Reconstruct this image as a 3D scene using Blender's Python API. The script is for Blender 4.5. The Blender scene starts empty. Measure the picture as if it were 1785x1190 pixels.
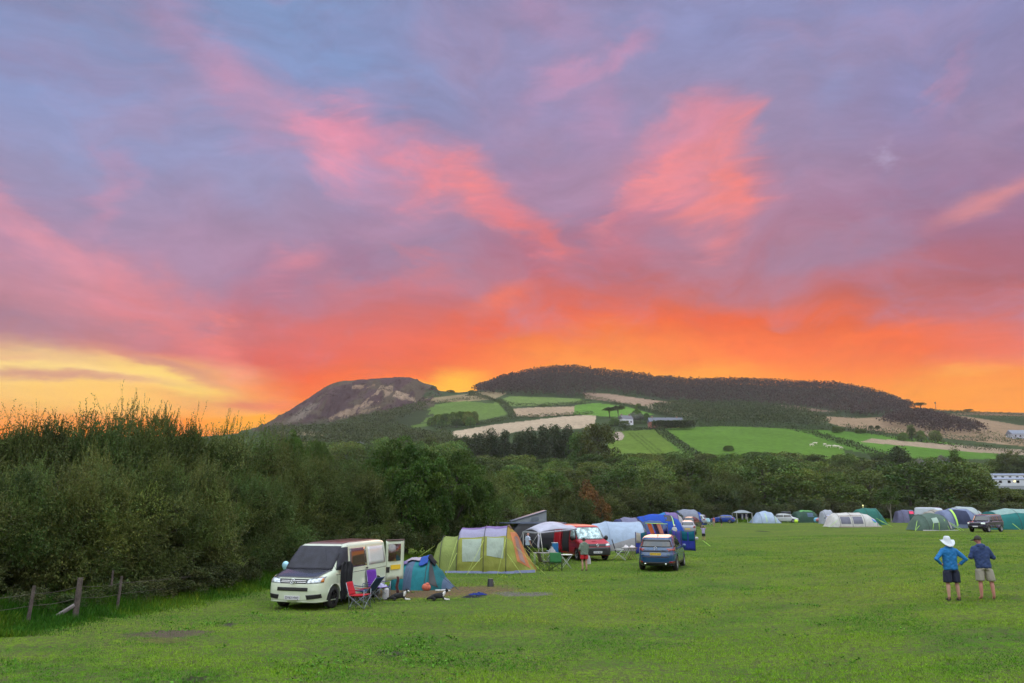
import bpy, bmesh, math, random
import numpy as np
from mathutils import Vector, Matrix, noise as mnoise

SC = bpy.context.scene
COL = SC.collection
rad = math.radians
# ------------------------------------------------------------------ camera
PITCH = rad(12.4); FPX = 1298.0; CX = 892.5; CY = 595.0; CAMZ = 3.1
cd = bpy.data.cameras.new("camera"); cam = bpy.data.objects.new("camera", cd); COL.objects.link(cam)
cd.sensor_width = 36; cd.lens = 36 * FPX / 1785; cd.clip_start = .1; cd.clip_end = 9000
cam.location = (0, 0, CAMZ); cam.rotation_euler = (math.pi / 2 + PITCH, 0, 0)
SC.camera = cam
SC.view_settings.view_transform = 'Standard'; SC.view_settings.look = 'None'
SC.view_settings.exposure = 0; SC.view_settings.gamma = 1
HAZE = .00009
SC.cycles.max_bounces = 6; SC.cycles.volume_bounces = 1; SC.cycles.transparent_max_bounces = 12

cP, sP = math.cos(PITCH), math.sin(PITCH)
def st(u, v):
    """photo pixel -> (x/y, z/y) slopes of the sight line"""
    xc = (u - CX) / FPX; yc = (CY - v) / FPX
    d = cP - yc * sP
    return xc / d, (sP + yc * cP) / d
def at(u, v, Y):
    s, t = st(u, v); return Vector((s * Y, Y, CAMZ + t * Y))
def azel(u, v):
    s, t = st(u, v); L = math.sqrt(s * s + 1 + t * t)
    return math.atan2(s, 1), math.asin(t / L)

# ------------------------------------------------------------------ node helpers
def s2l(c):
    return tuple(((x / 255) / 12.92 if x / 255 <= .04045 else ((x / 255 + .055) / 1.055) ** 2.4) for x in c)
class NT:
    def __init__(s, tree): s.t = tree; s.L = tree.links
    def n(s, typ, **kw):
        nd = s.t.nodes.new(typ)
        for k, v in kw.items(): setattr(nd, k, v)
        return nd
    def put(s, sock, v):
        if isinstance(v, bpy.types.NodeSocket): s.L.new(v, sock)
        elif v is not None:
            if sock.type in ('RGBA',) and len(v) == 3: v = tuple(v) + (1,)
            sock.default_value = v
    def m(s, op, a, b=None, c=None, clamp=False):
        nd = s.n('ShaderNodeMath', operation=op, use_clamp=clamp)
        for i, v in enumerate((a, b, c)):
            if v is not None: s.put(nd.inputs[i], v)
        return nd.outputs[0]
    def vm(s, op, a, b=None, sc=None):
        nd = s.n('ShaderNodeVectorMath', operation=op)
        s.put(nd.inputs[0], a)
        if b is not None: s.put(nd.inputs[1], b)
        if sc is not None: s.put(nd.inputs[3], sc)
        return nd.outputs[0] if op not in ('LENGTH', 'DOT_PRODUCT') else nd.outputs[1]
    def mix(s, f, a, b, mode='MIX'):
        nd = s.n('ShaderNodeMix', data_type='RGBA', blend_type=mode)
        s.put(nd.inputs[0], f); s.put(nd.inputs[6], a); s.put(nd.inputs[7], b)
        return nd.outputs[2]
    def ss(s, x, a, b, o0=0., o1=1.):
        nd = s.n('ShaderNodeMapRange', interpolation_type='SMOOTHSTEP')
        for i, v in enumerate((x, a, b, o0, o1)): s.put(nd.inputs[i], v)
        return nd.outputs[0]
    def ramp(s, f, pts, ip='LINEAR'):
        nd = s.n('ShaderNodeValToRGB'); cr = nd.color_ramp; cr.interpolation = ip
        while len(cr.elements) < len(pts): cr.elements.new(.5)
        for e, (p, c) in zip(cr.elements, pts):
            e.position = p; e.color = tuple(c) + (1,) if len(c) == 3 else c
        s.put(nd.inputs[0], f); return nd.outputs[0]
    def noise(s, vec, scale, detail=4, rough=.55, dist=0., out=0):
        nd = s.n('ShaderNodeTexNoise')
        s.put(nd.inputs['Vector'], vec); nd.inputs['Scale'].default_value = scale
        nd.inputs['Detail'].default_value = detail; nd.inputs['Roughness'].default_value = rough
        nd.inputs['Distortion'].default_value = dist
        return nd.outputs[out]
    def mapping(s, vec, loc=(0, 0, 0), rot=(0, 0, 0), sc=(1, 1, 1), typ='POINT'):
        nd = s.n('ShaderNodeMapping', vector_type=typ); s.put(nd.inputs[0], vec)
        nd.inputs[1].default_value = loc; nd.inputs[2].default_value = rot; nd.inputs[3].default_value = sc
        return nd.outputs[0]

# ------------------------------------------------------------------ sky
W = bpy.data.worlds.new("World"); SC.world = W; W.use_nodes = True
W.node_tree.nodes.clear()
w = NT(W.node_tree)
tc = w.n('ShaderNodeTexCoord'); D = tc.outputs['Generated']
sx = w.n('ShaderNodeSeparateXYZ'); w.put(sx.inputs[0], D)
AZ = w.m('ARCTAN2', sx.outputs[0], sx.outputs[1])
EL = w.m('ARCSINE', sx.outputs[2])
cb = w.n('ShaderNodeCombineXYZ'); w.put(cb.inputs[0], AZ); w.put(cb.inputs[1], EL)
P0 = cb.outputs[0]
# two domain warps: a broad one and a fine, feathery one (the wisps lean up to the right)
n1 = w.noise(P0, 3.2, 3, .5, out=1)
wb = w.vm('SCALE', w.vm('SUBTRACT', n1, (.5, .5, .5)), sc=.16)
Pa = w.vm('ADD', P0, wb)
pst = w.mapping(P0, rot=(0, 0, rad(-52)), sc=(5.0, 15.0, 1))
n2 = w.noise(pst, 1.0, 8, .6, .6, out=1)
wf = w.vm('SCALE', w.vm('SUBTRACT', n2, (.5, .5, .5)), sc=.15)
Pb = w.vm('ADD', Pa, wf)
wsmall = w.vm('SCALE', w.vm('SUBTRACT', w.noise(w.mapping(P0, sc=(4, 14, 1)), 1.6, 6, .6, out=1), (.5, .5, .5)), sc=.05)
Pc = w.vm('ADD', P0, wsmall)
sa = w.n('ShaderNodeSeparateXYZ'); w.put(sa.inputs[0], w.vm('ADD', w.vm('ADD', P0, w.vm('SCALE', wb, sc=.45)), w.vm('SCALE', wf, sc=.35)))
AZw, ELw = sa.outputs[0], sa.outputs[1]
COLS = {
 60:  [(0,(134,150,195)),(150,(140,152,199)),(300,(160,150,188)),(400,(190,140,168)),(500,(184,130,150)),(560,(172,118,132)),(606,(190,125,120)),(660,(225,165,120)),(700,(250,180,100)),(760,(250,140,60))],
 480: [(0,(132,154,200)),(150,(138,152,200)),(300,(154,152,196)),(390,(165,136,172)),(480,(176,120,150)),(550,(206,108,114)),(615,(226,102,90)),(655,(240,104,68)),(700,(248,118,56)),(760,(250,130,50))],
 950: [(0,(146,148,194)),(120,(152,146,190)),(280,(160,134,172)),(380,(168,120,154)),(460,(186,98,120)),(520,(212,92,84)),(575,(236,94,50)),(620,(252,108,28)),(660,(255,130,15)),(720,(255,150,10))],
 1300:[(0,(146,146,190)),(150,(150,142,182)),(280,(156,130,166)),(390,(172,114,144)),(480,(182,96,108)),(540,(214,94,66)),(590,(246,104,34)),(640,(255,118,24)),(670,(255,140,20)),(730,(255,140,20))],
 1720:[(0,(142,144,192)),(150,(150,136,178)),(280,(156,122,158)),(390,(164,108,140)),(490,(174,92,102)),(550,(208,90,68)),(605,(244,106,42)),(650,(255,142,40)),(700,(255,152,34)),(760,(255,150,30))]}
def elc(u, v): return azel(u, v)[1]
last = None
for u, pts in sorted(COLS.items()):
    pp = [((elc(u, v)) / .8, s2l(c)) for v, c in reversed(pts)]
    r = w.ramp(w.m('DIVIDE', ELw, .8), pp, 'EASE' if 0 else 'LINEAR')
    a = azel(u, 450)[0]
    last = r if last is None else w.mix(w.ss(AZw, pa, a), last, r)
    pa = a
sky = last
# wisp density used to break the lit cloud edges
dens = w.noise(Pb, 6.5, 7, .62)
densf = w.ss(dens, .34, .66)
fine = w.noise(w.vm('ADD', w.mapping(P0, rot=(0, 0, rad(-48)), sc=(7, 24, 1)), w.vm('SCALE', n1, sc=3.0)), 1.3, 8, .6)
finef = w.ss(fine, .3, .72)
_rot = {}; _tm = {}
def rotv(P, q):
    key = (P, q)
    if key not in _rot: _rot[key] = w.mapping(P, rot=(0, 0, rad(-q))) if q else P
    return _rot[key]
def texm(tx, tex):
    key = (tx, tex)
    if key not in _tm: _tm[key] = w.m('MULTIPLY_ADD', tx, tex, 1 - tex)
    return _tm[key]
def blob(u, v, ru, rv, rot, colr, k, P=None, tex=.7, sharp=1.0, tx=None):
    """one bank of cloud: centre and radii given in photo pixels, turned into azimuth and elevation"""
    global sky
    a, e = azel(u, v)
    h = azel(u + 1, v)[0] - a; g = e - azel(u, v + 1)[1]
    q = int(round(rot / 15.)) * 15; r = rad(-q)
    ca = (a * math.cos(r) - e * math.sin(r), a * math.sin(r) + e * math.cos(r))
    ru *= 1.22; rv *= 1.22; ia, ie = 1 / (ru * h), 1 / (rv * g)
    nd = w.n('ShaderNodeVectorMath', operation='MULTIPLY_ADD'); w.put(nd.inputs[0], rotv(P or Pb, q))
    nd.inputs[1].default_value = (ia, ie, 0); nd.inputs[2].default_value = (-ca[0] * ia, -ca[1] * ie, 0)
    gr = w.n('ShaderNodeTexGradient', gradient_type='SPHERICAL'); w.put(gr.inputs[0], nd.outputs[0])
    f = w.ss(gr.outputs[1], 0, 1.05 / sharp ** .5, 0, k)
    f = w.m('MULTIPLY', f, texm(tx or densf, round(tex, 1)))
    sky = w.mix(f, sky, s2l(colr))
PK = (250, 150, 160); PL = (240, 160, 190); SA = (255, 140, 130)
BL = (130, 160, 212); BM = (158, 162, 206)
# blue openings
blob(600, 70, 300, 110, -15, BL, .6, Pa, .3)
blob(120, 240, 300, 170, -30, (140, 158, 208), .6, Pa, .4)
blob(400, 330, 240, 90, -30, (156, 160, 204), .6, Pa, .4)
blob(1320, 30, 330, 90, 0, (140, 152, 204), .6, Pa, .4)
blob(1460, 110, 80, 150, -25, (150, 162, 214), .5, Pb, .5)
blob(1640, 110, 170, 90, 30, (134, 142, 196), .5, Pa, .4)
blob(1530, 262, 34, 26, 0, (196, 184, 220), .75, Pb, .5)
blob(1300, 230, 260, 110, -20, (156, 150, 192), .5, Pa, .4)
blob(930, 240, 120, 90, 0, (158, 146, 190), .6, Pa, .3)
blob(1725, 205, 60, 40, 0, (164, 152, 196), .6, Pc, .4)
# violet-grey cloud bases
blob(700, 470, 260, 80, 8, (160, 112, 146), .8, Pa, .4)
blob(560, 430, 160, 60, 10, (164, 124, 160), .7, Pa, .4)
blob(1010, 330, 130, 90, 30, (158, 128, 166), .6, Pa, .3)
blob(250, 570, 330, 42, -4, (168, 112, 126), .7, Pc, .3)
blob(80, 470, 160, 60, -10, (170, 130, 150), .5, Pa, .4)
blob(1450, 470, 420, 70, 3, (176, 92, 104), .45, Pa, .4)
blob(60, 425, 90, 60, 0, (158, 136, 176), .6, Pa, .3)
blob(330, 440, 130, 60, -20, (164, 136, 172), .6, Pa, .3)
# a broad mottle of mauve over the whole upper sky, streaked
mot = w.ss(w.noise(w.vm('ADD', w.mapping(P0, rot=(0, 0, rad(-40)), sc=(2.2, 5.5, 1)), w.vm('SCALE', n1, sc=1.2)), 1.5, 6, .6), .42, .66)
band = w.m('MULTIPLY', w.ss(ELw, .10, .22), .42)
sky = w.mix(w.m('MULTIPLY', mot, band), sky, s2l((178, 144, 176)))
mot2 = w.ss(w.noise(w.vm('ADD', w.mapping(P0, loc=(3, 1, 0), rot=(0, 0, rad(-25)), sc=(2.6, 7, 1)), w.vm('SCALE', n1, sc=1.5)), 1.7, 6, .6), .45, .68)
sky = w.mix(w.m('MULTIPLY', mot2, w.m('MULTIPLY', w.ss(ELw, .08, .3), .35)), sky, s2l((140, 134, 176)))
# pink and salmon lit wisps
blob(370, 150, 250, 75, -38, (206, 150, 184), .75, Pb, .45)
blob(520, 240, 200, 70, -30, (220, 152, 182), .7, Pb, .5)
blob(585, 250, 105, 80, 20, (246, 150, 176), .95, Pb, .5, 1.3)
blob(545, 280, 80, 50, 10, (246, 156, 178), .6, Pb, .5)
blob(700, 290, 70, 100, -18, (240, 142, 160), .9, Pb, .7, 1.4, finef)
blob(765, 310, 60, 110, -32, (250, 140, 148), .95, Pb, .7, 1.5, finef)
blob(830, 340, 80, 70, -25, (255, 138, 140), 1., Pb, .6, 1.4, finef)
blob(910, 390, 90, 60, -35, (252, 126, 128), .95, Pb, .6, 1.4)
blob(960, 440, 80, 50, -30, (250, 116, 110), .8, Pb, .6, 1.2)
blob(1150, 280, 150, 100, 30, (240, 140, 156), .75, Pb, .6, 1.1)
blob(1130, 330, 120, 38, 42, (255, 144, 146), .95, Pb, .5, 1.4, finef)
blob(1195, 220, 70, 60, 30, (232, 146, 168), .8, Pb, .5, 1.1)
blob(1225, 310, 60, 110, -32, (255, 140, 136), 1., Pb, .5, 1.4, finef)
blob(1265, 330, 50, 120, -10, (255, 136, 132), 1., Pb, .5, 1.3, finef)
blob(1320, 330, 40, 80, 0, (230, 132, 146), .6, Pb, .6)
blob(1090, 420, 160, 60, 30, (216, 112, 128), .5, Pb, .5)
blob(1030, 100, 130, 45, 30, (230, 154, 186), .8, Pb, .6, 1.1)
blob(950, 30, 120, 70, -20, (196, 150, 186), .6, Pb, .6)
blob(1040, 200, 50, 110, -15, (206, 146, 182), .5, Pb, .6)
blob(60, 420, 190, 90, -35, (226, 146, 170), .6, Pb, .5)
blob(170, 520, 280, 100, -15, (212, 138, 148), .55, Pb, .4)
blob(330, 520, 120, 60, -30, (232, 136, 142), .55, Pb, .6, 1.2, finef)
blob(120, 450, 130, 50, -30, (240, 152, 166), .5, Pb, .7, 1.2, finef)
blob(190, 345, 40, 70, -10, (218, 148, 178), .55, Pb, .5, 1.1)
blob(70, 400, 120, 50, -30, (236, 152, 168), .75, Pb, .6)
blob(200, 470, 150, 60, -25, (238, 146, 160), .8, Pb, .6, 1.1)
blob(60, 490, 200, 60, -8, (204, 132, 146), .6, Pb, .6)
blob(330, 560, 190, 60, -18, (222, 122, 122), .7, Pb, .6, 1.1)
blob(410, 590, 70, 50, 0, (246, 134, 124), .8, Pb, .5, 1.1)
blob(520, 450, 70, 34, 25, (240, 142, 156), .8, Pb, .6, 1.1)
blob(620, 520, 130, 55, -10, (232, 116, 112), .55, Pb, .5, 1.1)
blob(720, 500, 90, 30, 5, (236, 114, 108), .55, Pb, .5)
blob(870, 520, 90, 26, 15, (255, 116, 76), .7, Pc, .5)
blob(930, 300, 110, 60, -20, (176, 132, 168), .5, Pb, .5)
blob(1740, 340, 150, 28, 12, (250, 150, 138), .85, Pc, .4, 1.1)
blob(1680, 130, 130, 22, 38, (196, 142, 176), .6, Pb, .6)
blob(1500, 480, 300, 40, 5, (206, 96, 92), .5, Pc, .6)
# orange belts near the horizon, yellow glow
blob(700, 610, 330, 40, 0, (232, 98, 76), .4, Pc, .4)
blob(1150, 560, 320, 26, -6, (250, 96, 40), .6, Pc, .6)
blob(1550, 580, 300, 26, 6, (255, 112, 40), .6, Pc, .6)
blob(1040, 625, 240, 66, 0, (255, 146, 6), .95, Pc, .3)
blob(1180, 655, 260, 34, 0, (255, 165, 12), .85, Pc, .2)
blob(800, 668, 70, 26, 0, (255, 190, 24), 1., Pc, .3, 1.3)
blob(770, 660, 70, 16, 0, (255, 190, 40), .7, Pb, .6, 1.2)
blob(1640, 680, 260, 40, 0, (255, 158, 40), .7, Pc, .4)
blob(1600, 610, 330, 50, 4, (255, 112, 34), .7, Pc, .3)
blob(1690, 650, 110, 9, 3, (255, 180, 90), .7, Pc, .6)
blob(430, 735, 130, 26, 0, (255, 180, 50), .9, Pc, .3)
blob(60, 650, 520, 62, -4, (255, 220, 140), .98, Pc, .15, 1.5)
blob(200, 690, 420, 34, -6, (255, 202, 110), .9, Pc, .3, 1.3)
blob(330, 675, 170, 26, -12, (255, 224, 120), .9, Pc, .3, 1.4)
blob(80, 653, 330, 14, -3, (208, 140, 130), .85, Pc, .3, 1.3)
blob(20, 616, 120, 10, 0, (236, 180, 140), .7, Pc, .4)
blob(300, 640, 130, 12, -8, (206, 130, 124), .8, Pc, .3, 1.3)
blob(430, 700, 150, 20, -4, (228, 116, 100), .85, Pc, .3, 1.2)
# the sky not in front: overhead and eastward, unseen, brightened to light the field
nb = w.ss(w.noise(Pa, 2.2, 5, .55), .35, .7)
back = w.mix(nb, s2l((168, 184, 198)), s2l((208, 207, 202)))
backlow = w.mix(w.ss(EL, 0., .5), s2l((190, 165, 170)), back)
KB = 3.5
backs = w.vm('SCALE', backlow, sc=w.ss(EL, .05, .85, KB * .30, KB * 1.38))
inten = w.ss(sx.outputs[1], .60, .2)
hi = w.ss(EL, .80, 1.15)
# physically based dusk sky underneath
nish = w.n('ShaderNodeTexSky', sky_type='NISHITA', sun_disc=False)
nish.sun_elevation = rad(1.5); nish.sun_rotation = rad(6); nish.altitude = 10
tex2 = w.noise(w.vm('ADD', w.mapping(P0, rot=(0, 0, rad(-58)), sc=(5, 17, 1)), w.vm('SCALE', n1, sc=2.6)), 1.3, 8, .66)
tex3 = w.noise(w.vm('ADD', w.mapping(P0, sc=(4, 20, 1)), w.vm('SCALE', n1, sc=1.2)), 1.3, 7, .64)
lowb = w.ss(EL, .34, .16)
gain = w.m('MULTIPLY_ADD', w.m('SUBTRACT', w.mix(lowb, tex2, tex3), .5), .48, w.m('MULTIPLY_ADD', lowb, .10, .90))
sky = w.vm('SCALE', sky, sc=gain)
hsv = w.n('ShaderNodeHueSaturation'); w.put(hsv.inputs['Color'], sky); w.put(hsv.inputs['Saturation'], w.m('MULTIPLY_ADD', lowb, .07, 1.0)); sky = hsv.outputs[0]
bgF = w.n('ShaderNodeBackground'); w.put(bgF.inputs[0], sky)
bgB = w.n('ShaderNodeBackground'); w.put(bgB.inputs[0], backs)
bgN = w.n('ShaderNodeBackground'); w.put(bgN.inputs[0], nish.outputs[0]); bgN.inputs[1].default_value = .012
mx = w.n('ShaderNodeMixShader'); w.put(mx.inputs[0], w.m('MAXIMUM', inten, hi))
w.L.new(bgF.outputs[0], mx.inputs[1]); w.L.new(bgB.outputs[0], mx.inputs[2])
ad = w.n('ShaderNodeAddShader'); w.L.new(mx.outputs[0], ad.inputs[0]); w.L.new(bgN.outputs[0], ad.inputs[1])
out = w.n('ShaderNodeOutputWorld'); w.L.new(ad.outputs[0], out.inputs[0])
W.cycles.sampling_method = 'NONE'

# ------------------------------------------------------------------ sun: behind the cloud over the hill, very soft and weak
sl = bpy.data.lights.new("sun", 'SUN'); sun = bpy.data.objects.new("sun", sl); COL.objects.link(sun)
sl.energy = .35; sl.angle = rad(20); sl.color = (1, .62, .38)
sun.rotation_euler = (rad(90 - 14), 0, rad(180 - 6)); sun.location = (0, 0, 60)
# ------------------------------------------------------------------ material helpers
MATS = {}
def mat(name, col, rough=.6, metal=0., coat=0., var=0., vscale=3., bump=0., bscale=20., trans=0., spec=.5, attr=None, rnd=0., alpha=1., noise_col=None, emit=None, sss=0.):
    """one procedural material: base colour broken by noise, optional attribute tint and per-object variation"""
    if name in MATS: return MATS[name]
    m = bpy.data.materials.new(name); m.use_nodes = True
    t = NT(m.node_tree); b = m.node_tree.nodes['Principled BSDF']
    c = tuple(col) + (1,) if len(col) == 3 else col
    cs = None
    geo = t.n('ShaderNodeTexCoord')
    if var > 0 or noise_col is not None:
        nz = t.noise(geo.outputs['Object'], vscale, 5, .6)
        nc = noise_col if noise_col is not None else tuple(max(0, x * (1 - var)) for x in col)
        cs = t.mix(t.ss(nz, .35, .65), c, tuple(nc) + (1,))
    if attr:
        at_ = t.n('ShaderNodeAttribute', attribute_name=attr)
        cs = t.mix(1., cs if cs is not None else c, at_.outputs['Color'], 'MULTIPLY')
    if rnd > 0:
        oi = t.n('ShaderNodeObjectInfo')
        hs = t.n('ShaderNodeHueSaturation'); t.put(hs.inputs['Color'], cs if cs is not None else c)
        t.put(hs.inputs['Value'], t.m('MULTIPLY_ADD', oi.outputs['Random'], rnd, 1 - rnd / 2))
        t.put(hs.inputs['Hue'], t.m('MULTIPLY_ADD', t.m('FRACT', t.m('MULTIPLY', oi.outputs['Random'], 7.13)), rnd * .08, .5 - rnd * .04))
        cs = hs.outputs[0]
    t.put(b.inputs['Base Color'], cs if cs is not None else c)
    b.inputs['Roughness'].default_value = rough; b.inputs['Metallic'].default_value = metal
    b.inputs['Coat Weight'].default_value = coat; b.inputs['Coat Roughness'].default_value = .05
    b.inputs['Specular IOR Level'].default_value = spec
    b.inputs['Transmission Weight'].default_value = trans; b.inputs['Alpha'].default_value = alpha
    if emit: b.inputs['Emission Color'].default_value = tuple(emit[:3]) + (1,); b.inputs['Emission Strength'].default_value = emit[3]
    if bump > 0:
        bn = t.n('ShaderNodeBump'); bn.inputs['Strength'].default_value = bump; bn.inputs['Distance'].default_value = .02
        t.put(bn.inputs['Height'], t.noise(geo.outputs['Object'], bscale, 4, .6)); t.put(b.inputs['Normal'], bn.outputs[0])
    MATS[name] = m; return m

# ------------------------------------------------------------------ object helpers
def link(o, parent=None):
    COL.objects.link(o)
    if parent is not None: o.parent = parent
    return o
def tag(o, label=None, cat=None, group=None, kind=None):
    if label: o['label'] = label
    if cat: o['category'] = cat
    if group: o['group'] = group
    if kind: o['kind'] = kind
    return o
def thing(name, label, cat, loc=(0, 0, 0), rz=0., group=None, sc=1.):
    o = bpy.data.objects.new(name, None); o.empty_display_size = .3
    o.location = loc; o.rotation_euler = (0, 0, rz); o.scale = (sc,) * 3
    return tag(link(o), label, cat, group)
def kids(o): return list(_KIDS.get(o.name, []))
def copy_tree(o, parent=None):
    ch = [c for c in bpy.data.objects if c.parent == o]
    c = o.copy(); COL.objects.link(c); c.parent = parent
    for k in ch: copy_tree(k, c)
    return c
def npmesh(name, V, F, mats, mi=None, cols=None, smooth=False):
    """mesh from arrays; F is (M,3) or (M,4)"""
    me = bpy.data.meshes.new(name); V = np.asarray(V, np.float32); F = np.asarray(F, np.int32)
    me.vertices.add(len(V)); me.vertices.foreach_set('co', V.ravel())
    k = F.shape[1]; me.loops.add(F.size); me.loops.foreach_set('vertex_index', F.ravel())
    me.polygons.add(len(F)); me.polygons.foreach_set('loop_start', np.arange(0, F.size, k, dtype=np.int32))
    me.polygons.foreach_set('loop_total', np.full(len(F), k, np.int32))
    if mi is not None: me.polygons.foreach_set('material_index', np.asarray(mi, np.int32))
    if smooth: me.polygons.foreach_set('use_smooth', np.ones(len(F), bool))
    me.update(calc_edges=True)
    for m in (mats if isinstance(mats, (list, tuple)) else [mats]): me.materials.append(m)
    if cols is not None:
        a = me.color_attributes.new('col', 'FLOAT_COLOR', 'POINT')
        c = np.ones((len(V), 4), np.float32); c[:, :3] = cols; a.data.foreach_set('color', c.ravel())
    return me
def ob(name, me, parent=None, loc=(0, 0, 0), rz=0.):
    o = bpy.data.objects.new(name, me); o.location = loc; o.rotation_euler = (0, 0, rz)
    return link(o, parent)
class MB:
    """collects shapes, then builds them as one mesh object"""
    def __init__(s): s.v = []; s.f = []; s.sm = []; s.mi = []; s.cur = 0
    def add(s, V, F, smooth=False):
        b = len(s.v); s.v += [tuple(p) for p in V]
        s.f += [tuple(i + b for i in f) for f in F]; s.sm += [smooth] * len(F); s.mi += [s.cur] * len(F)
        return s
    def box(s, c, d, rz=0., rx=0., ry=0., bev=0.):
        x, y, z = (q / 2 for q in d); R = Matrix.Rotation(rz, 3, 'Z') @ Matrix.Rotation(ry, 3, 'Y') @ Matrix.Rotation(rx, 3, 'X')
        c = Vector(c)
        if bev > 0:
            b = min(bev, x * .9, y * .9, z * .9); V = []
            for sz in (-1, 1):
                for (zz, q) in (((-z, b), (-z + b, 0)) if sz < 0 else ((z - b, 0), (z, b))):
                    V += [(x - q, -y + b), (x - q, y - b), (x - b, y - q), (-x + b, y - q), (-x + q, y - b), (-x + q, -y + b), (-x + b, -y + q), (x - b, -y + q)]
                    V[-8:] = [(a[0], a[1], zz) for a in V[-8:]]
            F = [tuple(range(7, -1, -1)), tuple(range(24, 32))]
            for k in range(3):
                for i in range(8): F.append((k * 8 + i, k * 8 + (i + 1) % 8, k * 8 + 8 + (i + 1) % 8, k * 8 + 8 + i))
            return s.add([c + R @ Vector(p) for p in V], F)
        V = [c + R @ Vector((a * x, b * y, e * z)) for e in (-1, 1) for b in (-1, 1) for a in (-1, 1)]
        return s.add(V, [(0, 2, 3, 1), (4, 5, 7, 6), (0, 1, 5, 4), (2, 6, 7, 3), (0, 4, 6, 2), (1, 3, 7, 5)])
    def tube(s, pts, r, n=8, caps=True, r2=None, smooth=True):
        pts = [Vector(p) for p in pts]; V = []; F = []; k = len(pts)
        for i, p in enumerate(pts):
            d = (pts[min(i + 1, k - 1)] - pts[max(i - 1, 0)]).normalized()
            a = d.orthogonal().normalized() if i == 0 else (a - d * a.dot(d)).normalized()
            b = d.cross(a); rr = (r[i] if isinstance(r, (list, tuple)) else (r if r2 is None else r + (r2 - r) * i / (k - 1)))
            V += [p + (a * math.cos(2 * math.pi * j / n) + b * math.sin(2 * math.pi * j / n)) * rr for j in range(n)]
        for i in range(k - 1):
            for j in range(n): F.append((i * n + j, i * n + (j + 1) % n, (i + 1) * n + (j + 1) % n, (i + 1) * n + j))
        if caps: F += [tuple(range(n - 1, -1, -1)), tuple(range((k - 1) * n, k * n))]
        return s.add(V, F, smooth)
    def grid(s, P, closed=False, smooth=True, flip=False):
        """P[i][j] points"""
        V = [p for row in P for p in row]; m = len(P[0]); F = []
        for i in range(len(P) - 1):
            for j in range(m if closed else m - 1):
                q = (i * m + j, i * m + (j + 1) % m, (i + 1) * m + (j + 1) % m, (i + 1) * m + j)
                F.append(q[::-1] if flip else q)
        return s.add(V, F, smooth)
    def lathe(s, prof, c=(0, 0, 0), n=20, axis='Z', smooth=True):
        P = []
        for r, z in prof:
            row = []
            for j in range(n):
                a = 2 * math.pi * j / n; x, y = r * math.cos(a), r * math.sin(a)
                q = (x, y, z) if axis == 'Z' else ((x, z, y) if axis == 'Y' else (z, x, y))
                row.append(Vector(c) + Vector(q))
            P.append(row)
        return s.grid(P, True, smooth)
    def ell(s, c, d, n=12, m=8):
        P = []
        for i in range(m + 1):
            t = -math.pi / 2 + math.pi * i / m
            P.append([Vector(c) + Vector((d[0] * math.cos(t) * math.cos(2 * math.pi * j / n), d[1] * math.cos(t) * math.sin(2 * math.pi * j / n), d[2] * math.sin(t))) for j in range(n)])
        return s.grid(P, True, True)
    def build(s, name, mats, parent=None, loc=(0, 0, 0), rz=0., thick=0., bevel=0., subs=0):
        me = bpy.data.meshes.new(name); me.from_pydata(s.v, [], s.f)
        me.polygons.foreach_set('use_smooth', s.sm)
        mats = mats if isinstance(mats, (list, tuple)) else [mats]
        for m in mats: me.materials.append(m)
        me.polygons.foreach_set('material_index', s.mi)
        me.update()
        o = ob(name, me, parent, loc, rz)
        if thick: md = o.modifiers.new('s', 'SOLIDIFY'); md.thickness = thick; md.offset = 0
        if bevel: md = o.modifiers.new('b', 'BEVEL'); md.width = bevel; md.segments = 2; md.limit_method = 'ANGLE'
        if subs: md = o.modifiers.new('u', 'SUBSURF'); md.levels = subs; md.render_levels = subs
        return o
def text_obj(name, txt, size, m, parent, loc, rot, thick=.002, font_sx=1.):
    cu = bpy.data.curves.new(name, 'FONT'); cu.body = txt; cu.size = size; cu.align_x = 'CENTER'; cu.align_y = 'CENTER'; cu.extrude = thick; cu.offset = size * .012
    t = bpy.data.objects.new(name + '_tmp', cu); COL.objects.link(t)
    dg = bpy.context.evaluated_depsgraph_get(); me = bpy.data.meshes.new_from_object(t.evaluated_get(dg))
    bpy.data.objects.remove(t); me.materials.clear(); me.materials.append(m)
    o = ob(name, me, parent); o.location = loc; o.rotation_euler = rot; o.scale = (font_sx, 1, 1); return o
def realize(o):
    """replace an object's modifiers by their result"""
    dg = bpy.context.evaluated_depsgraph_get(); me = bpy.data.meshes.new_from_object(o.evaluated_get(dg))
    o.modifiers.clear(); o.data = me; return o
# ------------------------------------------------------------------ ground heights
def sstep(x, a, b):
    t = np.clip((np.asarray(x, float) - a) / (b - a), 0, 1); return t * t * (3 - 2 * t)
def gz(x, y):
    """height of the camping field"""
    x = np.asarray(x, float); y = np.asarray(y, float)
    s = x / np.maximum(np.abs(y), 4)
    b = .55 * sstep(s, .2, .65) * sstep(y, 6, 18) * (1 - sstep(y, 85, 145))
    und = .04 * np.sin(x * .35 + 1) * np.sin(y * .22 + 2) + .03 * np.sin(x * .11 + y * .17)
    return b + und * (1 - sstep(y, 120, 145))
def G(u, v):
    """photo pixel -> point on the field"""
    s, t = st(u, v); Y = -CAMZ / t
    for _ in range(12):
        Y = (float(gz(s * Y, Y)) - CAMZ) / t if t < 0 else 150
    Y = Y if Y < 132 else min(132 + (Y - 132) * .3, 141)
    return Vector((s * Y, Y, float(gz(s * Y, Y))))
def on(x, y): return Vector((x, y, float(gz(x, y))))
def GY(u, Y):
    """point on the field at distance Y under photo column u"""
    s, _ = st(u, 950); return on(s * Y, Y)

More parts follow.
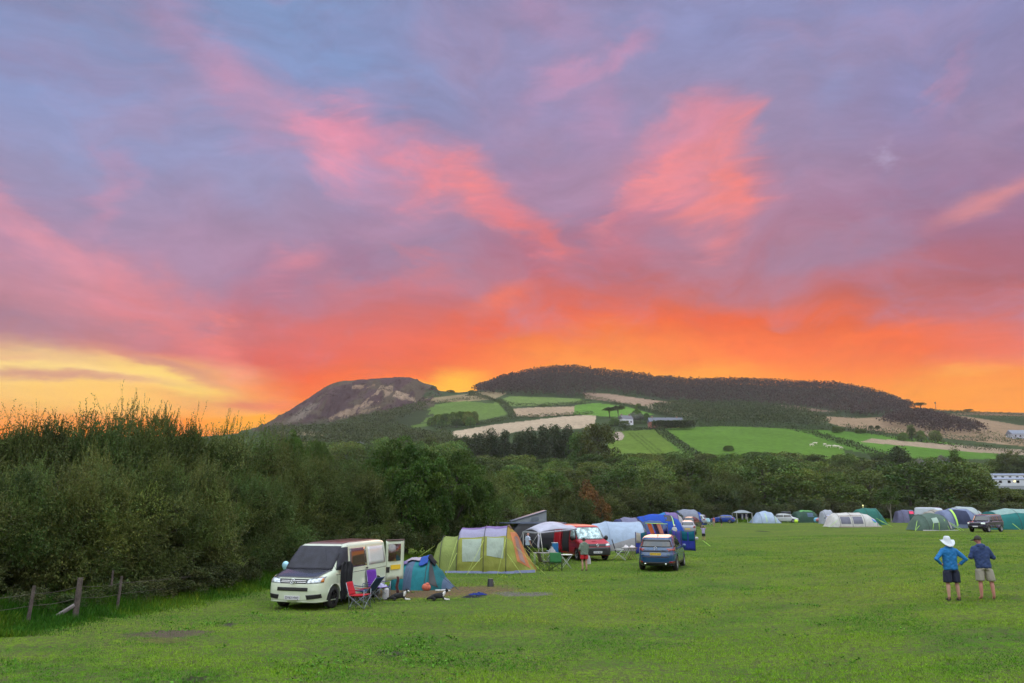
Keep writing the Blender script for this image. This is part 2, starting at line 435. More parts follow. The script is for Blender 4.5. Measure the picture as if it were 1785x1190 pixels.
# levels of the far land: rows of the photo at given distances
LV = {
 330: [(-900,800),(400,800),(800,806),(1075,800),(1250,803),(1500,812),(1650,822),(1785,830),(2600,840)],
 480: [(-900,770),(400,764),(560,762),(700,766),(800,757),(1000,753),(1075,748),(1140,743),(1250,741),(1380,744),(1500,757),(1600,768),(1700,782),(1785,789),(2600,800)],
 700: [(-900,790),(300,760),(470,745),(560,742),(620,728),(700,712),(740,702),(830,692),(900,694),(1010,697),(1150,707),(1250,714),(1400,722),(1500,727),(1600,722),(1700,726),(1785,732),(2600,740)],
 900: [(-900,860),(300,800),(440,752),(470,738),(500,718),(540,692),(570,673),(590,665),(640,661),(690,657),(715,659),(740,668),(757,672),(764,681),(800,684),(830,681),(850,676),(880,664),(920,655),(960,649),(1000,648),(1050,654),(1100,659),(1150,666),(1200,670),(1300,670),(1400,675),(1450,676),(1500,684),(1540,694),(1570,706),(1595,712),(1640,716),(1700,718),(1785,719),(2600,722)]}
YK = [150, 330, 480, 700, 900, 1300]
NS, YR = 1200, np.arange(148, 1300, 4.)
S1 = np.concatenate([np.linspace(-1.6, -.5, 60, endpoint=False), np.linspace(-.5, .75, 1080, endpoint=False), np.linspace(.75, 1.7, 60)])
def curve(Y):
    a = sorted((st(u, v) for u, v in LV[Y])); return np.interp(S1, [p[0] for p in a], [p[1] for p in a])
TK = [np.full_like(S1, -CAMZ / 150)] + [curve(Y) for Y in YK[1:5]]
ker = np.hanning(25); ker /= ker.sum()
TK = [np.convolve(np.pad(t, 12, 'edge'), np.hanning(25) / np.hanning(25).sum(), 'valid') if i < 4 else np.convolve(np.pad(t, 4, 'edge'), np.hanning(9) / np.hanning(9).sum(), 'valid') for i, t in enumerate(TK)]
TK.append((TK[4] * 900 * .35 + 0) / 1300 * .6)
ZK = np.array([TK[i] * YK[i] + CAMZ for i in range(6)])                 # height at the key rows
TZ = np.empty((len(YR), len(S1)))
for j in range(len(S1)): TZ[:, j] = np.interp(YR, YK, ZK[:, j])
k = np.hanning(19); k /= k.sum()
Zs = np.empty_like(TZ)
for j in range(len(S1)): Zs[:, j] = np.convolve(np.pad(TZ[:, j], 9, 'edge'), k, 'valid')
wgt = sstep(YR, 160, 230)[:, None] ; TZ = TZ * (1 - wgt) + Zs * wgt
Tt = (TZ - CAMZ) / YR[:, None]
fix = TK[4] / np.maximum(Tt.max(0), .01); fix = np.where(TK[4] > .03, fix, 1)
TZ = (TZ - CAMZ) * (1 + (fix - 1) * sstep(YR, 500, 880)[:, None]) + CAMZ
# natural relief: gullies on the bare western hill, slight rolls elsewhere
rng = np.random.default_rng(5)
def vnoise(x, y, seed=0):
    xi = np.floor(x).astype(int); yi = np.floor(y).astype(int); fx = x - xi; fy = y - yi
    fx = fx * fx * (3 - 2 * fx); fy = fy * fy * (3 - 2 * fy)
    def h(a, b):
        n = (a * 374761393 + b * 668265263 + seed * 1442695041) & 0x7fffffff
        n = (n ^ (n >> 13)) * 1274126177 & 0x7fffffff
        return ((n ^ (n >> 16)) & 0xffff) / 65535.
    return (h(xi, yi) * (1 - fx) + h(xi + 1, yi) * fx) * (1 - fy) + (h(xi, yi + 1) * (1 - fx) + h(xi + 1, yi + 1) * fx) * fy
def fbm(x, y, o=4, seed=0):
    r = 0; a = .5
    for i in range(o): r = r + a * vnoise(x * 2 ** i, y * 2 ** i, seed + i); a *= .5
    return r / (1 - .5 ** o)
SS, YY = np.meshgrid(S1, YR)
XX = SS * YY
uu = CX + FPX * SS * .985; 
roll = (fbm(XX / 60, YY / 60, 4, 3) - .5) * 5 * sstep(YY, 250, 500) * (1 - sstep(YY, 800, 880))
hillw = (1 - sstep(uu, 720, 800)) * sstep(YY, 600, 720) * (1 - sstep(YY, 850, 890))
gul = (fbm(XX / 22 + YY / 90, YY / 60, 4, 9) - .5) * 22 * hillw + (np.abs(fbm(XX / 9, YY / 30, 3, 19) - .5)) * 7 * hillw
TZ = TZ + (fbm(XX / 7, YY / 7, 3, 44) - .5) * 2.5 * (1 - sstep(uu, 740, 800)) * sstep(YY, 600, 720)
TZ = TZ + roll + gul
TTAN = (TZ - CAMZ) / YY
def T(u, v, back=False):
    """photo pixel -> first point of the far land on that sight line"""
    s, t = st(u, v); j = np.searchsorted(S1, s); j = min(max(j, 1), NS - 1)
    f = (s - S1[j - 1]) / (S1[j] - S1[j - 1]); c = TTAN[:, j - 1] * (1 - f) + TTAN[:, j] * f
    i = np.argmax(c >= t)
    if c[i] < t: i = int(np.argmax(c))
    Y = YR[i] if i == 0 else YR[i - 1] + (YR[i] - YR[i - 1]) * np.clip((t - c[i - 1]) / max(c[i] - c[i - 1], 1e-6), 0, 1)
    z = c[i - 1] * (1 - 0) if i == 0 else np.interp(Y, YR, c)
    return Vector((s * Y, Y, CAMZ + z * Y))
def tz(x, y):
    if y < 150: return float(gz(x, y))
    s = x / y; j = min(max(np.searchsorted(S1, s), 1), NS - 1); f = (s - S1[j - 1]) / (S1[j] - S1[j - 1])
    col = TZ[:, j - 1] * (1 - f) + TZ[:, j] * f
    return float(np.interp(y, YR, col))
# plan colours of the land: fields are polygons
tt = TTAN; dd = 1.0
# project to photo coordinates to read the plan (exact inverse of st)
yc = (tt * cP - sP) / (cP + tt * sP); UU = CX + FPX * SS * (cP - yc * sP); VV = CY - FPX * yc
vis = np.maximum.accumulate(tt, 0) - tt < .0015
def inside(poly):
    x, y = UU, VV; r = np.zeros(x.shape, bool); n = len(poly)
    for i in range(n):
        (x1, y1), (x2, y2) = poly[i], poly[(i + 1) % n]
        if y1 == y2: continue
        c = ((y1 > y) != (y2 > y)) & (x < (x2 - x1) * (y - y1) / (y2 - y1) + x1); r ^= c
    return r & (YY < 905)
nzc = fbm(XX / 30, YY / 30, 5, 21); nzf = fbm(XX / 5, YY / 8, 4, 31)
base = np.array([.045, .062, .028]); CC = base * (.7 + .6 * nzc[..., None]) * np.ones(XX.shape + (3,))
GREEN = (.085, .165, .03); TAN = (.24, .175, .10); PALE = (.34, .27, .22); OLIVE = (.12, .15, .05); SCRUB = (.06, .06, .035)
FIELDS = [
 ([(1060,752),(1150,748),(1172,770),(1230,800),(1230,830),(1060,830)], (.10,.15,.03)),
 ([(1150,745),(1260,742),(1380,747),(1470,782),(1480,810),(1240,815),(1180,790)], (.085,.155,.028)),
 ([(1380,747),(1480,752),(1600,764),(1700,778),(1740,786),(1740,800),(1700,800),(1560,800),(1470,782)], (.08,.16,.028)),
 ([(470,741),(560,738),(600,752),(560,760),(480,756)], TAN),
 ([(788,752),(860,740),(980,726),(1040,722),(1035,745),(900,752),(860,764),(790,764)], (.36,.28,.20)),
 ([(690,728),(720,712),(800,698),(870,704),(885,722),(850,730),(800,738),(720,745)], (.10,.15,.04)),
 ([(735,695),(800,688),(850,682),(885,685),(860,696),(800,700),(740,702)], (.22,.17,.10)),
 ([(862,700),(890,690),(960,693),(1010,695),(1030,700),(980,706),(900,708),(860,706)], (.12,.17,.05)),
 ([(895,712),(930,710),(1002,708),(1000,722),(940,726),(895,724)], (.30,.22,.15)),
 ([(1002,706),(1040,702),(1090,708),(1140,722),(1100,728),(1000,722)], (.10,.19,.035)),
 ([(1015,684),(1060,686),(1130,696),(1220,706),(1200,715),(1110,706),(1020,694)], (.26,.18,.13)),
 ([(1130,705),(1240,722),(1300,730),(1200,726),(1130,714)], (.24,.19,.12)),
 ([(1290,704),(1380,706),(1460,718),(1380,718),(1310,712)], (.20,.14,.10)),
 ([(1400,724),(1500,728),(1560,726),(1640,720),(1700,728),(1785,742),(1900,755),(1900,790),(1785,778),(1660,765),(1560,755),(1470,744)], (.24,.165,.105)),
 ([(1640,722),(1900,728),(1900,722),(1700,717)], (.16,.10,.06)),
 ([(1500,770),(1700,788),(1900,800),(1900,792),(1700,778),(1520,764)], (.28,.21,.15)),
]
for poly, c in FIELDS:
    m = inside(poly) ; cc = np.array(c)
    CC[m] = cc * (.82 + .36 * nzc[m][:, None]) * (.9 + .2 * nzf[m][:, None])
# western hill: heather-brown slopes, a pale landslip, scrub below
hill = (UU < 752 + 60 * (nzc - .5) + 30 * (nzf - .5)) & (UU > 440) & (YY > 560) & (VV < 752) & (YY < 905)
hc = np.array([.068, .042, .043]) * (.6 + .8 * nzc[..., None]); grass = np.array([.10, .085, .05])
mm = sstep(fbm(XX / 18, YY / 40, 5, 77), .45, .6)[..., None]
hc = hc * (1 - mm * .5) + grass * mm * .5
green = np.array([.04, .05, .025]) * (.7 + .6 * nzc[..., None]); low = sstep(VV - (745 - (UU - 480) * .14), -8, 10)[..., None]
hc = hc * (1 - low) + green * low
CC[hill] = hc[hill]
for (poly, c) in [([(664,671),(685,672),(684,684),(660,700),(600,727),(575,735),(572,728),(630,702),(655,684)], (.20,.14,.10)),
                  ([(614,672),(650,668),(658,672),(640,676),(614,678)], (.2,.13,.09)),
                  ([(690,680),(720,690),(725,700),(700,696),(684,690)], (.24,.17,.12)),
                  ([(505,727),(540,704),(560,700),(530,728),(500,738)], (.14,.11,.09)),
                  ([(640,712),(665,708),(640,718),(600,728),(590,726)], (.18,.13,.09))]:
    m = inside(poly) & (fbm(XX / 8, YY / 24, 5, 55) > .44)
    CC[m] = np.array(c) * (.6 + .8 * nzf[m][:, None])
# tractor lines and trodden corner in the small green field
for k in range(3):
    a, b = (1098 + k * 8, 756), (1150 + k * 10, 800)
    dline = np.abs((UU - a[0]) - (b[0] - a[0]) * (VV - a[1]) / (b[1] - a[1]))
    m = (dline < 1.6) & (VV > 754) & (VV < 800) & (YY < 500) & (YY > 300); CC[m] *= .62
m = ((UU - 1078) ** 2 / 90 + (VV - 760) ** 2 / 60 < 1) & (YY < 520); CC[m] = np.array(PALE) * .9
near = sstep(YY, 165, 215)[..., None]
CC = CC * near + np.array([.03, .035, .015]) * (1 - near)
V = np.stack([XX, YY, TZ], -1).reshape(-1, 3); nr, nc_ = XX.shape
ii = (np.arange(nr - 1)[:, None] * nc_ + np.arange(nc_ - 1)[None, :]).ravel()
F = np.stack([ii, ii + 1, ii + nc_ + 1, ii + nc_], 1)
M_land = mat('land', (1, 1, 1), rough=.9, attr='col', spec=.0, var=.22, vscale=.35)
hills = ob('hills', npmesh('hills', V, F, M_land, cols=CC.reshape(-1, 3), smooth=True)); tag(hills, kind='structure')

# ------------------------------------------------------------------ the camping field
gx = np.concatenate([np.linspace(-330, -60, 28, endpoint=False), np.linspace(-60, 90, 260, endpoint=False), np.linspace(90, 330, 30)])
gy = np.concatenate([np.linspace(-90, 5, 24, endpoint=False), np.linspace(5, 60, 140, endpoint=False), np.linspace(60, 150.5, 90)])
gX, gY = np.meshgrid(gx, gy); gZ = gz(gX, gY) + (fbm(gX / 2.2, gY / 2.2, 3, 8) - .5) * .05
V = np.stack([gX, gY, gZ], -1).reshape(-1, 3); nr, nc_ = gX.shape
ii = (np.arange(nr - 1)[:, None] * nc_ + np.arange(nc_ - 1)[None, :]).ravel()
F = np.stack([ii, ii + 1, ii + nc_ + 1, ii + nc_], 1)
mg = bpy.data.materials.new('meadow'); mg.use_nodes = True; t = NT(mg.node_tree); B = mg.node_tree.nodes['Principled BSDF']
B.inputs['Roughness'].default_value = .9; B.inputs['Specular IOR Level'].default_value = .0
tco = t.n('ShaderNodeTexCoord').outputs['Object']
big = t.noise(tco, .12, 4, .6); mid = t.noise(t.mapping(tco, sc=(.6, 1, 1)), .55, 6, .68); small = t.noise(tco, 7, 5, .65); tiny = t.noise(tco, 38, 3, .6)
c1 = t.mix(t.ss(mid, .36, .64), (.050, .165, .007, 1), (.140, .262, .013, 1))
c2 = t.mix(t.ss(big, .40, .62), c1, t.mix(.6, c1, (.19, .265, .020, 1)))
c3 = t.mix(t.m('MULTIPLY', t.ss(small, .5, .72), .55), c2, (.22, .26, .035, 1))
c4 = t.mix(t.m('MULTIPLY', t.ss(tiny, .35, .7), .5), c3, (.030, .085, .006, 1))
# worn ground: brown strip by the teal tent, grey pitch marks, a burnt ring
PATCH = []
def patch(u, v, ru, rv, colr, rot=0., k=1.):
    c = G(u, v); a = (G(u + ru, v) - G(u - ru, v)).length / 2; b = (G(u, v - rv) - G(u, v + rv)).length / 2
    PATCH.append((c.x, c.y, a, b)); return c.x, c.y, a, b, colr, rot, k
wn = t.vm('SCALE', t.vm('SUBTRACT', t.noise(tco, 1.1, 6, .7, out=1), (.5, .5, .5)), sc=2.2)
pw = t.vm('ADD', tco, wn)
res = c4
for (x, y, a, b, colr, rot, k) in [patch(770, 1031, 118, 9, (.23, .135, .075)), patch(700, 1034, 60, 8, (.20, .12, .07)), patch(845, 1026, 55, 6, (.20, .14, .07), 0, .6),
        patch(912, 1035, 44, 4.5, (.20, .18, .17)), patch(300, 1104, 62, 7, (.14, .10, .085)), patch(283, 1117, 40, 5, (.15, .13, .05), 0, .7), patch(398, 1088, 14, 2.5, (.07, .06, .06)),
        patch(676, 1139, 17, 4, (.085, .075, .06)), patch(345, 1183, 20, 6, (.05, .055, .03)), patch(1330, 926, 8, 1.2, (.05, .06, .04)), patch(620, 1098, 60, 5, (.12, .12, .045), 0, .6)]:
    mp = t.mapping(pw, loc=(x, y, 0), sc=(a * 1.25, b * 1.25, 40), typ='TEXTURE')
    g = t.n('ShaderNodeTexGradient', gradient_type='SPHERICAL'); t.put(g.inputs[0], mp)
    res = t.mix(t.m('MULTIPLY', t.ss(t.m('ADD', g.outputs[1], t.m('MULTIPLY', t.m('ADD', small, tiny), .5)), .42, .85), k), res, t.mix(t.ss(tiny, .3, .7), colr, tuple(q * .65 for q in colr)))
# under the hedge the sward gives way to leaf litter
t.put(B.inputs['Base Color'], res)
bn = t.n('ShaderNodeBump'); bn.inputs['Strength'].default_value = .9; bn.inputs['Distance'].default_value = .03
t.put(bn.inputs['Height'], t.m('ADD', tiny, small)); t.put(B.inputs['Normal'], bn.outputs[0])
field = ob('field', npmesh('field', V, F, mg, smooth=True)); tag(field, kind='structure')
# low land beyond, reaching the horizon
mb = MB(); mb.add([(-8000, -8000, -2.5), (8000, -8000, -2.5), (8000, 8000, -2.5), (-8000, 8000, -2.5)], [(0, 1, 2, 3)])
tag(mb.build('lowland', mat('lowland', (.06, .07, .035), rough=.95, var=.4, vscale=.01)), kind='structure')
# ------------------------------------------------------------------ foliage
def leafmat(name, col, rnd=.25, transl=.2):
    m = bpy.data.materials.new(name); m.use_nodes = True; t = NT(m.node_tree); m.node_tree.nodes.clear()
    at_ = t.n('ShaderNodeAttribute', attribute_name='col'); oi = t.n('ShaderNodeObjectInfo')
    c = t.mix(1., tuple(col) + (1,), at_.outputs['Color'], 'MULTIPLY')
    hs = t.n('ShaderNodeHueSaturation'); t.put(hs.inputs['Color'], c)
    t.put(hs.inputs['Value'], t.m('MULTIPLY_ADD', oi.outputs['Random'], rnd * 2, 1 - rnd))
    t.put(hs.inputs['Hue'], t.m('MULTIPLY_ADD', t.m('FRACT', t.m('MULTIPLY', oi.outputs['Random'], 7.13)), rnd * .16, .5 - rnd * .08))
    d = t.n('ShaderNodeBsdfPrincipled'); t.put(d.inputs['Base Color'], hs.outputs[0]); d.inputs['Roughness'].default_value = .6; d.inputs['Specular IOR Level'].default_value = .25
    tr = t.n('ShaderNodeBsdfTranslucent'); t.put(tr.inputs[0], hs.outputs[0])
    mx = t.n('ShaderNodeMixShader'); mx.inputs[0].default_value = transl
    t.L.new(d.outputs[0], mx.inputs[1]); t.L.new(tr.outputs[0], mx.inputs[2])
    o = t.n('ShaderNodeOutputMaterial'); t.L.new(mx.outputs[0], o.inputs[0]); return m
M_leaf = leafmat('broadleaf_foliage', (.090, .145, .028), .36)
M_oakl = leafmat('oak_foliage', (.052, .108, .016), .1)
M_will = leafmat('willow_foliage', (.074, .115, .028), .24, .2)
M_popl = leafmat('poplar_foliage', (.052, .078, .034), .15)
M_fire = leafmat('autumn_foliage', (.15, .085, .03), .1)
M_wood = leafmat('far_wood_foliage', (.052, .034, .026), .1)
M_hedge = leafmat('hedge_foliage', (.055, .078, .024), .2)
M_silv = leafmat('silver_foliage', (.16, .18, .15), .1)
M_bark = mat('bark', (.075, .06, .045), rough=.9, var=.4, vscale=6, bump=.5)
M_pale = mat('pale_bark', (.25, .23, .2), rough=.9, var=.4, vscale=6)
def unit(v): return v / np.maximum(np.linalg.norm(v, axis=-1, keepdims=True), 1e-9)
def leaves(rg, P, N, L, Wd, up=.0, jit=.7):
    """diamond leaves at P lying roughly across direction N"""
    n = len(P); d = unit(N + rg.normal(0, jit, (n, 3)) + np.array([0, 0, up]))
    s = unit(np.cross(d, rg.normal(0, 1, (n, 3)))); L = L * rg.uniform(.6, 1.3, (n, 1)); Wd = Wd * rg.uniform(.7, 1.2, (n, 1))
    nn = np.cross(d, s) * (L * .12)
    V = np.stack([P, P + d * L * .5 + s * Wd / 2 + nn, P + d * L, P + d * L * .5 - s * Wd / 2 + nn], 1).reshape(-1, 3)
    F = np.arange(4 * n).reshape(-1, 4); return V, F
def tint(rg, n, amp=.25, k=4):
    b = rg.uniform(1 - amp, 1 + amp, (n, 1)); c = np.ones((n, 3)) * b
    c[:, 0] *= rg.uniform(.85, 1.25, n); c[:, 2] *= rg.uniform(.8, 1.2, n); return np.repeat(c, k, 0)
def sphere_dirs(rg, n, zmin=-1.):
    z = rg.uniform(zmin, 1, n); a = rg.uniform(0, 2 * np.pi, n); r = np.sqrt(1 - z * z)
    return np.stack([r * np.cos(a), r * np.sin(a), z], 1)
def lobes(rg, n, R, H0, H, zmin=-.5, shell=(.55, .9), belly=0.):
    """clump centres filling a crown of radius R between heights H0 and H"""
    d = sphere_dirs(rg, n, zmin); k = rg.uniform(*shell, (n, 1)); rz = (H - H0) / 2
    c = np.concatenate([d[:, :2] * k * R, d[:, 2:] * k * rz], 1) + np.array([0, 0, H0 + rz])
    if belly:      # bushes leafy to the ground: the lower half keeps its width
        lo = c[:, 2] < H0 + rz; a = np.arctan2(c[:, 1], c[:, 0]); r = np.maximum(np.hypot(c[:, 0], c[:, 1]), R * rg.uniform(.55, .9, n))
        c[:, 0] = np.where(lo, np.cos(a) * r, c[:, 0]); c[:, 1] = np.where(lo, np.sin(a) * r, c[:, 1])
    return c
def crown_mesh(name, seed, m, R, H0, H, nl, per, rl, L, Wd, zmin=-.5, shell=(.5, .88), flat=.75, cone=0., up=.2, belly=0):
    rg = np.random.default_rng(seed); C = lobes(rg, nl, R, H0, H, zmin, shell, belly)
    if cone:
        f = np.clip((C[:, 2] - H0) / (H - H0), 0, 1)[:, None]; C[:, :2] *= (1 - cone * f)
    rr = rg.uniform(.6, 1.25, nl) * rl; PV = []; PN = []; CL = []
    for c, r in zip(C, rr):
        d = sphere_dirs(rg, per, -.55); k = rg.uniform(.55, 1.05, (per, 1)) ** .5
        PV.append(c + d * k * r * np.array([1, 1, flat])); PN.append(d)
        CL.append(np.ones((per, 3)) * rg.uniform(.72, 1.3) * np.array([rg.uniform(.9, 1.2), 1, rg.uniform(.85, 1.1)]))
    PV = np.concatenate(PV); PN = np.concatenate(PN); CL = np.repeat(np.concatenate(CL), 4, 0)
    V, F = leaves(rg, PV, PN, L, Wd, up); return npmesh(name, V, F, m, cols=CL * tint(rg, len(PV), .25)), C
def trunk_mb(seed, C, H, r0, nb=9, lean=.3):
    rd = random.Random(seed); mb = MB(); a, b = rd.uniform(-lean, lean), rd.uniform(-lean, lean)
    pts = [Vector((a * (i / 6) ** 1.5 * 1.5, b * (i / 6) ** 1.5 * 1.5, H * .78 * i / 6 - .15)) for i in range(7)]
    mb.tube(pts, [r0 * (1 - .13 * i) * (1.35 if i == 0 else 1) for i in range(7)], 8)
    for k in range(nb):
        c = Vector(C[rd.randrange(len(C))]); p = pts[rd.choice((2, 3, 4, 5))]
        q = p.lerp(c, .5) + Vector((0, 0, .3)); mb.tube([p, q, c], [r0 * .4, r0 * .25, r0 * .08], 5)
    return mb
def willow_mesh(name, seed, m, R, H, ns, fill=9000, spike=1., L=.1, Wd=.032, H0=.3, dirk=.75):
    """upright shoots set with narrow leaves, over a leafy inside"""
    rg = np.random.default_rng(seed); rz = (H - H0) / 2
    nb = 46; bc = lobes(rg, nb, R * .86, H0, H * .93, -1, (.55, .95), 1); rb = rg.uniform(.7, 1.6, nb) * R * .26
    k = rg.integers(0, nb, ns); d = sphere_dirs(rg, ns, -.35)
    base = bc[k] + d * rb[k][:, None] * np.array([1, 1, .8])
    o = unit(base - np.array([0, 0, H0 + rz * .6])); ud = sstep(base[:, 2], H * .2, H * .8)[:, None]; sd = unit(o * .8 + np.array([.15, 0, dirk]) * (.05 + .95 * ud ** 2) + rg.normal(0, .5, (ns, 3)))
    sl = rg.uniform(.25, .8, ns) * spike * (R / 2.6) ** .5; sl *= 1 + 1.1 * (rg.random(ns) > .86) * (base[:, 2] > H * .68)
    per = 20; tk = np.tile(np.linspace(.05, 1, per), ns); bi = np.repeat(np.arange(ns), per)
    droop = (tk ** 2)[:, None] * rg.normal(0, .07, (ns, 3))[bi] * sl[bi][:, None]
    P = base[bi] + sd[bi] * (tk * sl[bi])[:, None] + droop
    V, F = leaves(rg, P, sd[bi] * .8, L * (1.15 - .4 * tk[:, None]), Wd, 0, .55)
    cl = (np.ones((nb, 3)) * rg.uniform(.6, 1.5, (nb, 1)) * np.stack([rg.uniform(.9, 1.25, nb), np.ones(nb), rg.uniform(.85, 1.1, nb)], 1))
    c1 = np.repeat(cl[k][bi], 4, 0) * tint(rg, len(P), .2)
    # inside leaves
    kk = rg.integers(0, nb, fill); dd_ = sphere_dirs(rg, fill); P2 = bc[kk] + dd_ * rb[kk][:, None] * rg.uniform(.6, 1.08, (fill, 1)) * np.array([1, 1, .8])
    V2, F2 = leaves(rg, P2, dd_, L * 1.15, Wd * 1.6, .1); c2 = np.repeat(cl[kk], 4, 0) * tint(rg, fill, .25)
    # stems as thin blades
    s = unit(np.cross(sd, rg.normal(0, 1, (ns, 3)))) * .007; e = base + sd * sl[:, None]
    V3 = np.stack([base - s, base + s, e + s * .4, e - s * .4], 1).reshape(-1, 3); F3 = np.arange(4 * ns).reshape(-1, 4)
    c3 = np.tile([[.8, .6, .5]], (4 * ns, 1))
    Vt = np.concatenate([V, V2, V3]); Ft = np.concatenate([F, F2 + len(V), F3 + len(V) + len(V2)])
    return npmesh(name, Vt, Ft, m, cols=np.concatenate([c1, c2, c3])), bc
PROTO = {}
def proto(kind, R, H, crown, C, r0, seed, bark=None, nb=9):
    tk = trunk_mb(seed, C, H, r0, nb); me = bpy.data.meshes.new(kind + '_trunk'); me.from_pydata(tk.v, [], tk.f); me.materials.append(bark or M_bark)
    PROTO.setdefault(kind, []).append((R, H, crown, me))
for i in range(3):
    me, C = crown_mesh('crown', 10 + i, M_leaf, 4.5, .3, 10, 90, 85, 1.2, .42, .26, -1, (.6, .9), .75, 0, .2, 1); proto('broad', 5.4, 10.6, me, C, .22, i)
for i in range(2):
    me, C = willow_mesh('crown', 20 + i, M_will, 4.2, 8.9, 1500, 7000, 1.2, .30, .12, 0); proto('willowfar', 5.2, 9.6, me, C, .2, i)
for i in range(4):
    me, C = willow_mesh('crown', 30 + i, M_will, 3.1, 6.8, 1900, 30000, 1.0, .12, .045, 0, .6); proto('willow', 3.6, 7.5, me, C, .12, i)
for i in range(2):
    me, C = crown_mesh('crown', 40 + i, M_oakl, 3.9, .3, 7.0, 170, 260, .68, .17, .12, -1, (.62, .96), .75, 0, .2, 1); proto('oak', 4.5, 7.5, me, C, .26, i, nb=16)
for i in range(3):
    me, C = crown_mesh('crown', 50 + i, M_popl, 2.9, .3, 17, 60, 80, 1.3, .55, .30, -.9, (.55, .95), 1.5, .35, .8); proto('poplar', 3.6, 18.5, me, C, .25, i)
me, C = crown_mesh('crown', 60, M_fire, 3.0, .3, 8, 26, 80, 1.1, .4, .26); proto('autumn', 3.8, 8.4, me, C, .16, 1)
me, C = crown_mesh('crown', 61, M_leaf, 1.3, .6, 11, 34, 80, .8, .35, .2, -.9, (.3, .9), 1.6, .6); proto('cypress', 1.9, 11.5, me, C, .14, 1)
me, C = crown_mesh('crown', 62, M_hedge, 3.6, 5.2, 9.5, 26, 60, 1.2, .6, .34, -.3, (.4, .9), .6); proto('pine', 4.6, 10, me, C, .3, 2)
me, C = crown_mesh('crown', 63, M_silv, 3.6, .2, 7.5, 40, 80, 1.1, .42, .22); proto('silver', 4.3, 8.2, me, C, .16, 1)
me, C = crown_mesh('crown', 64, M_oakl, 1.6, 2.4, 6.2, 26, 70, .65, .28, .18); proto('sapling', 2.1, 6.6, me, C, .09, 3, M_pale)
for i in range(2):
    me, C = crown_mesh('crown', 70 + i, M_hedge, 1.5, .1, 2.4, 40, 170, .45, .13, .085, -.4, (.5, 1)); proto('bush', 1.9, 2.7, me, C, .04, i)
_cnt = {}
def put(kind, base, w_, h_, name, label, cat='tree', group=None, rz=None, var=None, m=None):
    """a plant of its own: trunk and crown scaled to the width and height it really has"""
    _cnt[kind] = _cnt.get(kind, -1) + 1; pr = PROTO[kind][(_cnt[kind] if var is None else var) % len(PROTO[kind])]
    R, H, cm, tm = pr; rd = random.Random(_cnt[kind] * 17 + len(kind))
    o = thing(name, label, cat, base, rz if rz is not None else rd.uniform(0, 6.28), group)
    o.scale = (w_ / (2 * R), w_ / (2 * R), h_ / H)
    ob('crown', cm, o); ob('trunk', tm, o); return o
def putpx(kind, u, vt, wp, Y, name, label, **kw):
    top = at(u, vt, Y); z = tz(top.x, Y) - .1; wd = wp * Y * .98 / FPX
    return put(kind, (top.x, Y, z), wd, top.z - z, name, label, **kw)

# ---- the willow hedge along the left, shrub by shrub
HG = 'willow shrubs of the tall hedge on the left'
WN = [(-150,690,260,20.5),(-50,694,230,22.5),(35,708,170,24),(118,676,210,25),(205,690,200,26.5),(285,688,190,28),(362,704,180,30),(432,716,160,32.5),(492,744,150,35),(560,778,150,38)]
WL = ['grey-green willow shrub at the left edge of the photo, tallest at the frame', 'willow shrub just inside the left edge of the photo', 'low-topped willow shrub behind the leaning fence post at far left',
 'highest spiky-topped willow shrub, behind the thick fence post with the brace', 'bushy willow shrub right of the thick braced fence post', 'spiky willow shrub above the two thin fence posts',
 'willow shrub above the worn brown patch of grass, left of the white van', 'willow shrub whose crown ends level with the foot of the bare hill', 'willow shrub directly behind the nose of the white camper van', 'grey-green willow shrub behind the roof of the white camper van']
for i, (u, vt, wp, Y) in enumerate(WN):
    putpx('willow', u, vt, wp * 1.12, Y + 3.2, 'willow_shrub', WL[i], cat='shrub', group=HG, var=i)
WB = [(-90,760,230,19.5),(20,780,190,21.5),(110,770,200,22.8),(195,765,180,24.5),(280,775,170,26),(355,785,160,28),(420,800,150,30.5),(480,815,140,33)]
WBL = ['lower willow bush at the very left edge in front of the tall hedge', 'lower bush overhanging the first leaning fence post', 'lower bush overhanging the thick braced post', 'lower bush right of the thick braced post',
 'lower bush over the thin pale fence posts', 'lower bush above the mown grass left of the white van', 'lower bush just left of the white van bonnet', 'lower bush hidden behind the white van windscreen']
for i, (u, vt, wp, Y) in enumerate(WB):
    putpx('willow', u, vt, wp * 1.1, Y + 1.5, 'willow_bush', WBL[i], cat='bush', group='lower bushes in front of the willow hedge', var=i + 1)
# further willows behind so the hedge is deep
for i, (u, vt, wp, Y) in enumerate([(-60,725,260,31),(80,705,240,33),(240,712,230,36),(400,745,200,40),(640,800,150,43)]):
    putpx('willow', u, vt, wp, Y, 'willow_tree', 'willow %s' % ['behind the hedge at the left edge', 'behind the highest spiky shrubs', 'behind the middle of the tall hedge', 'behind the right end of the tall hedge', 'between the white van and the big oak'][i], cat='tree', group='willows behind the hedge')
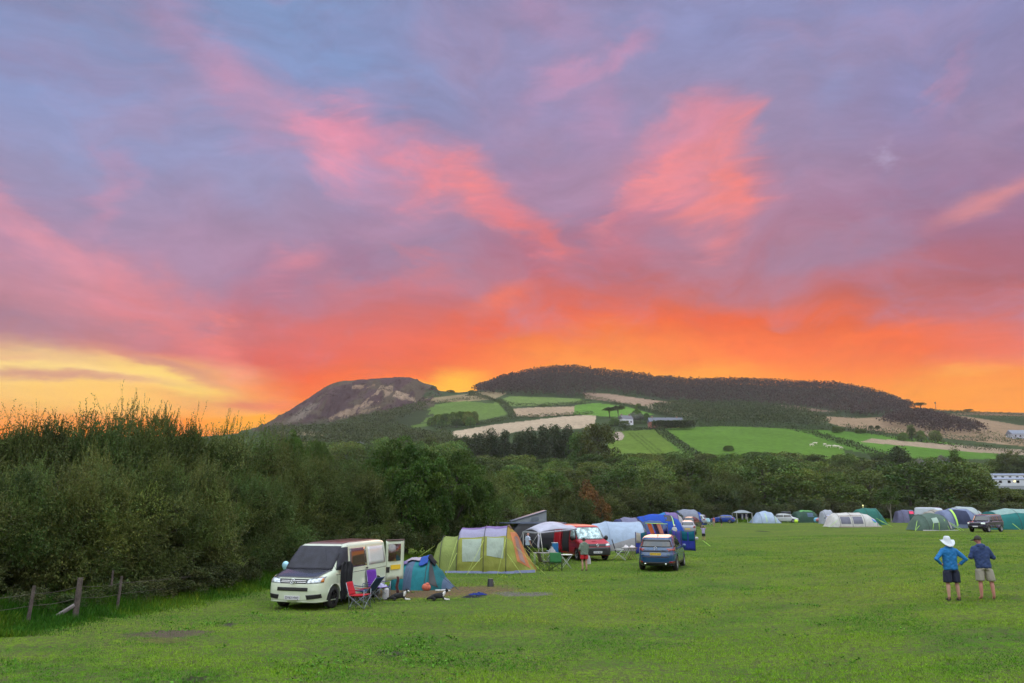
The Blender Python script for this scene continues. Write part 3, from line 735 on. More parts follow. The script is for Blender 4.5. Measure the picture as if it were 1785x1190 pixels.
# ---- the oak and its neighbours
putpx('oak', 712, 757, 190, 46, 'oak_tree', 'big dark green oak above the open rear door of the white van', var=0)
putpx('oak', 790, 775, 160, 49, 'oak_tree', 'dark green oak above the purple and green tunnel tent', var=1)
putpx('oak', 650, 790, 110, 47, 'oak_tree', 'low dark oak left of the big oak, above the white van roof', var=1)
putpx('willow', 832, 805, 120, 52, 'willow_tree', 'olive willow right of the oaks, above the tunnel tent arches', group='willows behind the hedge', var=2)
putpx('willow', 868, 832, 90, 56, 'willow_tree', 'olive willow sloping down to the pop-top camper', group='willows behind the hedge', var=0)
putpx('willow', 590, 772, 130, 52, 'willow_tree', 'pale grey-green willow left of the big oak', group='willows behind the hedge', var=3)
putpx('willow', 548, 790, 110, 47, 'willow_tree', 'pale willow above the windscreen of the white van', group='willows behind the hedge', var=1)
putpx('oak', 512, 745, 84, 80, 'oak_tree', 'small very dark tree under the foot of the bare hill', var=0)
putpx('oak', 556, 757, 70, 84, 'oak_tree', 'small dark tree just left of the pale willow tops', var=1)
# under-storey: brambles along the hedge foot
UB = [(-40,1035,20.6),(40,1020,21.8),(95,1028,22.4),(160,1018,23.6),(215,1005,24.6),(265,1000,25.6),(320,985,27),(370,975,28.4),(420,960,30.4),(470,950,33),(530,930,36),(590,925,38.5),(650,918,41),(700,905,43),(745,900,45),(790,890,47.5),(840,885,50),(880,878,54),(910,880,58)]
for i, (u, vt, Y) in enumerate(UB):
    putpx('bush', u, vt, 110 if Y < 30 else 80, Y, 'bramble_bush', 'dark bramble bush ' + ['at the left edge of the hedge foot','left of the leaning fence post','between the leaning post and the braced post','behind the braced fence post','right of the braced fence post','at the two thin pale posts','right of the thin pale posts','midway between the pale posts and the white van','left of the thin post by the white van','behind the left wing mirror of the white van','behind the white van windscreen','behind the white van side windows','behind the white van rear door','behind the teal tent','behind the left end of the tunnel tent','behind the purple tent arches','between the tunnel tent and the pop-top camper','behind the pop-top camper roof','right behind the pop-top camper'][i], cat='bush', group='brambles under the hedge')
rd0 = random.Random(12)
# ---- belt of trees across the middle
TG = 'trees of the belt behind the campsite'
def belt(lst, kind, name, group=TG):
    for (u, vt, wp, Y, lab) in lst: putpx(kind, u, vt, wp, Y, name, lab, group=group)
belt([(930,862,100,78,'pale willow right of the pop-top camper roof'),(985,845,110,88,'pale willow above the white awning'),(1045,852,110,95,'pale willow above the red van'),(1085,848,90,104,'pale willow above the white and beige tent'),
      (1130,832,110,118,'grey-green willow above the parked dark blue car'),(1185,838,100,130,'grey-green willow above the blue tents'),(1240,822,110,146,'grey-green willow above the small blue car'),(1275,820,90,152,'grey-green willow left of the white dome tent')], 'willowfar', 'willow_tree', 'willows behind the middle tents')
belt([(905,800,120,110,'dark rounded tree right of the olive willows'),(880,815,80,100,'dark tree tucked behind the olive willow'),(960,815,90,125,'dark rounded tree behind the pale willows, left of the autumn tree'),(1075,800,110,150,'rounded tree right of the autumn tree'),(1140,800,100,165,'rounded tree above the grey-green willow, mid belt'),
      (1200,795,110,175,'rounded tree under the diagonal hedge of the small field'),(1265,792,100,172,'rounded tree under the big green field, left part'),
      (1330,790,150,158,'large pale green tree above the white dome tent'),(1395,812,110,156,'dark tree above the green tent by the trees'),(1450,812,120,156,'dark tree above the cream tunnel tent'),(1510,816,110,158,'dark tree left of the pale-trunked sapling'),
      (1580,798,150,160,'large dark tree above the pink-towel tent'),(1650,792,150,162,'largest dark tree, above the grey-green dome tent'),(1690,812,100,158,'dark tree left of the static caravans'),(1740,846,80,160,'low green tree at the left end of the static caravans'),(1780,846,100,163,'low pale green tree under the static caravans'),(1850,835,120,155,'dark tree at the right edge of the photo')], 'broad', 'broadleaf_tree')
belt([(1022,832,62,92,'small orange-leaved autumn tree in the belt'),(1048,862,40,90,'low orange-leaved tree beneath the autumn tree')], 'autumn', 'autumn_tree', None)
belt([(1547,846,52,138,'bright green sapling with a pale trunk at the field edge')], 'sapling', 'sapling_tree', None)
belt([(1562,770,56,215,'dark pointed tree standing above the belt'),(1540,800,60,200,'dark tree at the foot of the pointed tree')], 'poplar', 'pointed_tree', None)
belt([(1662,778,30,225,'narrow brown-green conifer standing above the belt')], 'cypress', 'conifer_tree', None)
belt([(1600,796,46,222,'silver-leaved tree above the belt, between pointed tree and conifer'),(1640,790,40,235,'silver-leaved tree just left of the narrow conifer')], 'silver', 'silver_tree', None)
u = 885; kk = 0
while u < 1860:
    Yb_ = float(np.interp(u, [885, 1000, 1100, 1200, 1280, 1900], [64, 84, 108, 136, 150, 151])) + rd0.uniform(-1, 2)
    putpx('bush', u, 908 - rd0.uniform(26, 46) + max(0, 40 * (150 - Yb_) / 90) * .5, rd0.uniform(52, 84), Yb_, 'edge_bush', 'low dark bush in the thicket along the far edge of the field', cat='bush', group='thicket along the far field edge')
    u += rd0.uniform(20, 30)
# poplars on the rise
PL = [(812,754,44),(832,748,44),(856,742,44),(880,744,40),(905,746,40),(924,740,44),(946,735,44),(968,732,48),(992,736,44)]
for i, (u, vt, wp) in enumerate(PL):
    putpx('poplar', u, vt, wp, 262 + (i * 37) % 20, 'poplar_tree', 'dark poplar, number %s from the left of the row on the rise' % ['one','two','three','four','five','six','seven','eight','nine'][i], group='row of poplars on the rise')
putpx('broad', 1042, 731, 84, 255, 'broadleaf_tree', 'big rounded grey-green tree at the right end of the poplar row')
putpx('broad', 1010, 745, 60, 262, 'broadleaf_tree', 'dark tree between the poplars and the big rounded tree')
# fillers: the rest of the belt going back up the slope
rd = random.Random(4); nfill = 0
for Y, vlo, vhi, u0, u1, step in [(185,808,822,880,1850,62),(205,800,812,820,1850,64),(228,790,801,700,1870,60),(252,783,796,600,1880,56),(285,784,795,560,1880,54),(318,792,799,540,1100,44)]:
    u = u0 + rd.uniform(0, 20)
    while u < u1:
        vt = rd.uniform(vlo, vhi) + (8 if u > 1480 else 0) - (14 if u > 1720 else 0) - (26 if u < 800 else 0)
        k = rd.choice(['broad'] * 4 + ['willowfar', 'poplar' if rd.random() < .15 else 'broad'])
        p = at(u, vt, Y); z = tz(p.x, Y)
        if p.z - z > 3.5 and not (1705 < u < 1835 and Y < 270):
            putpx(k, u, vt, rd.uniform(62, 96), Y + rd.uniform(-8, 8), 'belt_tree', 'rounded tree massed with others in the belt up the slope', group='massed trees of the belt up the slope'); nfill += 1
        u += step * rd.uniform(.75, 1.25)
# ---- far woods, hedges and lone trees
def project(x, y, z):
    s = x / y; t = (z - CAMZ) / y; q = (t * cP - sP) / (cP + t * sP); return CX + FPX * s * (cP - q * sP), CY - FPX * q
def pinp(poly, u, v):
    r = False; n = len(poly)
    for i in range(n):
        (x1, y1), (x2, y2) = poly[i], poly[(i + 1) % n]
        if (y1 > v) != (y2 > v) and u < (x2 - x1) * (v - y1) / (y2 - y1) + x1: r = not r
    return r
def canopy(name, poly, sp, r, h, m, kind=None, label=None, seed=1, per=44, L=1.3, conif=0., ymax=930, ymin=420):
    rg = np.random.default_rng(seed); us = [p[0] for p in poly]; V = []; C = []; base = 0
    P = []
    for Y in np.arange(ymin, ymax, sp):
        sl, sr = st(min(us), 700)[0] * Y, st(max(us), 700)[0] * Y
        for x in np.arange(sl, sr, sp):
            xx, yy = x + rg.uniform(-.45, .45) * sp, Y + rg.uniform(-.45, .45) * sp; z = tz(xx, yy); u, v = project(xx, yy, z)
            if pinp(poly, u, v): P.append((xx, yy, z))
    for (x, y, z) in P:
        n = per; rr = r * rg.uniform(.7, 1.3); hh = h * rg.uniform(.75, 1.2)
        if rg.random() < conif:
            f = rg.uniform(0, 1, n) ** .7; a = rg.uniform(0, 6.28, n); q = np.stack([np.cos(a) * (1 - f) * rr * .62, np.sin(a) * (1 - f) * rr * .62, hh * 1.15 * f], 1); d = unit(q * [1, 1, 0] + [0, 0, .4]); ll = L * .9
        else:
            d = sphere_dirs(rg, n, -.3); q = d * rr * rg.uniform(.75, 1.05, (n, 1)) * np.array([1, 1, .8]) + [0, 0, hh - rr * .7]; ll = L
        vv, ff = leaves(rg, q + [x, y, z], d, ll, ll * .7, .1, .35); V.append(vv)
        C.append(np.repeat(np.ones((n, 3)) * rg.uniform(.75, 1.25) * [rg.uniform(.9, 1.2), 1, rg.uniform(.9, 1.1)], 4, 0))
    if not V: return
    V = np.concatenate(V); o = ob(name, npmesh(name, V, np.arange(len(V)).reshape(-1, 4), m, cols=np.concatenate(C)))
    return tag(o, label, None, None, kind)
HW = [(828,684),(850,670),(880,660),(920,650),(960,645),(1000,644),(1050,650),(1100,655),(1150,662),(1200,666),(1300,666),(1400,671),(1450,672),(1500,680),(1540,690),(1570,704),(1592,713),(1560,726),(1500,728),(1450,722),(1380,712),(1290,706),(1240,708),(1130,697),(1060,686),(1010,694),(960,692),(890,690),(840,686)]
canopy('woodland', HW, 5.8, 4.6, 7.5, M_wood, 'stuff', 'dark wood covering the long ridge', 3, 48, 1.3, .22)
canopy('woodland', [(1128,716),(1180,708),(1300,710),(1400,724),(1440,738),(1432,747),(1250,742),(1200,738),(1160,728)], 6, 4.2, 6.5, M_hedge, 'stuff', 'brown-green copse between the farm and the upper fields', 4, 40, 1.2)
canopy('woodland', [(1535,738),(1580,724),(1620,726),(1690,744),(1722,758),(1640,758),(1560,744)], 4.4, 4, 6.5, M_wood, 'stuff', 'dark strip of wood crossing the brown slope on the right', 5, 40, 1.2)
canopy('scrub', [(560,762),(580,745),(640,728),(700,716),(745,704),(740,716),(690,734),(700,752),(740,762),(790,766),(800,780),(560,785)], 5.5, 3.2, 4.5, M_hedge, 'stuff', 'dark scrub at the foot of the bare hill', 6, 36, 1.1, 0, 900, 400)
canopy('scrub', [(470,742),(520,745),(600,752),(700,764),(790,772),(800,800),(470,800)], 8, 4.2, 6.5, M_hedge, 'stuff', 'valley scrub between the oak and the bare hill', 7, 44, 1.1, 0, 560, 330)
canopy('scrub', [(500,720),(560,685),(620,668),(700,662),(760,678),(770,690),(720,706),(640,728),(560,742),(500,736)], 11, 2.2, 2.0, M_wood, 'stuff', 'thin bracken and thorn on the bare hill', 8, 26, .9, 0, 900, 560)
def hedgerow(pts, h, wd, label, m=None, box=False, name='field_hedge', cat='hedge', seed=1, dens=26, L=.9):
    rg = np.random.default_rng(seed * 7 + len(pts)); P = [T(u, v) for u, v in pts]; Q = []
    for a, b in zip(P[:-1], P[1:]):
        n = max(2, int((b - a).length / 1.6)); Q += [a.lerp(b, i / n) for i in range(n)]
    c = Q[len(Q) // 2]; V = []; C = []
    for q in Q:
        z = tz(q.x, q.y); hh = h * (1 if box else rg.uniform(.6, 1.25)); n = dens
        d = sphere_dirs(rg, n, -.1)
        if box: k = np.sign(d) * np.abs(d) ** .35
        else: k = d
        pp = k * [wd / 2, wd / 2, hh] * rg.uniform(.75, 1, (n, 1)) + [q.x - c.x, q.y - c.y, z - c.z]
        vv, ff = leaves(rg, pp, d, L, L * .6, .2); V.append(vv); C.append(np.repeat(np.ones((n, 3)) * rg.uniform(.7, 1.3), 4, 0))
    V = np.concatenate(V); o = ob(name, npmesh(name, V, np.arange(len(V)).reshape(-1, 4), m or M_hedge, cols=np.concatenate(C)), None, c)
    return tag(o, label, cat, 'hedgerows between the far fields')
HR = [([(1150,750),(1172,768),(1195,784),(1232,806)], 2.6, 6, 'thick hedge running down between the two green fields below the barn'),
 ([(1380,748),(1420,758),(1470,774),(1515,790),(1560,806)], 3.0, 5, 'thick hedge running down behind the white cattle'),
 ([(1212,744),(1260,743),(1320,744),(1380,747),(1430,749)], 3.2, 3.5, 'straight hedge along the top of the big green field'),
 ([(1062,753),(1100,750),(1140,748)], 2.2, 3, 'low hedge along the top of the small green field'),
 ([(1425,749),(1500,753),(1560,764),(1640,774),(1740,786),(1790,792)], 3.0, 4, 'long hedge along the upper edge of the right green field'),
 ([(1300,733),(1360,735),(1430,741)], 2.5, 4, 'dark hedge below the brown-green copse'),
 ([(1470,745),(1540,753),(1640,764),(1720,768),(1790,776)], 3.6, 6, 'dark hedge below the strip of wood on the right'),
 ([(762,748),(840,739),(900,729),(970,725),(1035,721)], 2.6, 4, 'hedge along the top of the pale stubble field'),
 ([(690,728),(720,712),(760,703),(800,698),(850,697)], 3.0, 5, 'hedge round the upper edge of the olive pasture'),
 ([(815,690),(860,699),(890,706),(940,709),(990,706),(1030,700)], 3.0, 5, 'hedge crossing between the tan field and the olive field'),
 ([(870,700),(885,712),(895,728)], 3.5, 6, 'short dark hedge right of the olive pasture'),
 ([(1015,692),(1060,700),(1110,712),(1160,724),(1185,732)], 3.2, 5, 'hedge descending from the wood to the farm'),
 ([(1230,707),(1290,714),(1380,721),(1460,721)], 3.2, 5, 'hedge between the upper tan fields'),
 ([(1390,718),(1440,724),(1500,730)], 2.5, 4, 'thin hedge on the brown slope under the wood end'),
 ([(1595,713),(1640,718),(1700,720),(1790,724)], 2.2, 4, 'hedge along the right skyline'),
 ([(1640,722),(1700,728),(1785,734),(1850,738)], 5, 12, 'dark shelter belt under the right skyline'),
 ([(1700,762),(1740,765),(1800,772)], 5, 9, 'shelter belt at the right edge above the white cottages')]
for i, (p, h, wd, lab) in enumerate(HR): hedgerow(p, h, wd, lab, seed=i + 1)
hedgerow([(1144,749),(1175,749),(1208,748)], 5.6, 4.5, 'tall clipped flat-topped dark hedge in front of the barn', box=True, seed=40, dens=700, L=.8)
def far(kind, u, vb, hpx, wpx, name, label, **kw):
    b = T(u, vb); k = b.y * .98 / FPX; return put(kind, (b.x, b.y, b.z - .2), wpx * k, hpx * k, name, label, **kw)
for i, (u, vb, h, w_) in enumerate([(752,742,17,20),(764,741,22,22),(777,741,25,22),(790,742,27,24),(803,741,28,24),(816,741,29,24),(827,740,26,20),(770,745,16,20),(796,745,18,24),(820,744,20,22)]):
    far('broad', u, vb, h, w_, 'grove_tree', 'tree of the dark grove in the olive pasture, ' + ['outermost on the left','second from the left','third from the left','at its centre left','at its centre','at its centre right','outermost on the right','front left','front middle','front right'][i], group='grove in the olive pasture')
for (k, u, vb, h, w_, nm, lab) in [('pine',1063,728,20,30,'pine_tree','flat-topped dark pine left of the white farmhouse'),('pine',1078,727,22,30,'pine_tree','tallest flat-topped dark pine by the white farmhouse'),('broad',1110,732,20,22,'broadleaf_tree','bare grey tree right of the white farmhouse'),('cypress',1110,724,20,9,'conifer_tree','dark narrow conifer behind the farmhouse'),
 ('silver',1104,737,20,26,'silver_tree','silver-grey tree right of the white farmhouse'),('silver',1117,738,20,22,'silver_tree','silver-grey tree nearer the barn'),('broad',1128,738,22,14,'broadleaf_tree','dark tree left of the barn end'),('broad',1072,742,16,24,'broadleaf_tree','brown-green tree below the farmhouse pines'),('broad',1090,745,14,24,'broadleaf_tree','low dark tree below the farmhouse'),
 ('broad',1113,711,10,11,'broadleaf_tree','small round tree on the hedge above the farm'),('broad',1143,713,12,13,'broadleaf_tree','round tree at the left end of the copse'),('pine',1605,716,16,24,'pine_tree','windswept tree on the skyline left of the mast'),('pine',1688,721,9,20,'pine_tree','flat-topped clump on the skyline right of the mast'),
 ('pine',1519,758,18,10,'pine_tree','small pine on the long hedge, first from the left'),('pine',1531,759,19,11,'pine_tree','small pine on the long hedge, second from the left'),('cypress',1590,768,30,22,'conifer_tree','tall dark conifer on the long hedge'),('broad',1607,770,22,20,'broadleaf_tree','dark tree right of the tall conifer on the long hedge'),
 ('broad',1632,772,26,24,'broadleaf_tree','dark tree clump further right on the long hedge'),('broad',1575,768,16,22,'broadleaf_tree','dark tree left of the tall conifer on the long hedge'),('broad',1460,754,12,24,'broadleaf_tree','low dark tree on the hedge above the right field'),('broad',1500,756,10,20,'broadleaf_tree','low dark tree left of the small pines'),
 ('broad',1535,803,17,44,'broadleaf_tree','dark round tree at the end of the cattle hedge'),('broad',1480,806,14,30,'broadleaf_tree','dark bush below the white cattle'),('broad',1270,786,12,22,'broadleaf_tree','small dome-shaped tree in front of the big green field'),('broad',1500,722,8,12,'broadleaf_tree','lone round bush on the brown slope'),
 ('broad',745,765,10,24,'broadleaf_tree','round bush at the foot of the olive pasture'),('broad',725,763,14,36,'broadleaf_tree','dark bush below the bare hill, right part'),('broad',690,762,16,40,'broadleaf_tree','dark tree below the bare hill, left part'),
 ('broad',785,684,5,18,'broadleaf_tree','tiny tree in the saddle between the hills'),('broad',822,684,5,14,'broadleaf_tree','tiny tree at the right end of the saddle'),('broad',756,678,6,14,'broadleaf_tree','tiny tree on the shoulder of the bare hill')]:
    far(k, u, vb, h, w_, nm, lab)

# ---- grass: mown blades on the near field, coarse weeds along the hedge foot
def blades(rg, x, y, h, wd, bend=.5):
    n = len(x); z = gz(x, y) + (0 if True else 0); a = rg.uniform(0, 6.283, n); hh = h * rg.uniform(.5, 1.3, n); ww = wd * rg.uniform(.7, 1.3, n)
    lx, ly = rg.normal(0, bend, n) * hh, rg.normal(0, bend, n) * hh; cx, cy = np.cos(a) * ww / 2, np.sin(a) * ww / 2; z = z - .012
    V = np.stack([np.stack([x - cx, y - cy, z], 1), np.stack([x + cx, y + cy, z], 1), np.stack([x + cx * .2 + lx, y + cy * .2 + ly, z + hh], 1), np.stack([x - cx * .2 + lx, y - cy * .2 + ly, z + hh], 1)], 1).reshape(-1, 3)
    return V
def gcol(rg, x, y):
    n1 = fbm(x * .33 + 50, y * .55 + 50, 5, 101); n2 = fbm(x * .1 + 9, y * .12 + 9, 3, 102); n3 = fbm(x * 3 + 99, y * 3 + 99, 3, 103)
    a = np.array([.050, .175, .005]); b = np.array([.155, .285, .010]); c = np.array([.27, .29, .035])
    m1 = sstep(n1, .38, .62)[:, None]; m2 = (sstep(n3, .55, .72) * .5 * sstep(n2, .35, .6) + .25 * sstep(n2, .5, .65))[:, None]
    col = a * (1 - m1) + b * m1; col = col * (1 - m2) + c * m2; return col * rg.uniform(.7, 1.3, (len(x), 1))
rg = np.random.default_rng(77)
N = 620000; q = rg.random(N); Yb = 11.5 * np.exp(q ** 1.2 * math.log(75 / 11.5)); sb = rg.uniform(-.76, .74, N); xb = sb * Yb
keep = np.ones(N, bool)
for (px, py, a, b) in PATCH:
    e = ((xb - px) / a) ** 2 + ((Yb - py) / b) ** 2; keep &= (e > 1 + .5 * (fbm(xb * 2, Yb * 2, 2, 5) - .5)) | (rg.random(N) < .3)
xb, Yb = xb[keep], Yb[keep]
M_grass = mat('grass_blades', (1, 1, 1), rough=.75, attr='col', spec=.15)
sc_ = .6 + .4 * np.clip(Yb / 20, .6, 2.5)
V = blades(rg, xb, Yb, .036 * sc_ * (.55 + 1.1 * fbm(xb * 2.3 + 7, Yb * 2.3 + 7, 3, 201)), .012 * sc_, .7); V.reshape(-1, 4, 3)
tag(ob('grass', npmesh('grass', V, np.arange(len(V)).reshape(-1, 4), M_grass, cols=np.repeat(gcol(rg, xb, Yb), 4, 0))), 'short mown grass of the camping field', kind='stuff')
# weeds: line along hedge foot
HL = [(-60,18.6),(0,20.2),(60,21.2),(145,22.4),(220,24),(300,26),(380,28.6),(440,31),(500,33.6),(560,36),(640,39.5),(700,42),(800,46.5),(880,52),(930,58)]
hx = np.array([GY(u, Y).x for u, Y in HL]); hy = np.array([Y for u, Y in HL], float)
N = 90000; k = rg.random(N) ** 1.35 * (len(HL) - 1.001); i = k.astype(int); f = k - i
x = hx[i] * (1 - f) + hx[i + 1] * f; y = hy[i] * (1 - f) + hy[i + 1] * f
off = rg.normal(.1, .95, N); dx, dy = np.diff(hx)[i], np.diff(hy)[i]; ln = np.hypot(dx, dy); x = x - dy / ln * off; y = y + dx / ln * off
hgt = .46 * np.exp(-((off - .6) / 1.3) ** 2) * (1 - .35 * k / 13) + .06; hgt *= .5 + fbm(x * 1.2 + 30, y * 1.2 + 30, 3, 66)
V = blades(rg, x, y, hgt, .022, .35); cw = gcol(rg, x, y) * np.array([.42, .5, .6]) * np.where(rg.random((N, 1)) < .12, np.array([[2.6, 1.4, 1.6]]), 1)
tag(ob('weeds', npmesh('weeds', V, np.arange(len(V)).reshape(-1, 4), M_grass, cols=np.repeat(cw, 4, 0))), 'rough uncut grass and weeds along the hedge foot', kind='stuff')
# rough grass along the far side of the field
N = 26000; y = 147 + rg.normal(0, 2.2, N); x = rg.uniform(8, 118, N); V = blades(rg, x, y, .55, .14, .3)
tag(ob('long_grass', npmesh('long_grass', V, np.arange(len(V)).reshape(-1, 4), M_grass, cols=np.repeat(gcol(rg, x, y) * .6, 4, 0))), 'long dark grass at the far edge of the field', kind='stuff')

N = 5200; q = rg.random(N); y = 12 * np.exp(q * math.log(50 / 12)); x = rg.uniform(-.72, .72, N) * y; kp = fbm(x * .8 + 3, y * .8 + 3, 4, 301) > .655; x, y = x[kp], y[kp]; n = len(x) * 5
xx, yy = np.repeat(x, 5) + rg.normal(0, .05, n), np.repeat(y, 5) + rg.normal(0, .05, n); P = np.stack([xx, yy, gz(xx, yy) + .015], 1)
V, F = leaves(rg, P, np.tile([[0, 0, .35]], (n, 1)), .07, .045, 0, .9); c = np.repeat(np.array([.08, .20, .02]) * rg.uniform(.6, 1.4, (n, 1)), 4, 0)
tag(ob('clover', npmesh('clover', V, F, M_grass, cols=c)), 'patches of clover and plantain in the mown grass', kind='stuff')
# ------------------------------------------------------------------ vehicles
BLACK = mat('black_plastic', (.012, .012, .014), rough=.5)
TYRE = mat('tyre_rubber', (.018, .018, .018), rough=.85)
RIMD = mat('dark_alloy', (.03, .03, .033), rough=.35, metal=.6)
RIMS = mat('silver_alloy', (.45, .45, .47), rough=.3, metal=.8)
GLASS = mat('dark_glass', (.012, .014, .018), rough=.04, spec=1.)
GLASSB = mat('tinted_glass', (.05, .025, .018), rough=.05, spec=1., coat=.6)
LAMP = mat('lamp_glass', (.55, .6, .65), rough=.12, metal=.3, coat=1., var=.6, vscale=14)
REDL = mat('rear_lamp', (.22, .008, .012), rough=.15, coat=1.)
AMB = mat('amber_lamp', (.5, .16, .02), rough=.2)
CHROME = mat('chrome', (.7, .72, .75), rough=.15, metal=1.)
CLOTHB = mat('black_cloth', (.022, .022, .036), rough=.75, var=.4, vscale=4, bump=.6, bscale=6)
PLATEW = mat('white_plate', (.62, .62, .66), rough=.4)
PLATEY = mat('yellow_plate', (.72, .48, .03), rough=.4)
INK = mat('plate_ink', (.01, .012, .05), rough=.5)
SEAM = mat('panel_gap', (.015, .015, .015), rough=.9)
SILVERSCR = mat('foil_screen', (.55, .72, .74), rough=.3, metal=.35, var=.7, vscale=5, bump=.8, bscale=9)
def paint(name, c, rough=.28): return mat(name, c, rough=rough, coat=.8 if rough < .35 else .25, var=.06, vscale=2)
class Body:
    """a car body as stacked rounded outlines: front and back lines and half width over height"""
    def __init__(s, H, z0, fr, re, wd, n=5.5):
        s.H, s.z0, s.fr, s.re, s.wd, s.n = H, z0, fr, re, wd, n
    def iv(s, L, z): return float(np.interp(z, [p[0] for p in L], [p[1] for p in L]))
    def sl(s, z):
        a, b = s.iv(s.fr, z), s.iv(s.re, z); return (a + b) / 2, (a - b) / 2, s.iv(s.wd, z)
    def side(s, x, z):
        c, a, b = s.sl(z); q = min(abs((x - c) / a), .999); return b * (1 - q ** s.n) ** (1 / s.n)
    def end(s, y, z, sg=1):
        c, a, b = s.sl(z); q = min(abs(y / b), .999); return c + sg * a * (1 - q ** s.n) ** (1 / s.n)
    def top(s, x, y):
        lo, hi = s.z0, s.H
        def ins(z):
            c, a, b = s.sl(z); return abs((x - c) / a) ** s.n + abs(y / b) ** s.n < 1
        for k in range(60):
            z = hi - (hi - lo) * k / 60.
            if ins(z):
                z1 = min(z + (hi - lo) / 60., hi)
                for _ in range(12):
                    m_ = (z + z1) / 2
                    if ins(m_): z = m_
                    else: z1 = m_
                return z
        return lo
    def mesh(s, N=72, nz=34):
        mb = MB(); zs = sorted(set([s.z0 + (s.H - s.z0) * i / nz for i in range(nz + 1)] + [p[0] for p in s.fr + s.re + s.wd if s.z0 <= p[0] <= s.H])); P = []
        for z in zs:
            c, a, b = s.sl(z); row = []
            for j in range(N):
                f = 2 * math.pi * j / N; cc, ss_ = math.cos(f), math.sin(f)
                row.append((c + a * math.copysign(abs(cc) ** (2 / s.n), cc), b * math.copysign(abs(ss_) ** (2 / s.n), ss_), z))
            P.append(row)
        mb.grid(P, True); m = len(P)
        mb.f.append(tuple(range(N - 1, -1, -1))); mb.sm.append(False); mb.mi.append(0)
        mb.f.append(tuple(range((m - 1) * N, m * N))); mb.sm.append(True); mb.mi.append(0); return mb
    def _bl(s, q, nx, nz_):
        (a, b, c, d) = q; R = []
        for i in range(nx + 1):
            u = i / nx; R.append([((a[0] * (1 - u) + b[0] * u) * (1 - v) + (d[0] * (1 - u) + c[0] * u) * v, (a[1] * (1 - u) + b[1] * u) * (1 - v) + (d[1] * (1 - u) + c[1] * u) * v) for v in [k / nz_ for k in range(nz_ + 1)]])
        return R
    def pside(s, q, sg=1, off=.008, nx=8, nz=5):
        return [[(x, sg * (s.side(x, z) + off), z) for x, z in row] for row in s._bl(q, nx, nz)]
    def pend(s, q, sg=1, off=.008, nx=10, nz=5):
        return [[(s.end(y, z, sg) + sg * off, y, z) for y, z in row] for row in s._bl(q, nx, nz)]
    def ptop(s, q, off=.006, nx=10, nz=10):
        return [[(x, y, s.top(x, y) + off) for x, y in row] for row in s._bl(q, nx, nz)]
def patch_ob(name, P, m, par, thick=.008): 
    mb = MB(); mb.grid(P); return mb.build(name, m, par, thick=thick)
def wheel(par, x, y, r, wd, rim, sg, spokes=5, twin=False):
    w_ = thing_part('wheel', par, (x, y, r))
    mb = MB(); h = wd / 2
    mb.lathe([(r * .62, -h), (r * .9, -h), (r * .985, -h * .75), (r, -h * .3), (r, h * .3), (r * .985, h * .75), (r * .9, h), (r * .62, h)], axis='Y', n=32)
    mb.build('tyre', TYRE, w_)
    mb = MB(); f = sg * h
    mb.lathe([(r * .70, f * .95), (r * .66, f * .98), (r * .63, f * .7), (r * .6, f * .2), (0.001, f * .15)], axis='Y', n=32)
    for k in range(spokes):
        a = 2 * math.pi * k / spokes + .3
        for o in ((-.13, .13) if twin else (0,)):
            mb.box((math.cos(a + o) * r * .36, f * .72, math.sin(a + o) * r * .36), (r * .60, h * .3, r * (.09 if twin else .16)), ry=-(a + o * .4))
    mb.lathe([(r * .14, f * .9), (r * .12, f * 1.0), (0.001, f * 1.0)], axis='Y', n=16)
    mb.build('rim', rim, w_)
def thing_part(name, par, loc=(0, 0, 0), rz=0):
    o = bpy.data.objects.new(name, None); o.empty_display_size = .1; o.location = loc; o.rotation_euler = (0, 0, rz); return link(o, par)
def car(name, label, cat, B, m, wheels, rim, loc, rz, group=None, track=None, extra=None, sc=1., spokes=5, twin=False, wings=True):
    """wheels = (front axle x, rear axle x, radius, width)"""
    t = thing(name, label, cat, loc, rz, group, sc); o = B.mesh().build('body', m, t)
    xf, xr, r, wd = wheels; cut = MB()
    hb = max(w_ for _, w_ in B.wd); ty = hb - wd / 2 - .015
    for x in (xf, xr):
        for sg in (1, -1):
            cut.lathe([(.001, sg * (hb - wd - .12)), (r + .055, sg * (hb - wd - .12)), (r + .055, sg * (hb + .2)), (.001, sg * (hb + .2))][::sg], c=(x, 0, r + .01), axis='Y', n=28, smooth=False)
    c = cut.build('cut', BLACK); md = o.modifiers.new('b', 'BOOLEAN'); md.operation = 'DIFFERENCE'; md.object = c; md.solver = 'FAST'
    c.parent = t; bpy.context.view_layer.update(); realize(o); me = c.data; bpy.data.objects.remove(c)
    if BLACK.name not in [q.name for q in o.data.materials if q]: o.data.materials.append(BLACK)
    for x in (xf, xr):
        for sg in (1, -1): wheel(t, x, sg * ty, r, wd, rim, sg, spokes, twin)
    if extra: extra(t, B)
    return t
def plate(par, txt, x, z, sg, m, y=0., w_=.52, h=.115):
    p = MB().box((0, 0, 0), (.014, w_, h)).build('number_plate', m, par, loc=(x, y, z))
    if txt: text_obj('plate_text', txt, h * .92, INK, p, (sg * .0085, 0, -.002), (rad(90), 0, rad(90) * sg), .001, .92)
    return p
def mirror(par, x, y, z, sg, m, s=1.):
    mb = MB(); mb.ell((x, sg * (y + .13 * s), z), (.07 * s, .13 * s, .14 * s), 14, 8); mb.box((x, sg * (y + .0), z - .06 * s), (.06, .14 * s, .05))
    return mb.build('wing_mirror', m, par)
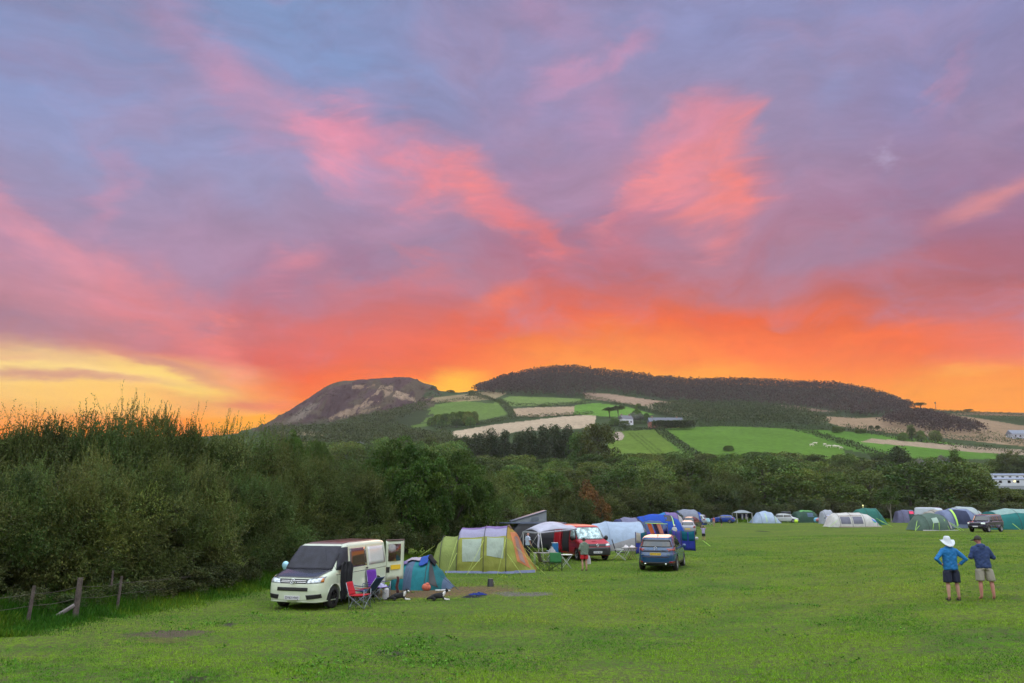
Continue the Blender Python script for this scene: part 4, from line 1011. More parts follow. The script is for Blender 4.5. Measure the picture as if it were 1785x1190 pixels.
def emblem(par, x, z, sg, r, kind, m=CHROME):
    mb = MB(); mb.lathe([(r, 0), (r, .012), (r * .86, .012), (r * .86, 0)], axis='Z', n=28)
    def bar(a, b, w_=.13):
        a = Vector((a[0] * r, a[1] * r, .006)); b = Vector((b[0] * r, b[1] * r, .006)); mb.tube([a, b], r * w_ * .5, 5)
    if kind == 'vw':
        bar((-.36, .76), (0, .06)); bar((.36, .76), (0, .06))
        bar((-.70, .42), (-.30, -.78)); bar((-.30, -.78), (0, -.08)); bar((0, -.08), (.30, -.78)); bar((.30, -.78), (.70, .42))
    else:
        for k in range(8):
            a0, a1 = -1 + k / 4, -1 + (k + 1) / 4; f = lambda q: (q * .82, .22 + (-.55 * (1 - abs(q)) ** 1.6)); bar(f(a0), f(a1), .16)
    o = mb.build('badge', m, par); o.rotation_euler = (rad(90), 0, rad(90) * sg); o.location = (x, 0, z); return o

# --- large panel van body, shared by the white and the red one
def van_body(low=False):
    return Body(1.95, .24 if low else .3, [(.24,2.38),(.34,2.43),(.6,2.45),(.78,2.43),(.90,2.37),(.98,2.24),(1.04,2.05),(1.10,1.84),(1.16,1.62),(1.5,1.30),(1.82,.98),(1.88,.80),(1.92,.50),(1.95,.0)],
        [(.24,-2.38),(.4,-2.45),(1.1,-2.45),(1.8,-2.38),(1.88,-2.32),(1.92,-2.2),(1.95,-1.9)], [(.24,.90),(.5,.945),(.95,.95),(1.12,.935),(1.5,.88),(1.82,.82),(1.88,.78),(1.92,.70),(1.95,.45)], 9)
def seams(t, B, xs, sg, zs=(.45, 1.8)):
    mb = MB()
    for x in xs: mb.grid(B.pside([(x, zs[0]), (x + .012, zs[0]), (x + .012, zs[1]), (x, zs[1])], sg, .003, 1, 10))
    mb.grid(B.pside([(-2.2, .985), (1.5, .985), (1.5, 1.0), (-2.2, 1.0)], sg, .004, 20, 1))
    return mb.build('panel_seam', SEAM, t)
def white_van(t, B):
    patch_ob('bonnet', B.ptop([(2.29, -.74), (1.60, -.86), (1.60, .86), (2.29, .74)], .014, 24, 24), mat('black_paint', (.012, .012, .018), rough=.22, coat=.9), t)
    cov = patch_ob('windscreen_cover', [[(x + .03 + .01 * math.sin(9 * y + 6 * z), y, z) for x, y, z in row] for row in B.pend([(-.84, 1.17), (.84, 1.17), (.80, 1.84), (-.80, 1.84)], 1, .02, 24, 12)], CLOTHB, t)
    patch_ob('windscreen_cover_flap', B.pside([(.78, 1.10), (1.44, 1.14), (1.04, 1.80), (.62, 1.80)], 1, .02), CLOTHB, t)
    patch_ob('windscreen_cover_flap', B.pside([(.78, 1.10), (1.44, 1.14), (1.04, 1.80), (.62, 1.80)], -1, .02), CLOTHB, t)
    patch_ob('roof_panel', B.ptop([(.72, -.66), (-2.2, -.66), (-2.2, .66), (.72, .66)], .004), mat('roof_wrap', (.10, .045, .04), rough=.3, coat=.5), t)
    patch_ob('side_window', B.pside([(-.62, 1.14), (.56, 1.14), (.50, 1.74), (-.62, 1.74)], 1, .008), GLASSB, t)
    fr = MB()
    for (a, b, c, d) in [(-.66, .60, 1.10, 1.14), (-.66, .56, 1.74, 1.78)]: fr.grid(B.pside([(a, c), (b, c), (b, d), (a, d)], 1, .010, 8, 1))
    fr.build('window_frame', mat('van_white', (.60, .66, .52)), t)
    patch_ob('quarter_panel', B.pside([(-2.1, 1.14), (-.78, 1.14), (-.78, 1.74), (-2.05, 1.74)], 1, .006), paint('pearl_panel', (.62, .62, .62), .12), t)
    patch_ob('side_window', B.pside([(-2.1, 1.14), (.56, 1.14), (.50, 1.74), (-2.05, 1.74)], -1, .008), GLASS, t)
    seams(t, B, (.64, -.68, 1.42), 1); seams(t, B, (.64, -.68), -1)
    for sg in (1, -1):
        mb = MB(); P = B.pend([(sg * .44, .80), (sg * .90, .82), (sg * .90, .99), (sg * .50, .93)], 1, .012); mb.grid(P); mb.build('headlight', LAMP, t, thick=.012)
        patch_ob('indicator', B.pside([(2.16, .84), (2.28, .84), (2.22, .98), (2.12, .99)], sg, .012, 3, 3), AMB, t)
        patch_ob('fog_intake', B.pend([(sg * .50, .34), (sg * .88, .38), (sg * .88, .50), (sg * .46, .47)], 1, .01), BLACK, t)
        mb = MB(); P = B.pend([(sg * .16, .255), (sg * .94, .25), (sg * .94, .28), (sg * .16, .285)], 1, .035, 10, 1); mb.grid(P); mb.build('splitter', mat('van_white', (.60, .66, .52)), t, thick=.012)
    g = patch_ob('grille', B.pend([(-.44, .80), (.44, .80), (.50, .93), (-.50, .93)], 1, .010), BLACK, t)
    mb = MB()
    for z in (.835, .88): mb.grid(B.pend([(-.43, z), (.43, z), (.43, z + .008), (-.43, z + .008)], 1, .018, 8, 1))
    mb.build('grille_bar', CHROME, t)
    emblem(t, 2.455, .862, 1, .085, 'vw')
    patch_ob('bumper_grille', B.pend([(-.52, .585), (.52, .585), (.52, .69), (-.52, .69)], 1, .01), BLACK, t)
    plate(t, 'DV63 HWJ', 2.452, .385, 1, PLATEW)
    mirror(t, 1.22, .93, 1.22, 1, BLACK); mirror(t, 1.22, .93, 1.22, -1, mat('mirror_sky_reflection', (.35, .62, .75), rough=.2, metal=.3))  # far-side mirror: reflected blue sky put into its base colour
    mb = MB(); mb.box((.50, .965, 1.06), (.14, .03, .035), bev=.01); mb.build('door_handle', BLACK, t)
    mb = MB(); mb.box((-.58, .965, 1.06), (.14, .03, .035), bev=.01); mb.build('door_handle', BLACK, t)
    # open rear barn door on the near side, standing back from the rear corner
    d = thing_part('rear_door', t, (-2.36, .80, 0), rad(156)); wm = mat('van_white', (.60, .66, .52))
    P = [[(x, .03 * math.sin(math.pi * x / .8), z) for z in np.linspace(.48, 1.88, 10)] for x in np.linspace(.03, .86, 7)]
    mb = MB(); mb.grid(P); mb.build('door_panel', wm, d, thick=.07)
    for sg in (-1,):
        mb = MB(); mb.grid([[(x, .03 + sg * .065, z) for z in (1.14, 1.74)] for x in (.1, .40, .70)]); mb.build('door_window', GLASSB, d, thick=.01)
    mb = MB(); mb.box((.44, -.02, 1.88), (.86, .10, .05), bev=.02); mb.build('door_lip', mat('roof_wrap', (.10, .045, .04)), d)
    p = MB().box((0, 0, 0), (.46, .014, .16)).build('number_plate', PLATEY, d, loc=(.46, -.045, .92)); MB().box((0, 0, 0), (.16, .02, .2)).build('latch_recess', BLACK, d, loc=(.10, -.03, .84))
    # black sheet standing for the shaded inside, laid over the closed rear
    mb = MB(); mb.grid(B.pend([(.1, .5), (.86, .5), (.8, 1.82), (.1, 1.82)], -1, .01)); mb.build('rear_opening_shade', BLACK, t)
    mb = MB(); mb.grid(B.pend([(-.86, .5), (.08, .5), (.08, 1.82), (-.8, 1.82)], -1, .02)); mb.build('rear_door', wm, t)
c_ = lambda g, l, rz: (g.x - (l[0] * math.cos(rz) - l[1] * math.sin(rz)), g.y - (l[0] * math.sin(rz) + l[1] * math.cos(rz)), g.z)
rzw = rad(-106)
WV = car('camper_van', 'cream-white camper van with black bonnet, covered windscreen and an open rear door', 'camper van', van_body(True), paint('van_white', (.60, .66, .52)), (1.55, -1.45, .335, .23), RIMD, c_(G(577, 1060), (1.55, .85), rzw), rzw, extra=white_van, spokes=5, twin=True)
def red_van(t, B):
    red = MATS['van_red']
    patch_ob('windscreen_screen', B.pend([(-.80, 1.19), (.80, 1.19), (.75, 1.80), (-.75, 1.80)], 1, .008, 14, 8), SILVERSCR, t)
    fr = MB()
    for q in ([(-.86, 1.15), (.86, 1.15), (.86, 1.19), (-.86, 1.19)], [(-.84, 1.15), (-.80, 1.15), (-.75, 1.84), (-.79, 1.84)], [(.80, 1.15), (.84, 1.15), (.79, 1.84), (.75, 1.84)], [(-.79, 1.80), (.79, 1.80), (.78, 1.83), (-.78, 1.83)]): fr.grid(B.pend(q, 1, .010, 8, 6))
    fr.build('windscreen_seal', BLACK, t)
    for sg in (1, -1):
        patch_ob('door_window', B.pside([(.58, 1.16), (1.42, 1.16), (1.04, 1.72), (.56, 1.76)], sg, .008), BLACK, t)
        patch_ob('window_screen', B.pside([(.64, 1.20), (1.30, 1.20), (.98, 1.68), (.62, 1.70)], sg, .022), SILVERSCR, t)
        patch_ob('headlight', B.pend([(sg * .52, .82), (sg * .90, .84), (sg * .90, 1.0), (sg * .56, .94)], 1, .012), LAMP, t)
        seams(t, B, (.48, 1.46), sg)
    patch_ob('grille', B.pend([(-.52, .80), (.52, .80), (.56, .94), (-.56, .94)], 1, .010), BLACK, t)
    patch_ob('front_bumper', B.pend([(-.94, .32), (.94, .32), (.94, .76), (-.94, .76)], 1, .02, 16, 6), mat('bumper_plastic', (.025, .026, .03), rough=.5), t)
    patch_ob('bumper_grille', B.pend([(-.5, .60), (.5, .60), (.5, .70), (-.5, .70)], 1, .032), BLACK, t)
    emblem(t, 2.46, .87, 1, .085, 'vw'); plate(t, 'WV61 KJO', 2.485, .49, 1, PLATEW)
    mb = MB(); mb.box((1.93, 0, B.top(1.93, 0) + .008), (.10, .26, .006), rz=.2); mb.build('bonnet_mark', BLACK, t)
    mirror(t, 1.26, .93, 1.22, 1, BLACK); mirror(t, 1.26, .93, 1.22, -1, BLACK)
    # open sliding door: near-black sheet for the shaded doorway, door slid back
    patch_ob('side_doorway_shade', B.pside([(-.72, .42), (.42, .42), (.42, 1.78), (-.72, 1.78)], -1, .006), mat('van_inside_shade', (.01, .008, .01), rough=.9), t)
    P = [[(x, -(B.side(x, z) + .07), z) for z in np.linspace(.42, 1.80, 9)] for x in np.linspace(-1.95, -.80, 7)]
    mb = MB(); mb.grid(P); mb.build('sliding_door', red, t, thick=.05)
    mb = MB(); mb.grid(B.pside([(.6, .98), (1.4, .98), (1.4, 1.0), (.6, 1.0)], -1, .012, 6, 1)); mb.build('trim_strip', CHROME, t)
rzr = rad(-73)
RV = car('camper_van', 'red camper van with silver windscreen screens and side door open under the white awning', 'camper van', van_body(), paint('van_red', (.36, .010, .020), .4), (1.55, -1.45, .335, .22), RIMS, c_(G(1057, 976), (1.7, .85), rzr), rzr, extra=red_van)
# --- dark blue SUV seen from behind
def suv_body():
    return Body(1.68, .26, [(.26,2.15),(.4,2.25),(.7,2.28),(.85,2.22),(.95,1.9),(1.02,1.4),(1.08,1.05),(1.5,.35),(1.6,.15),(1.65,-.1),(1.68,-.6)],
        [(.26,-2.16),(.4,-2.25),(.62,-2.28),(.75,-2.27),(.98,-2.18),(1.1,-2.10),(1.40,-1.94),(1.47,-1.88),(1.55,-1.72),(1.62,-1.25),(1.66,-.8),(1.68,-.3)], [(.26,.84),(.45,.90),(.8,.92),(.98,.90),(1.08,.87),(1.5,.74),(1.58,.70),(1.64,.60),(1.68,.38)], 5)
def suv(t, B):
    patch_ob('rear_window', B.pend([(-.76, 1.12), (.76, 1.12), (.67, 1.39), (-.67, 1.39)], -1, .010, 14, 6), GLASS, t)
    patch_ob('window_surround', B.pend([(-.78, 1.385), (.78, 1.385), (.72, 1.46), (-.72, 1.46)], -1, .014, 14, 3), BLACK, t)
    patch_ob('rear_wiper', B.pend([(-.35, 1.135), (.02, 1.14), (.02, 1.165), (-.35, 1.15)], -1, .02, 6, 1), BLACK, t)
    for sg in (1, -1):
        l = patch_ob('tail_light', B.pend([(sg * .50, 1.03), (sg * .88, .93), (sg * .86, 1.06), (sg * .62, 1.06)], -1, .014), REDL, t)
        patch_ob('tail_light', B.pside([(-2.15, .94), (-1.86, 1.0), (-1.9, 1.05), (-2.1, 1.06)], sg, .012), REDL, t)
        patch_ob('reflector', B.pend([(sg * .62, .40), (sg * .86, .40), (sg * .86, .47), (sg * .62, .47)], -1, .018), REDL, t)
        patch_ob('side_window', B.pside([(-1.75, 1.12), (.82, 1.10), (.42, 1.42), (-1.45, 1.46)], sg, .010, 14, 5), GLASS, t)
        patch_ob('wheel_arch_trim', B.pside([(-2.1, .28), (2.0, .28), (2.0, .40), (-2.1, .40)], sg, .012, 20, 2), BLACK, t)
        seams(t, B, (.85, -.15, -1.05), sg, (.45, 1.5))
        mb = MB(); mb.box((-2.30, sg * .48, .36), (.14, .10, .07), bev=.02); mb.build('exhaust_tip', CHROME, t)
    patch_ob('bumper_valance', B.pend([(-.90, .27), (.90, .27), (.90, .44), (-.90, .44)], -1, .012, 14, 3), BLACK, t)
    patch_ob('tailgate_crease_shade', B.pend([(-.62, .655), (.62, .655), (.60, .70), (-.60, .70)], -1, .006, 12, 2), mat('crease_shadow', (.004, .01, .03), rough=.4), t)  # darker blue strip painted for the shade in the tailgate crease
    patch_ob('tailgate_wing_shade', B.pend([(-.80, .90), (.80, .90), (.52, .985), (-.52, .985)], -1, .006, 12, 2), mat('crease_shadow', (.004, .01, .03), rough=.4), t)  # same dark blue, painted shade above the plate
    emblem(t, -2.16, 1.055, -1, .085, 'wing'); plate(t, 'GW19 OLZ', -2.262, .81, -1, PLATEY)
    for sg in (1, -1):
        mb = MB(); mb.box((-2.25, sg * .62, .79), (.012, .14, .022)); mb.build('boot_badge', CHROME, t)
    mirror(t, .78, .90, 1.06, 1, mat('suv_blue', (.008, .048, .14)), .75); mirror(t, .78, .90, 1.06, -1, mat('suv_blue', (.008, .048, .14)), .75)
    mb = MB(); mb.add([(-1.30, -.02, 1.59), (-1.12, -.02, 1.62), (-1.30, .02, 1.59), (-1.12, .02, 1.62), (-1.36, 0, 1.70)], [(0, 1, 4), (1, 3, 4), (3, 2, 4), (2, 0, 4)]); mb.build('roof_aerial', BLACK, t)
rzs = rad(70.5)
SU = car('parked_car', 'dark blue SUV seen from behind, glowing orange along its roof edge, yellow plate', 'car', suv_body(), paint('suv_blue', (.008, .048, .14), .2), (1.38, -1.34, .36, .22), RIMS, c_(G(1120, 993), (-1.34, .8), rzs), rzs, extra=suv)
# --- smaller cars further off
def hatch(L=4.2, H=1.5, W=.88, mpv=0.):
    h = L / 2; return Body(H, .24, [(.24,h-.1),(.4,h),(.6,h-.02),(.75,h-.12),(.85,h-.5+mpv*.1),(.93,h-.95+mpv*.3),(H-.2,h-1.75+mpv*.5),(H-.08,h-2.0+mpv*.4),(H,h-2.4)],
        [(.24,-h+.1),(.45,-h),(.8,-h+.02),(.95,-h+.1),(H-.2,-h+.42),(H-.08,-h+.6),(H,-h+1.1)], [(.24,W-.06),(.5,W),(.85,W),(.95,W-.03),(H-.2,W-.20),(H-.08,W-.27),(H,W-.5)], 4.8)
def glz(lampr=True, rack=False, plates=(None, None)):
    def f(t, B):
        hF, hR = B.fr[1][1], B.re[1][1]; H = B.H
        patch_ob('windscreen', B.pend([(-.66, .98), (.66, .98), (.56, H - .16), (-.56, H - .16)], 1, .01), GLASS, t)
        patch_ob('rear_window', B.pend([(-.62, 1.0), (.62, 1.0), (.54, H - .17), (-.54, H - .17)], -1, .01), GLASS, t)
        xw = B.iv(B.fr, 1.0) - .28; xr = B.iv(B.re, 1.0) + .25; xt = B.iv(B.fr, H - .2) - .1; xrt = B.iv(B.re, H - .2) + .2
        for sg in (1, -1):
            for (a, b, c, d) in ((xw, (xw + xr) / 2 + .05, (xw + xr) / 2 + .05, xt), ((xw + xr) / 2 - .05, xr, xrt, (xw + xr) / 2 - .05)):
                patch_ob('side_window', B.pside([(a, .98), (b, .98), (c, H - .19), (d, H - .19)], sg, .01), GLASS, t)
            patch_ob('headlight', B.pend([(sg * .48, .62), (sg * .80, .64), (sg * .78, .76), (sg * .52, .72)], 1, .012), LAMP, t)
            patch_ob('tail_light', B.pend([(sg * .55, .74), (sg * .80, .74), (sg * .76, .94), (sg * .62, .94)], -1, .012), REDL, t)
            mirror(t, xw - .05, B.iv(B.wd, .95), 1.0, sg, BLACK, .7)
        patch_ob('grille', B.pend([(-.38, .52), (.38, .52), (.42, .66), (-.42, .66)], 1, .012), BLACK, t)
        plate(t, None, B.end(0, .4, 1) + .008, .42, 1, PLATEW); plate(t, None, B.end(0, .62, -1) - .008, .62, -1, PLATEY)
        if rack:
            mb = MB(); mb.box((-.1, .12, H + .20), (1.7, .75, .3), bev=.1); mb.build('roof_box', mat('roof_box_grey', (.03, .032, .045), rough=.4), t)
            mb = MB(); mb.box((.4, 0, H + .02), (.05, 1.1, .05)); mb.box((-.6, 0, H + .02), (.05, 1.1, .05)); mb.build('roof_bar', BLACK, t)
    return f
def simple_car(u, v, L, H, colr, head, label, mpv=0., rack=False, name='parked_car', sc=1., cname=None):
    g = G(u, v); return car(name, label, 'car', hatch(L, H, .88, mpv), paint(cname, colr), (L / 2 - .82, -L / 2 + .78, .31, .2), RIMS, tuple(g), rad(head), 'cars parked among the far tents', extra=glz(rack=rack), sc=sc)
simple_car(1260, 910, 4.4, 1.42, (.01, .045, .30), 150, 'small bright blue car on the grass left of the grey gazebo', cname='car_blue')
simple_car(1372, 907, 4.4, 1.62, (.45, .46, .48), -38, 'silver people carrier with dark roof box beside the white dome tent', .8, True, cname='car_silver')
simple_car(1441, 908, 4.2, 1.55, (.45, .12, .14), 172, 'pinkish red car between the green tent and the cream tunnel tent', .2, cname='car_pink')
simple_car(1450, 914, 4.1, 1.5, (.30, .42, .62), -112, 'pale blue car half hidden by the left end of the cream tent', cname='car_pale_blue')
simple_car(1200, 931, 4.3, 1.46, (.30, .30, .34), 76, 'silver hatchback seen from behind above the blue windbreak', cname='car_grey')
simple_car(1207, 921, 4.7, 1.55, (.02, .022, .028), 60, 'dark estate car behind the silver hatchback', cname='car_dark')
simple_car(1211, 914, 4.5, 1.62, (.40, .42, .46), 140, 'light grey car under the far blue tent, turned side on', .6, cname='car_light_grey')
simple_car(1743, 916, 4.4, 1.7, (.25, .02, .02), 40, 'dark red car roof showing behind the boxy dark four-wheel drive', .8, cname='car_maroon')
# boxy four-wheel drive
def box_body():
    return Body(1.88, .42, [(.42,2.28),(.55,2.38),(.95,2.38),(1.06,2.30),(1.10,2.0),(1.14,1.30),(1.18,1.18),(1.74,.82),(1.82,.68),(1.88,.3)],
        [(.42,-2.3),(.6,-2.38),(1.2,-2.36),(1.74,-2.26),(1.84,-2.15),(1.88,-1.9)], [(.42,.93),(.7,.96),(1.1,.96),(1.2,.93),(1.74,.80),(1.83,.74),(1.88,.5)], 7)
def boxy(t, B):
    patch_ob('windscreen', B.pend([(-.78, 1.2), (.78, 1.2), (.70, 1.72), (-.70, 1.72)], 1, .01), GLASS, t)
    for sg in (1, -1):
        for (a, b) in ((.92, .1), (.0, -.85), (-.95, -2.0)): patch_ob('side_window', B.pside([(a, 1.2), (b, 1.2), (b, 1.7), (min(a, .72), 1.7)], sg, .01), GLASS, t)
        patch_ob('headlight', B.pend([(sg * .58, .86), (sg * .90, .86), (sg * .90, 1.03), (sg * .60, 1.03)], 1, .012), mat('lamp_bright', (.75, .85, .8), rough=.2, coat=1), t)
        patch_ob('tail_light', B.pend([(sg * .75, .8), (sg * .92, .8), (sg * .9, 1.2), (sg * .75, 1.2)], -1, .012), REDL, t)
        mirror(t, 1.0, .94, 1.22, sg, BLACK, .8)
    patch_ob('grille', B.pend([(-.55, .84), (.55, .84), (.56, 1.0), (-.56, 1.0)], 1, .012), BLACK, t)
    patch_ob('front_bumper', B.pend([(-.92, .46), (.92, .46), (.92, .72), (-.92, .72)], 1, .015), BLACK, t); plate(t, None, 2.405, .63, 1, PLATEW)
    patch_ob('rear_window', B.pend([(-.7, 1.25), (.7, 1.25), (.62, 1.7), (-.62, 1.7)], -1, .01), GLASS, t)
rzl = rad(-146)
car('parked_car', 'boxy dark four-wheel drive with reddish roof in front of the teal tent at right', 'car', box_body(), paint('car_navy', (.03, .02, .06), .2), (1.45, -1.43, .37, .24), RIMS, tuple(G(1720, 927)), rzl, extra=boxy, sc=.9)
# ------------------------------------------------------------------ tents and camp gear
def fab(name, c, rough=.75, transl=.25, bump=.5, bs=5):
    if name in MATS: return MATS[name]
    m = bpy.data.materials.new(name); m.use_nodes = True; t = NT(m.node_tree); m.node_tree.nodes.clear()
    tc_ = t.n('ShaderNodeTexCoord').outputs['Object']; nz = t.noise(tc_, 2.2, 4, .6)
    cc = t.mix(t.ss(nz, .35, .65), tuple(c) + (1,), tuple(x * .86 for x in c) + (1,))
    d = t.n('ShaderNodeBsdfPrincipled'); t.put(d.inputs['Base Color'], cc); d.inputs['Roughness'].default_value = rough; d.inputs['Specular IOR Level'].default_value = .3
    bn = t.n('ShaderNodeBump'); bn.inputs['Strength'].default_value = bump; bn.inputs['Distance'].default_value = .06
    t.put(bn.inputs['Height'], t.noise(t.mapping(tc_, rot=(0, .5, 0), sc=(1, 1, .35)), bs, 3, .55, 1.5)); t.put(d.inputs['Normal'], bn.outputs[0])
    tr = t.n('ShaderNodeBsdfTranslucent'); t.put(tr.inputs[0], cc); mx = t.n('ShaderNodeMixShader'); mx.inputs[0].default_value = transl
    t.L.new(d.outputs[0], mx.inputs[1]); t.L.new(tr.outputs[0], mx.inputs[2])
    o = t.n('ShaderNodeOutputMaterial'); t.L.new(mx.outputs[0], o.inputs[0]); MATS[name] = m; return m
GUY = mat('guy_line', (.45, .55, .12), rough=.7); GUYG = mat('guy_line_bright', (.42, .72, .10), rough=.7); POLE = mat('tent_pole', (.03, .03, .03), rough=.5); POLEL = mat('light_pole', (.5, .5, .48), rough=.4, metal=.3)
class Tent:
    """hoop tent: stations of (x, half width, height, squareness, lean) along its length; surface follows (x, angle)"""
    def __init__(s, st_, seed=1, wr=.02): s.st = st_; s.seed = seed; s.wr = wr
    def S(s, x, f, off=0.):
        """x along the tent, f 0..1 from the near foot over the top to the far foot"""
        xs = [p[0] for p in s.st]; iv = lambda k: float(np.interp(x, xs, [p[k] for p in s.st]))
        b, h, q = iv(1), iv(2), iv(3); a = math.pi * f; n = 2 / q
        cy, sz = math.cos(a), math.sin(a); y = -(b) * math.copysign(abs(cy) ** n, cy); z = h * abs(sz) ** n
        # cloth sags between hoops and wrinkles
        k = np.searchsorted(xs, x); sag = 0
        if 0 < k < len(xs): u = (x - xs[k - 1]) / (xs[k] - xs[k - 1]); sag = -.045 * math.sin(math.pi * u) * abs(sz) ** .5
        w_ = s.wr * (mnoise.noise(Vector((x * 1.3 + z * 1.6 + s.seed * 9, x * .6 - z * 3.1, y * .8))) + .5 * mnoise.noise(Vector((x * 4 + s.seed, z * 3 - x * 2, y * 2)))) * min(1, z * 4)
        r = 1 + (sag + w_ * 1.6 + off) / max(.4, math.hypot(y, z)); return Vector((x, y * r, z * r))
    def panel(s, x0, x1, f0, f1, off=0., nx=14, nf=18):
        return [[s.S(x0 + (x1 - x0) * i / nx, f0 + (f1 - f0) * j / nf, off) for j in range(nf + 1)] for i in range(nx + 1)]
    def quad(s, q, off=.015, nx=8, nf=8):
        """q = four (x, f) corners"""
        a, b, c, d = q; R = []
        for i in range(nx + 1):
            u = i / nx; row = []
            for j in range(nf + 1):
                v = j / nf; p = [(a[k] * (1 - u) + b[k] * u) * (1 - v) + (d[k] * (1 - u) + c[k] * u) * v for k in (0, 1)]; row.append(s.S(p[0], p[1], off))
            R.append(row)
        return R
def guys(t, lines, m=None, r=.008):
    for a, b in lines: MB().tube([a, b], r, 4).build('guy_line', m or GUY, t)
def arch(t, T_, x, m=None, r=.014, f0=0, f1=1): MB().tube([T_.S(x, f0 + (f1 - f0) * i / 24, .02) for i in range(25)], r, 5).build('pole', m or POLE, t)
def tentob(name, label, u, v, rz, group=None, cat='tent'): return thing(name, label, cat, tuple(G(u, v)), rad(rz), group)

# --- green and purple tunnel tent
OLV = fab('olive_canvas', (.30, .32, .065)); LAV = fab('lavender_canvas', (.36, .34, .50)); PUR = fab('purple_canvas', (.22, .15, .36)); GRN = fab('green_canvas', (.25, .31, .085)); OCH = fab('ochre_canvas', (.38, .25, .05)); WIN = fab('pale_window', (.42, .50, .42), .3, .35); SKIRT = fab('blue_grey_skirt', (.20, .22, .36))
t = tentob('tunnel_tent', 'long green tunnel tent with lavender and purple roof and orange end window', 846, 999, -3); t.location = Vector(t.location) + Vector((-.12, 1.75, 0)); t.scale = (1.05, 1, 1)
TT = Tent([(-2.55,1.1,.03,2,0),(-2.15,1.45,1.28,2.1,0),(-1.9,1.5,1.62,2.2,0),(-1.15,1.6,1.66,2.2,0),(-1.1,1.7,2.02,2.2,0),(.10,1.75,2.10,2.2,0),(1.15,1.75,2.14,2.2,0),(1.5,1.65,1.82,2.1,0),(2.45,1.15,.04,2,0)], 2, .03)
mb = MB(); mb.grid(TT.panel(-2.55, -1.12, 0, 1)); mb.build('sleeping_section', GRN, t)
for (x0, x1) in ((-1.12, .10), (.10, 1.12)):
    mb = MB(); mb.grid(TT.panel(x0, x1, 0, .28)); mb.build('side_wall', OLV, t); mb = MB(); mb.grid(TT.panel(x0, x1, .28, .41)); mb.build('roof_panel', LAV, t)
    mb = MB(); mb.grid(TT.panel(x0, x1, .41, .74)); mb.build('roof_panel', PUR, t); mb = MB(); mb.grid(TT.panel(x0, x1, .74, 1)); mb.build('side_wall', OLV, t)
mb = MB(); mb.grid(TT.panel(1.12, 2.45, 0, .26)); mb.build('end_wall', OLV, t); mb = MB(); mb.grid(TT.panel(1.12, 2.45, .26, 1)); mb.build('end_wall', OCH, t)
mb = MB(); mb.grid(TT.quad([(-.85, .07), (-.05, .07), (-.02, .26), (-.92, .26)])); mb.build('window', WIN, t)
mb = MB(); mb.grid(TT.quad([(.25, .11), (1.0, .09), (1.0, .26), (.22, .27)])); mb.build('window', WIN, t)
ow = fab('orange_window', (.78, .30, .13), .35, .5)
mb = MB(); mb.grid(TT.quad([(1.62, .10), (2.24, .12), (1.66, .56), (1.26, .36)], .02)); mb.build('end_window', ow, t)
mb = MB(); mb.grid(TT.quad([(1.74, .13), (2.0, .14), (1.60, .40), (1.46, .32)], .035)); mb.build('window_mesh', fab('mesh_window', (.42, .28, .24), .4, .4), t)
mb = MB(); mb.grid([[(x, -1.74 - .10 * (1 - k) + .03 * math.sin(x * 9), .10 * k) for k in (0, .5, 1)] for x in np.linspace(-1.6, 1.5, 30)]); mb.build('mud_flap', SKIRT, t)
mb = MB(); mb.grid([[(1.5 + .92 * k / 10., -1.66 + .5 * k / 10. - .08 * (1 - j), .12 * j) for j in (0, 1)] for k in range(11)]); mb.build('mud_flap', SKIRT, t)
for x in (-1.9, -1.12, .10, 1.12): arch(t, TT, x)
mb = MB(); mb.grid(TT.quad([(1.16, .44), (1.30, .44), (1.30, .56), (1.16, .56)], .04)); mb.build('roof_vent', POLE, t)
guys(t, [((-2.2, -1.0, 1.2), (-3.9, -1.2, 0)), ((-1.12, -1.45, 1.5), (-1.45, -2.5, 0)), ((-1.12, -1.5, .9), (-1.45, -2.5, 0)), ((.10, -1.5, 1.5), (-.55, -2.7, 0)), ((.1, -1.6, .8), (-.55, -2.7, 0)), ((1.12, -1.45, 1.6), (.80, -2.7, 0)), ((1.15, -1.6, .9), (1.9, -2.8, 0)), ((1.4, -1.2, 1.3), (2.9, -2.3, 0))])

# --- small teal tent with washing on it
TEA = fab('teal_canvas', (.02, .22, .26)); SLT = fab('slate_canvas', (.10, .15, .24))
t = tentob('dome_tent', 'small teal and slate tent with clothes drying on its top', 728, 1029, -6); t.location = Vector(t.location) + Vector((0, 1.0, 0))
TD = Tent([(-1.15,.75,.04,2,0),(-.95,.95,.85,2.1,0),(-.25,1.05,1.08,2,0),(.35,1.0,1.16,1.8,0),(.80,.8,.66,1.7,0),(1.28,.45,.03,2,0)], 7, .05)
for (x0, x1, m) in ((-1.15, -.48, TEA), (-.48, -.16, SLT), (-.16, .42, TEA), (.42, .95, fab('teal_dark', (.015, .15, .17))), (.95, 1.28, SLT)):
    mb = MB(); mb.grid(TD.panel(x0, x1, 0, 1, 0, 8)); mb.build('canvas_panel', m, t)
for x in (-.95, .35): arch(t, TD, x, None, .012)
mb = MB(); mb.grid(TD.quad([(.50, .10), (.85, .06), (.42, .45), (.38, .45)], .02)); mb.build('door_gap', BLACK, t)
guys(t, [((-.2, -.95, .9), (-.3, -1.7, 0)), ((.9, -.6, .5), (1.7, -.9, 0))], SLT)
def rag(name, label, cat, P, m, grp=None):
    o = MB(); o.grid(P); b = o.build(name, m, None, thick=.012); return tag(b, label, cat, grp)
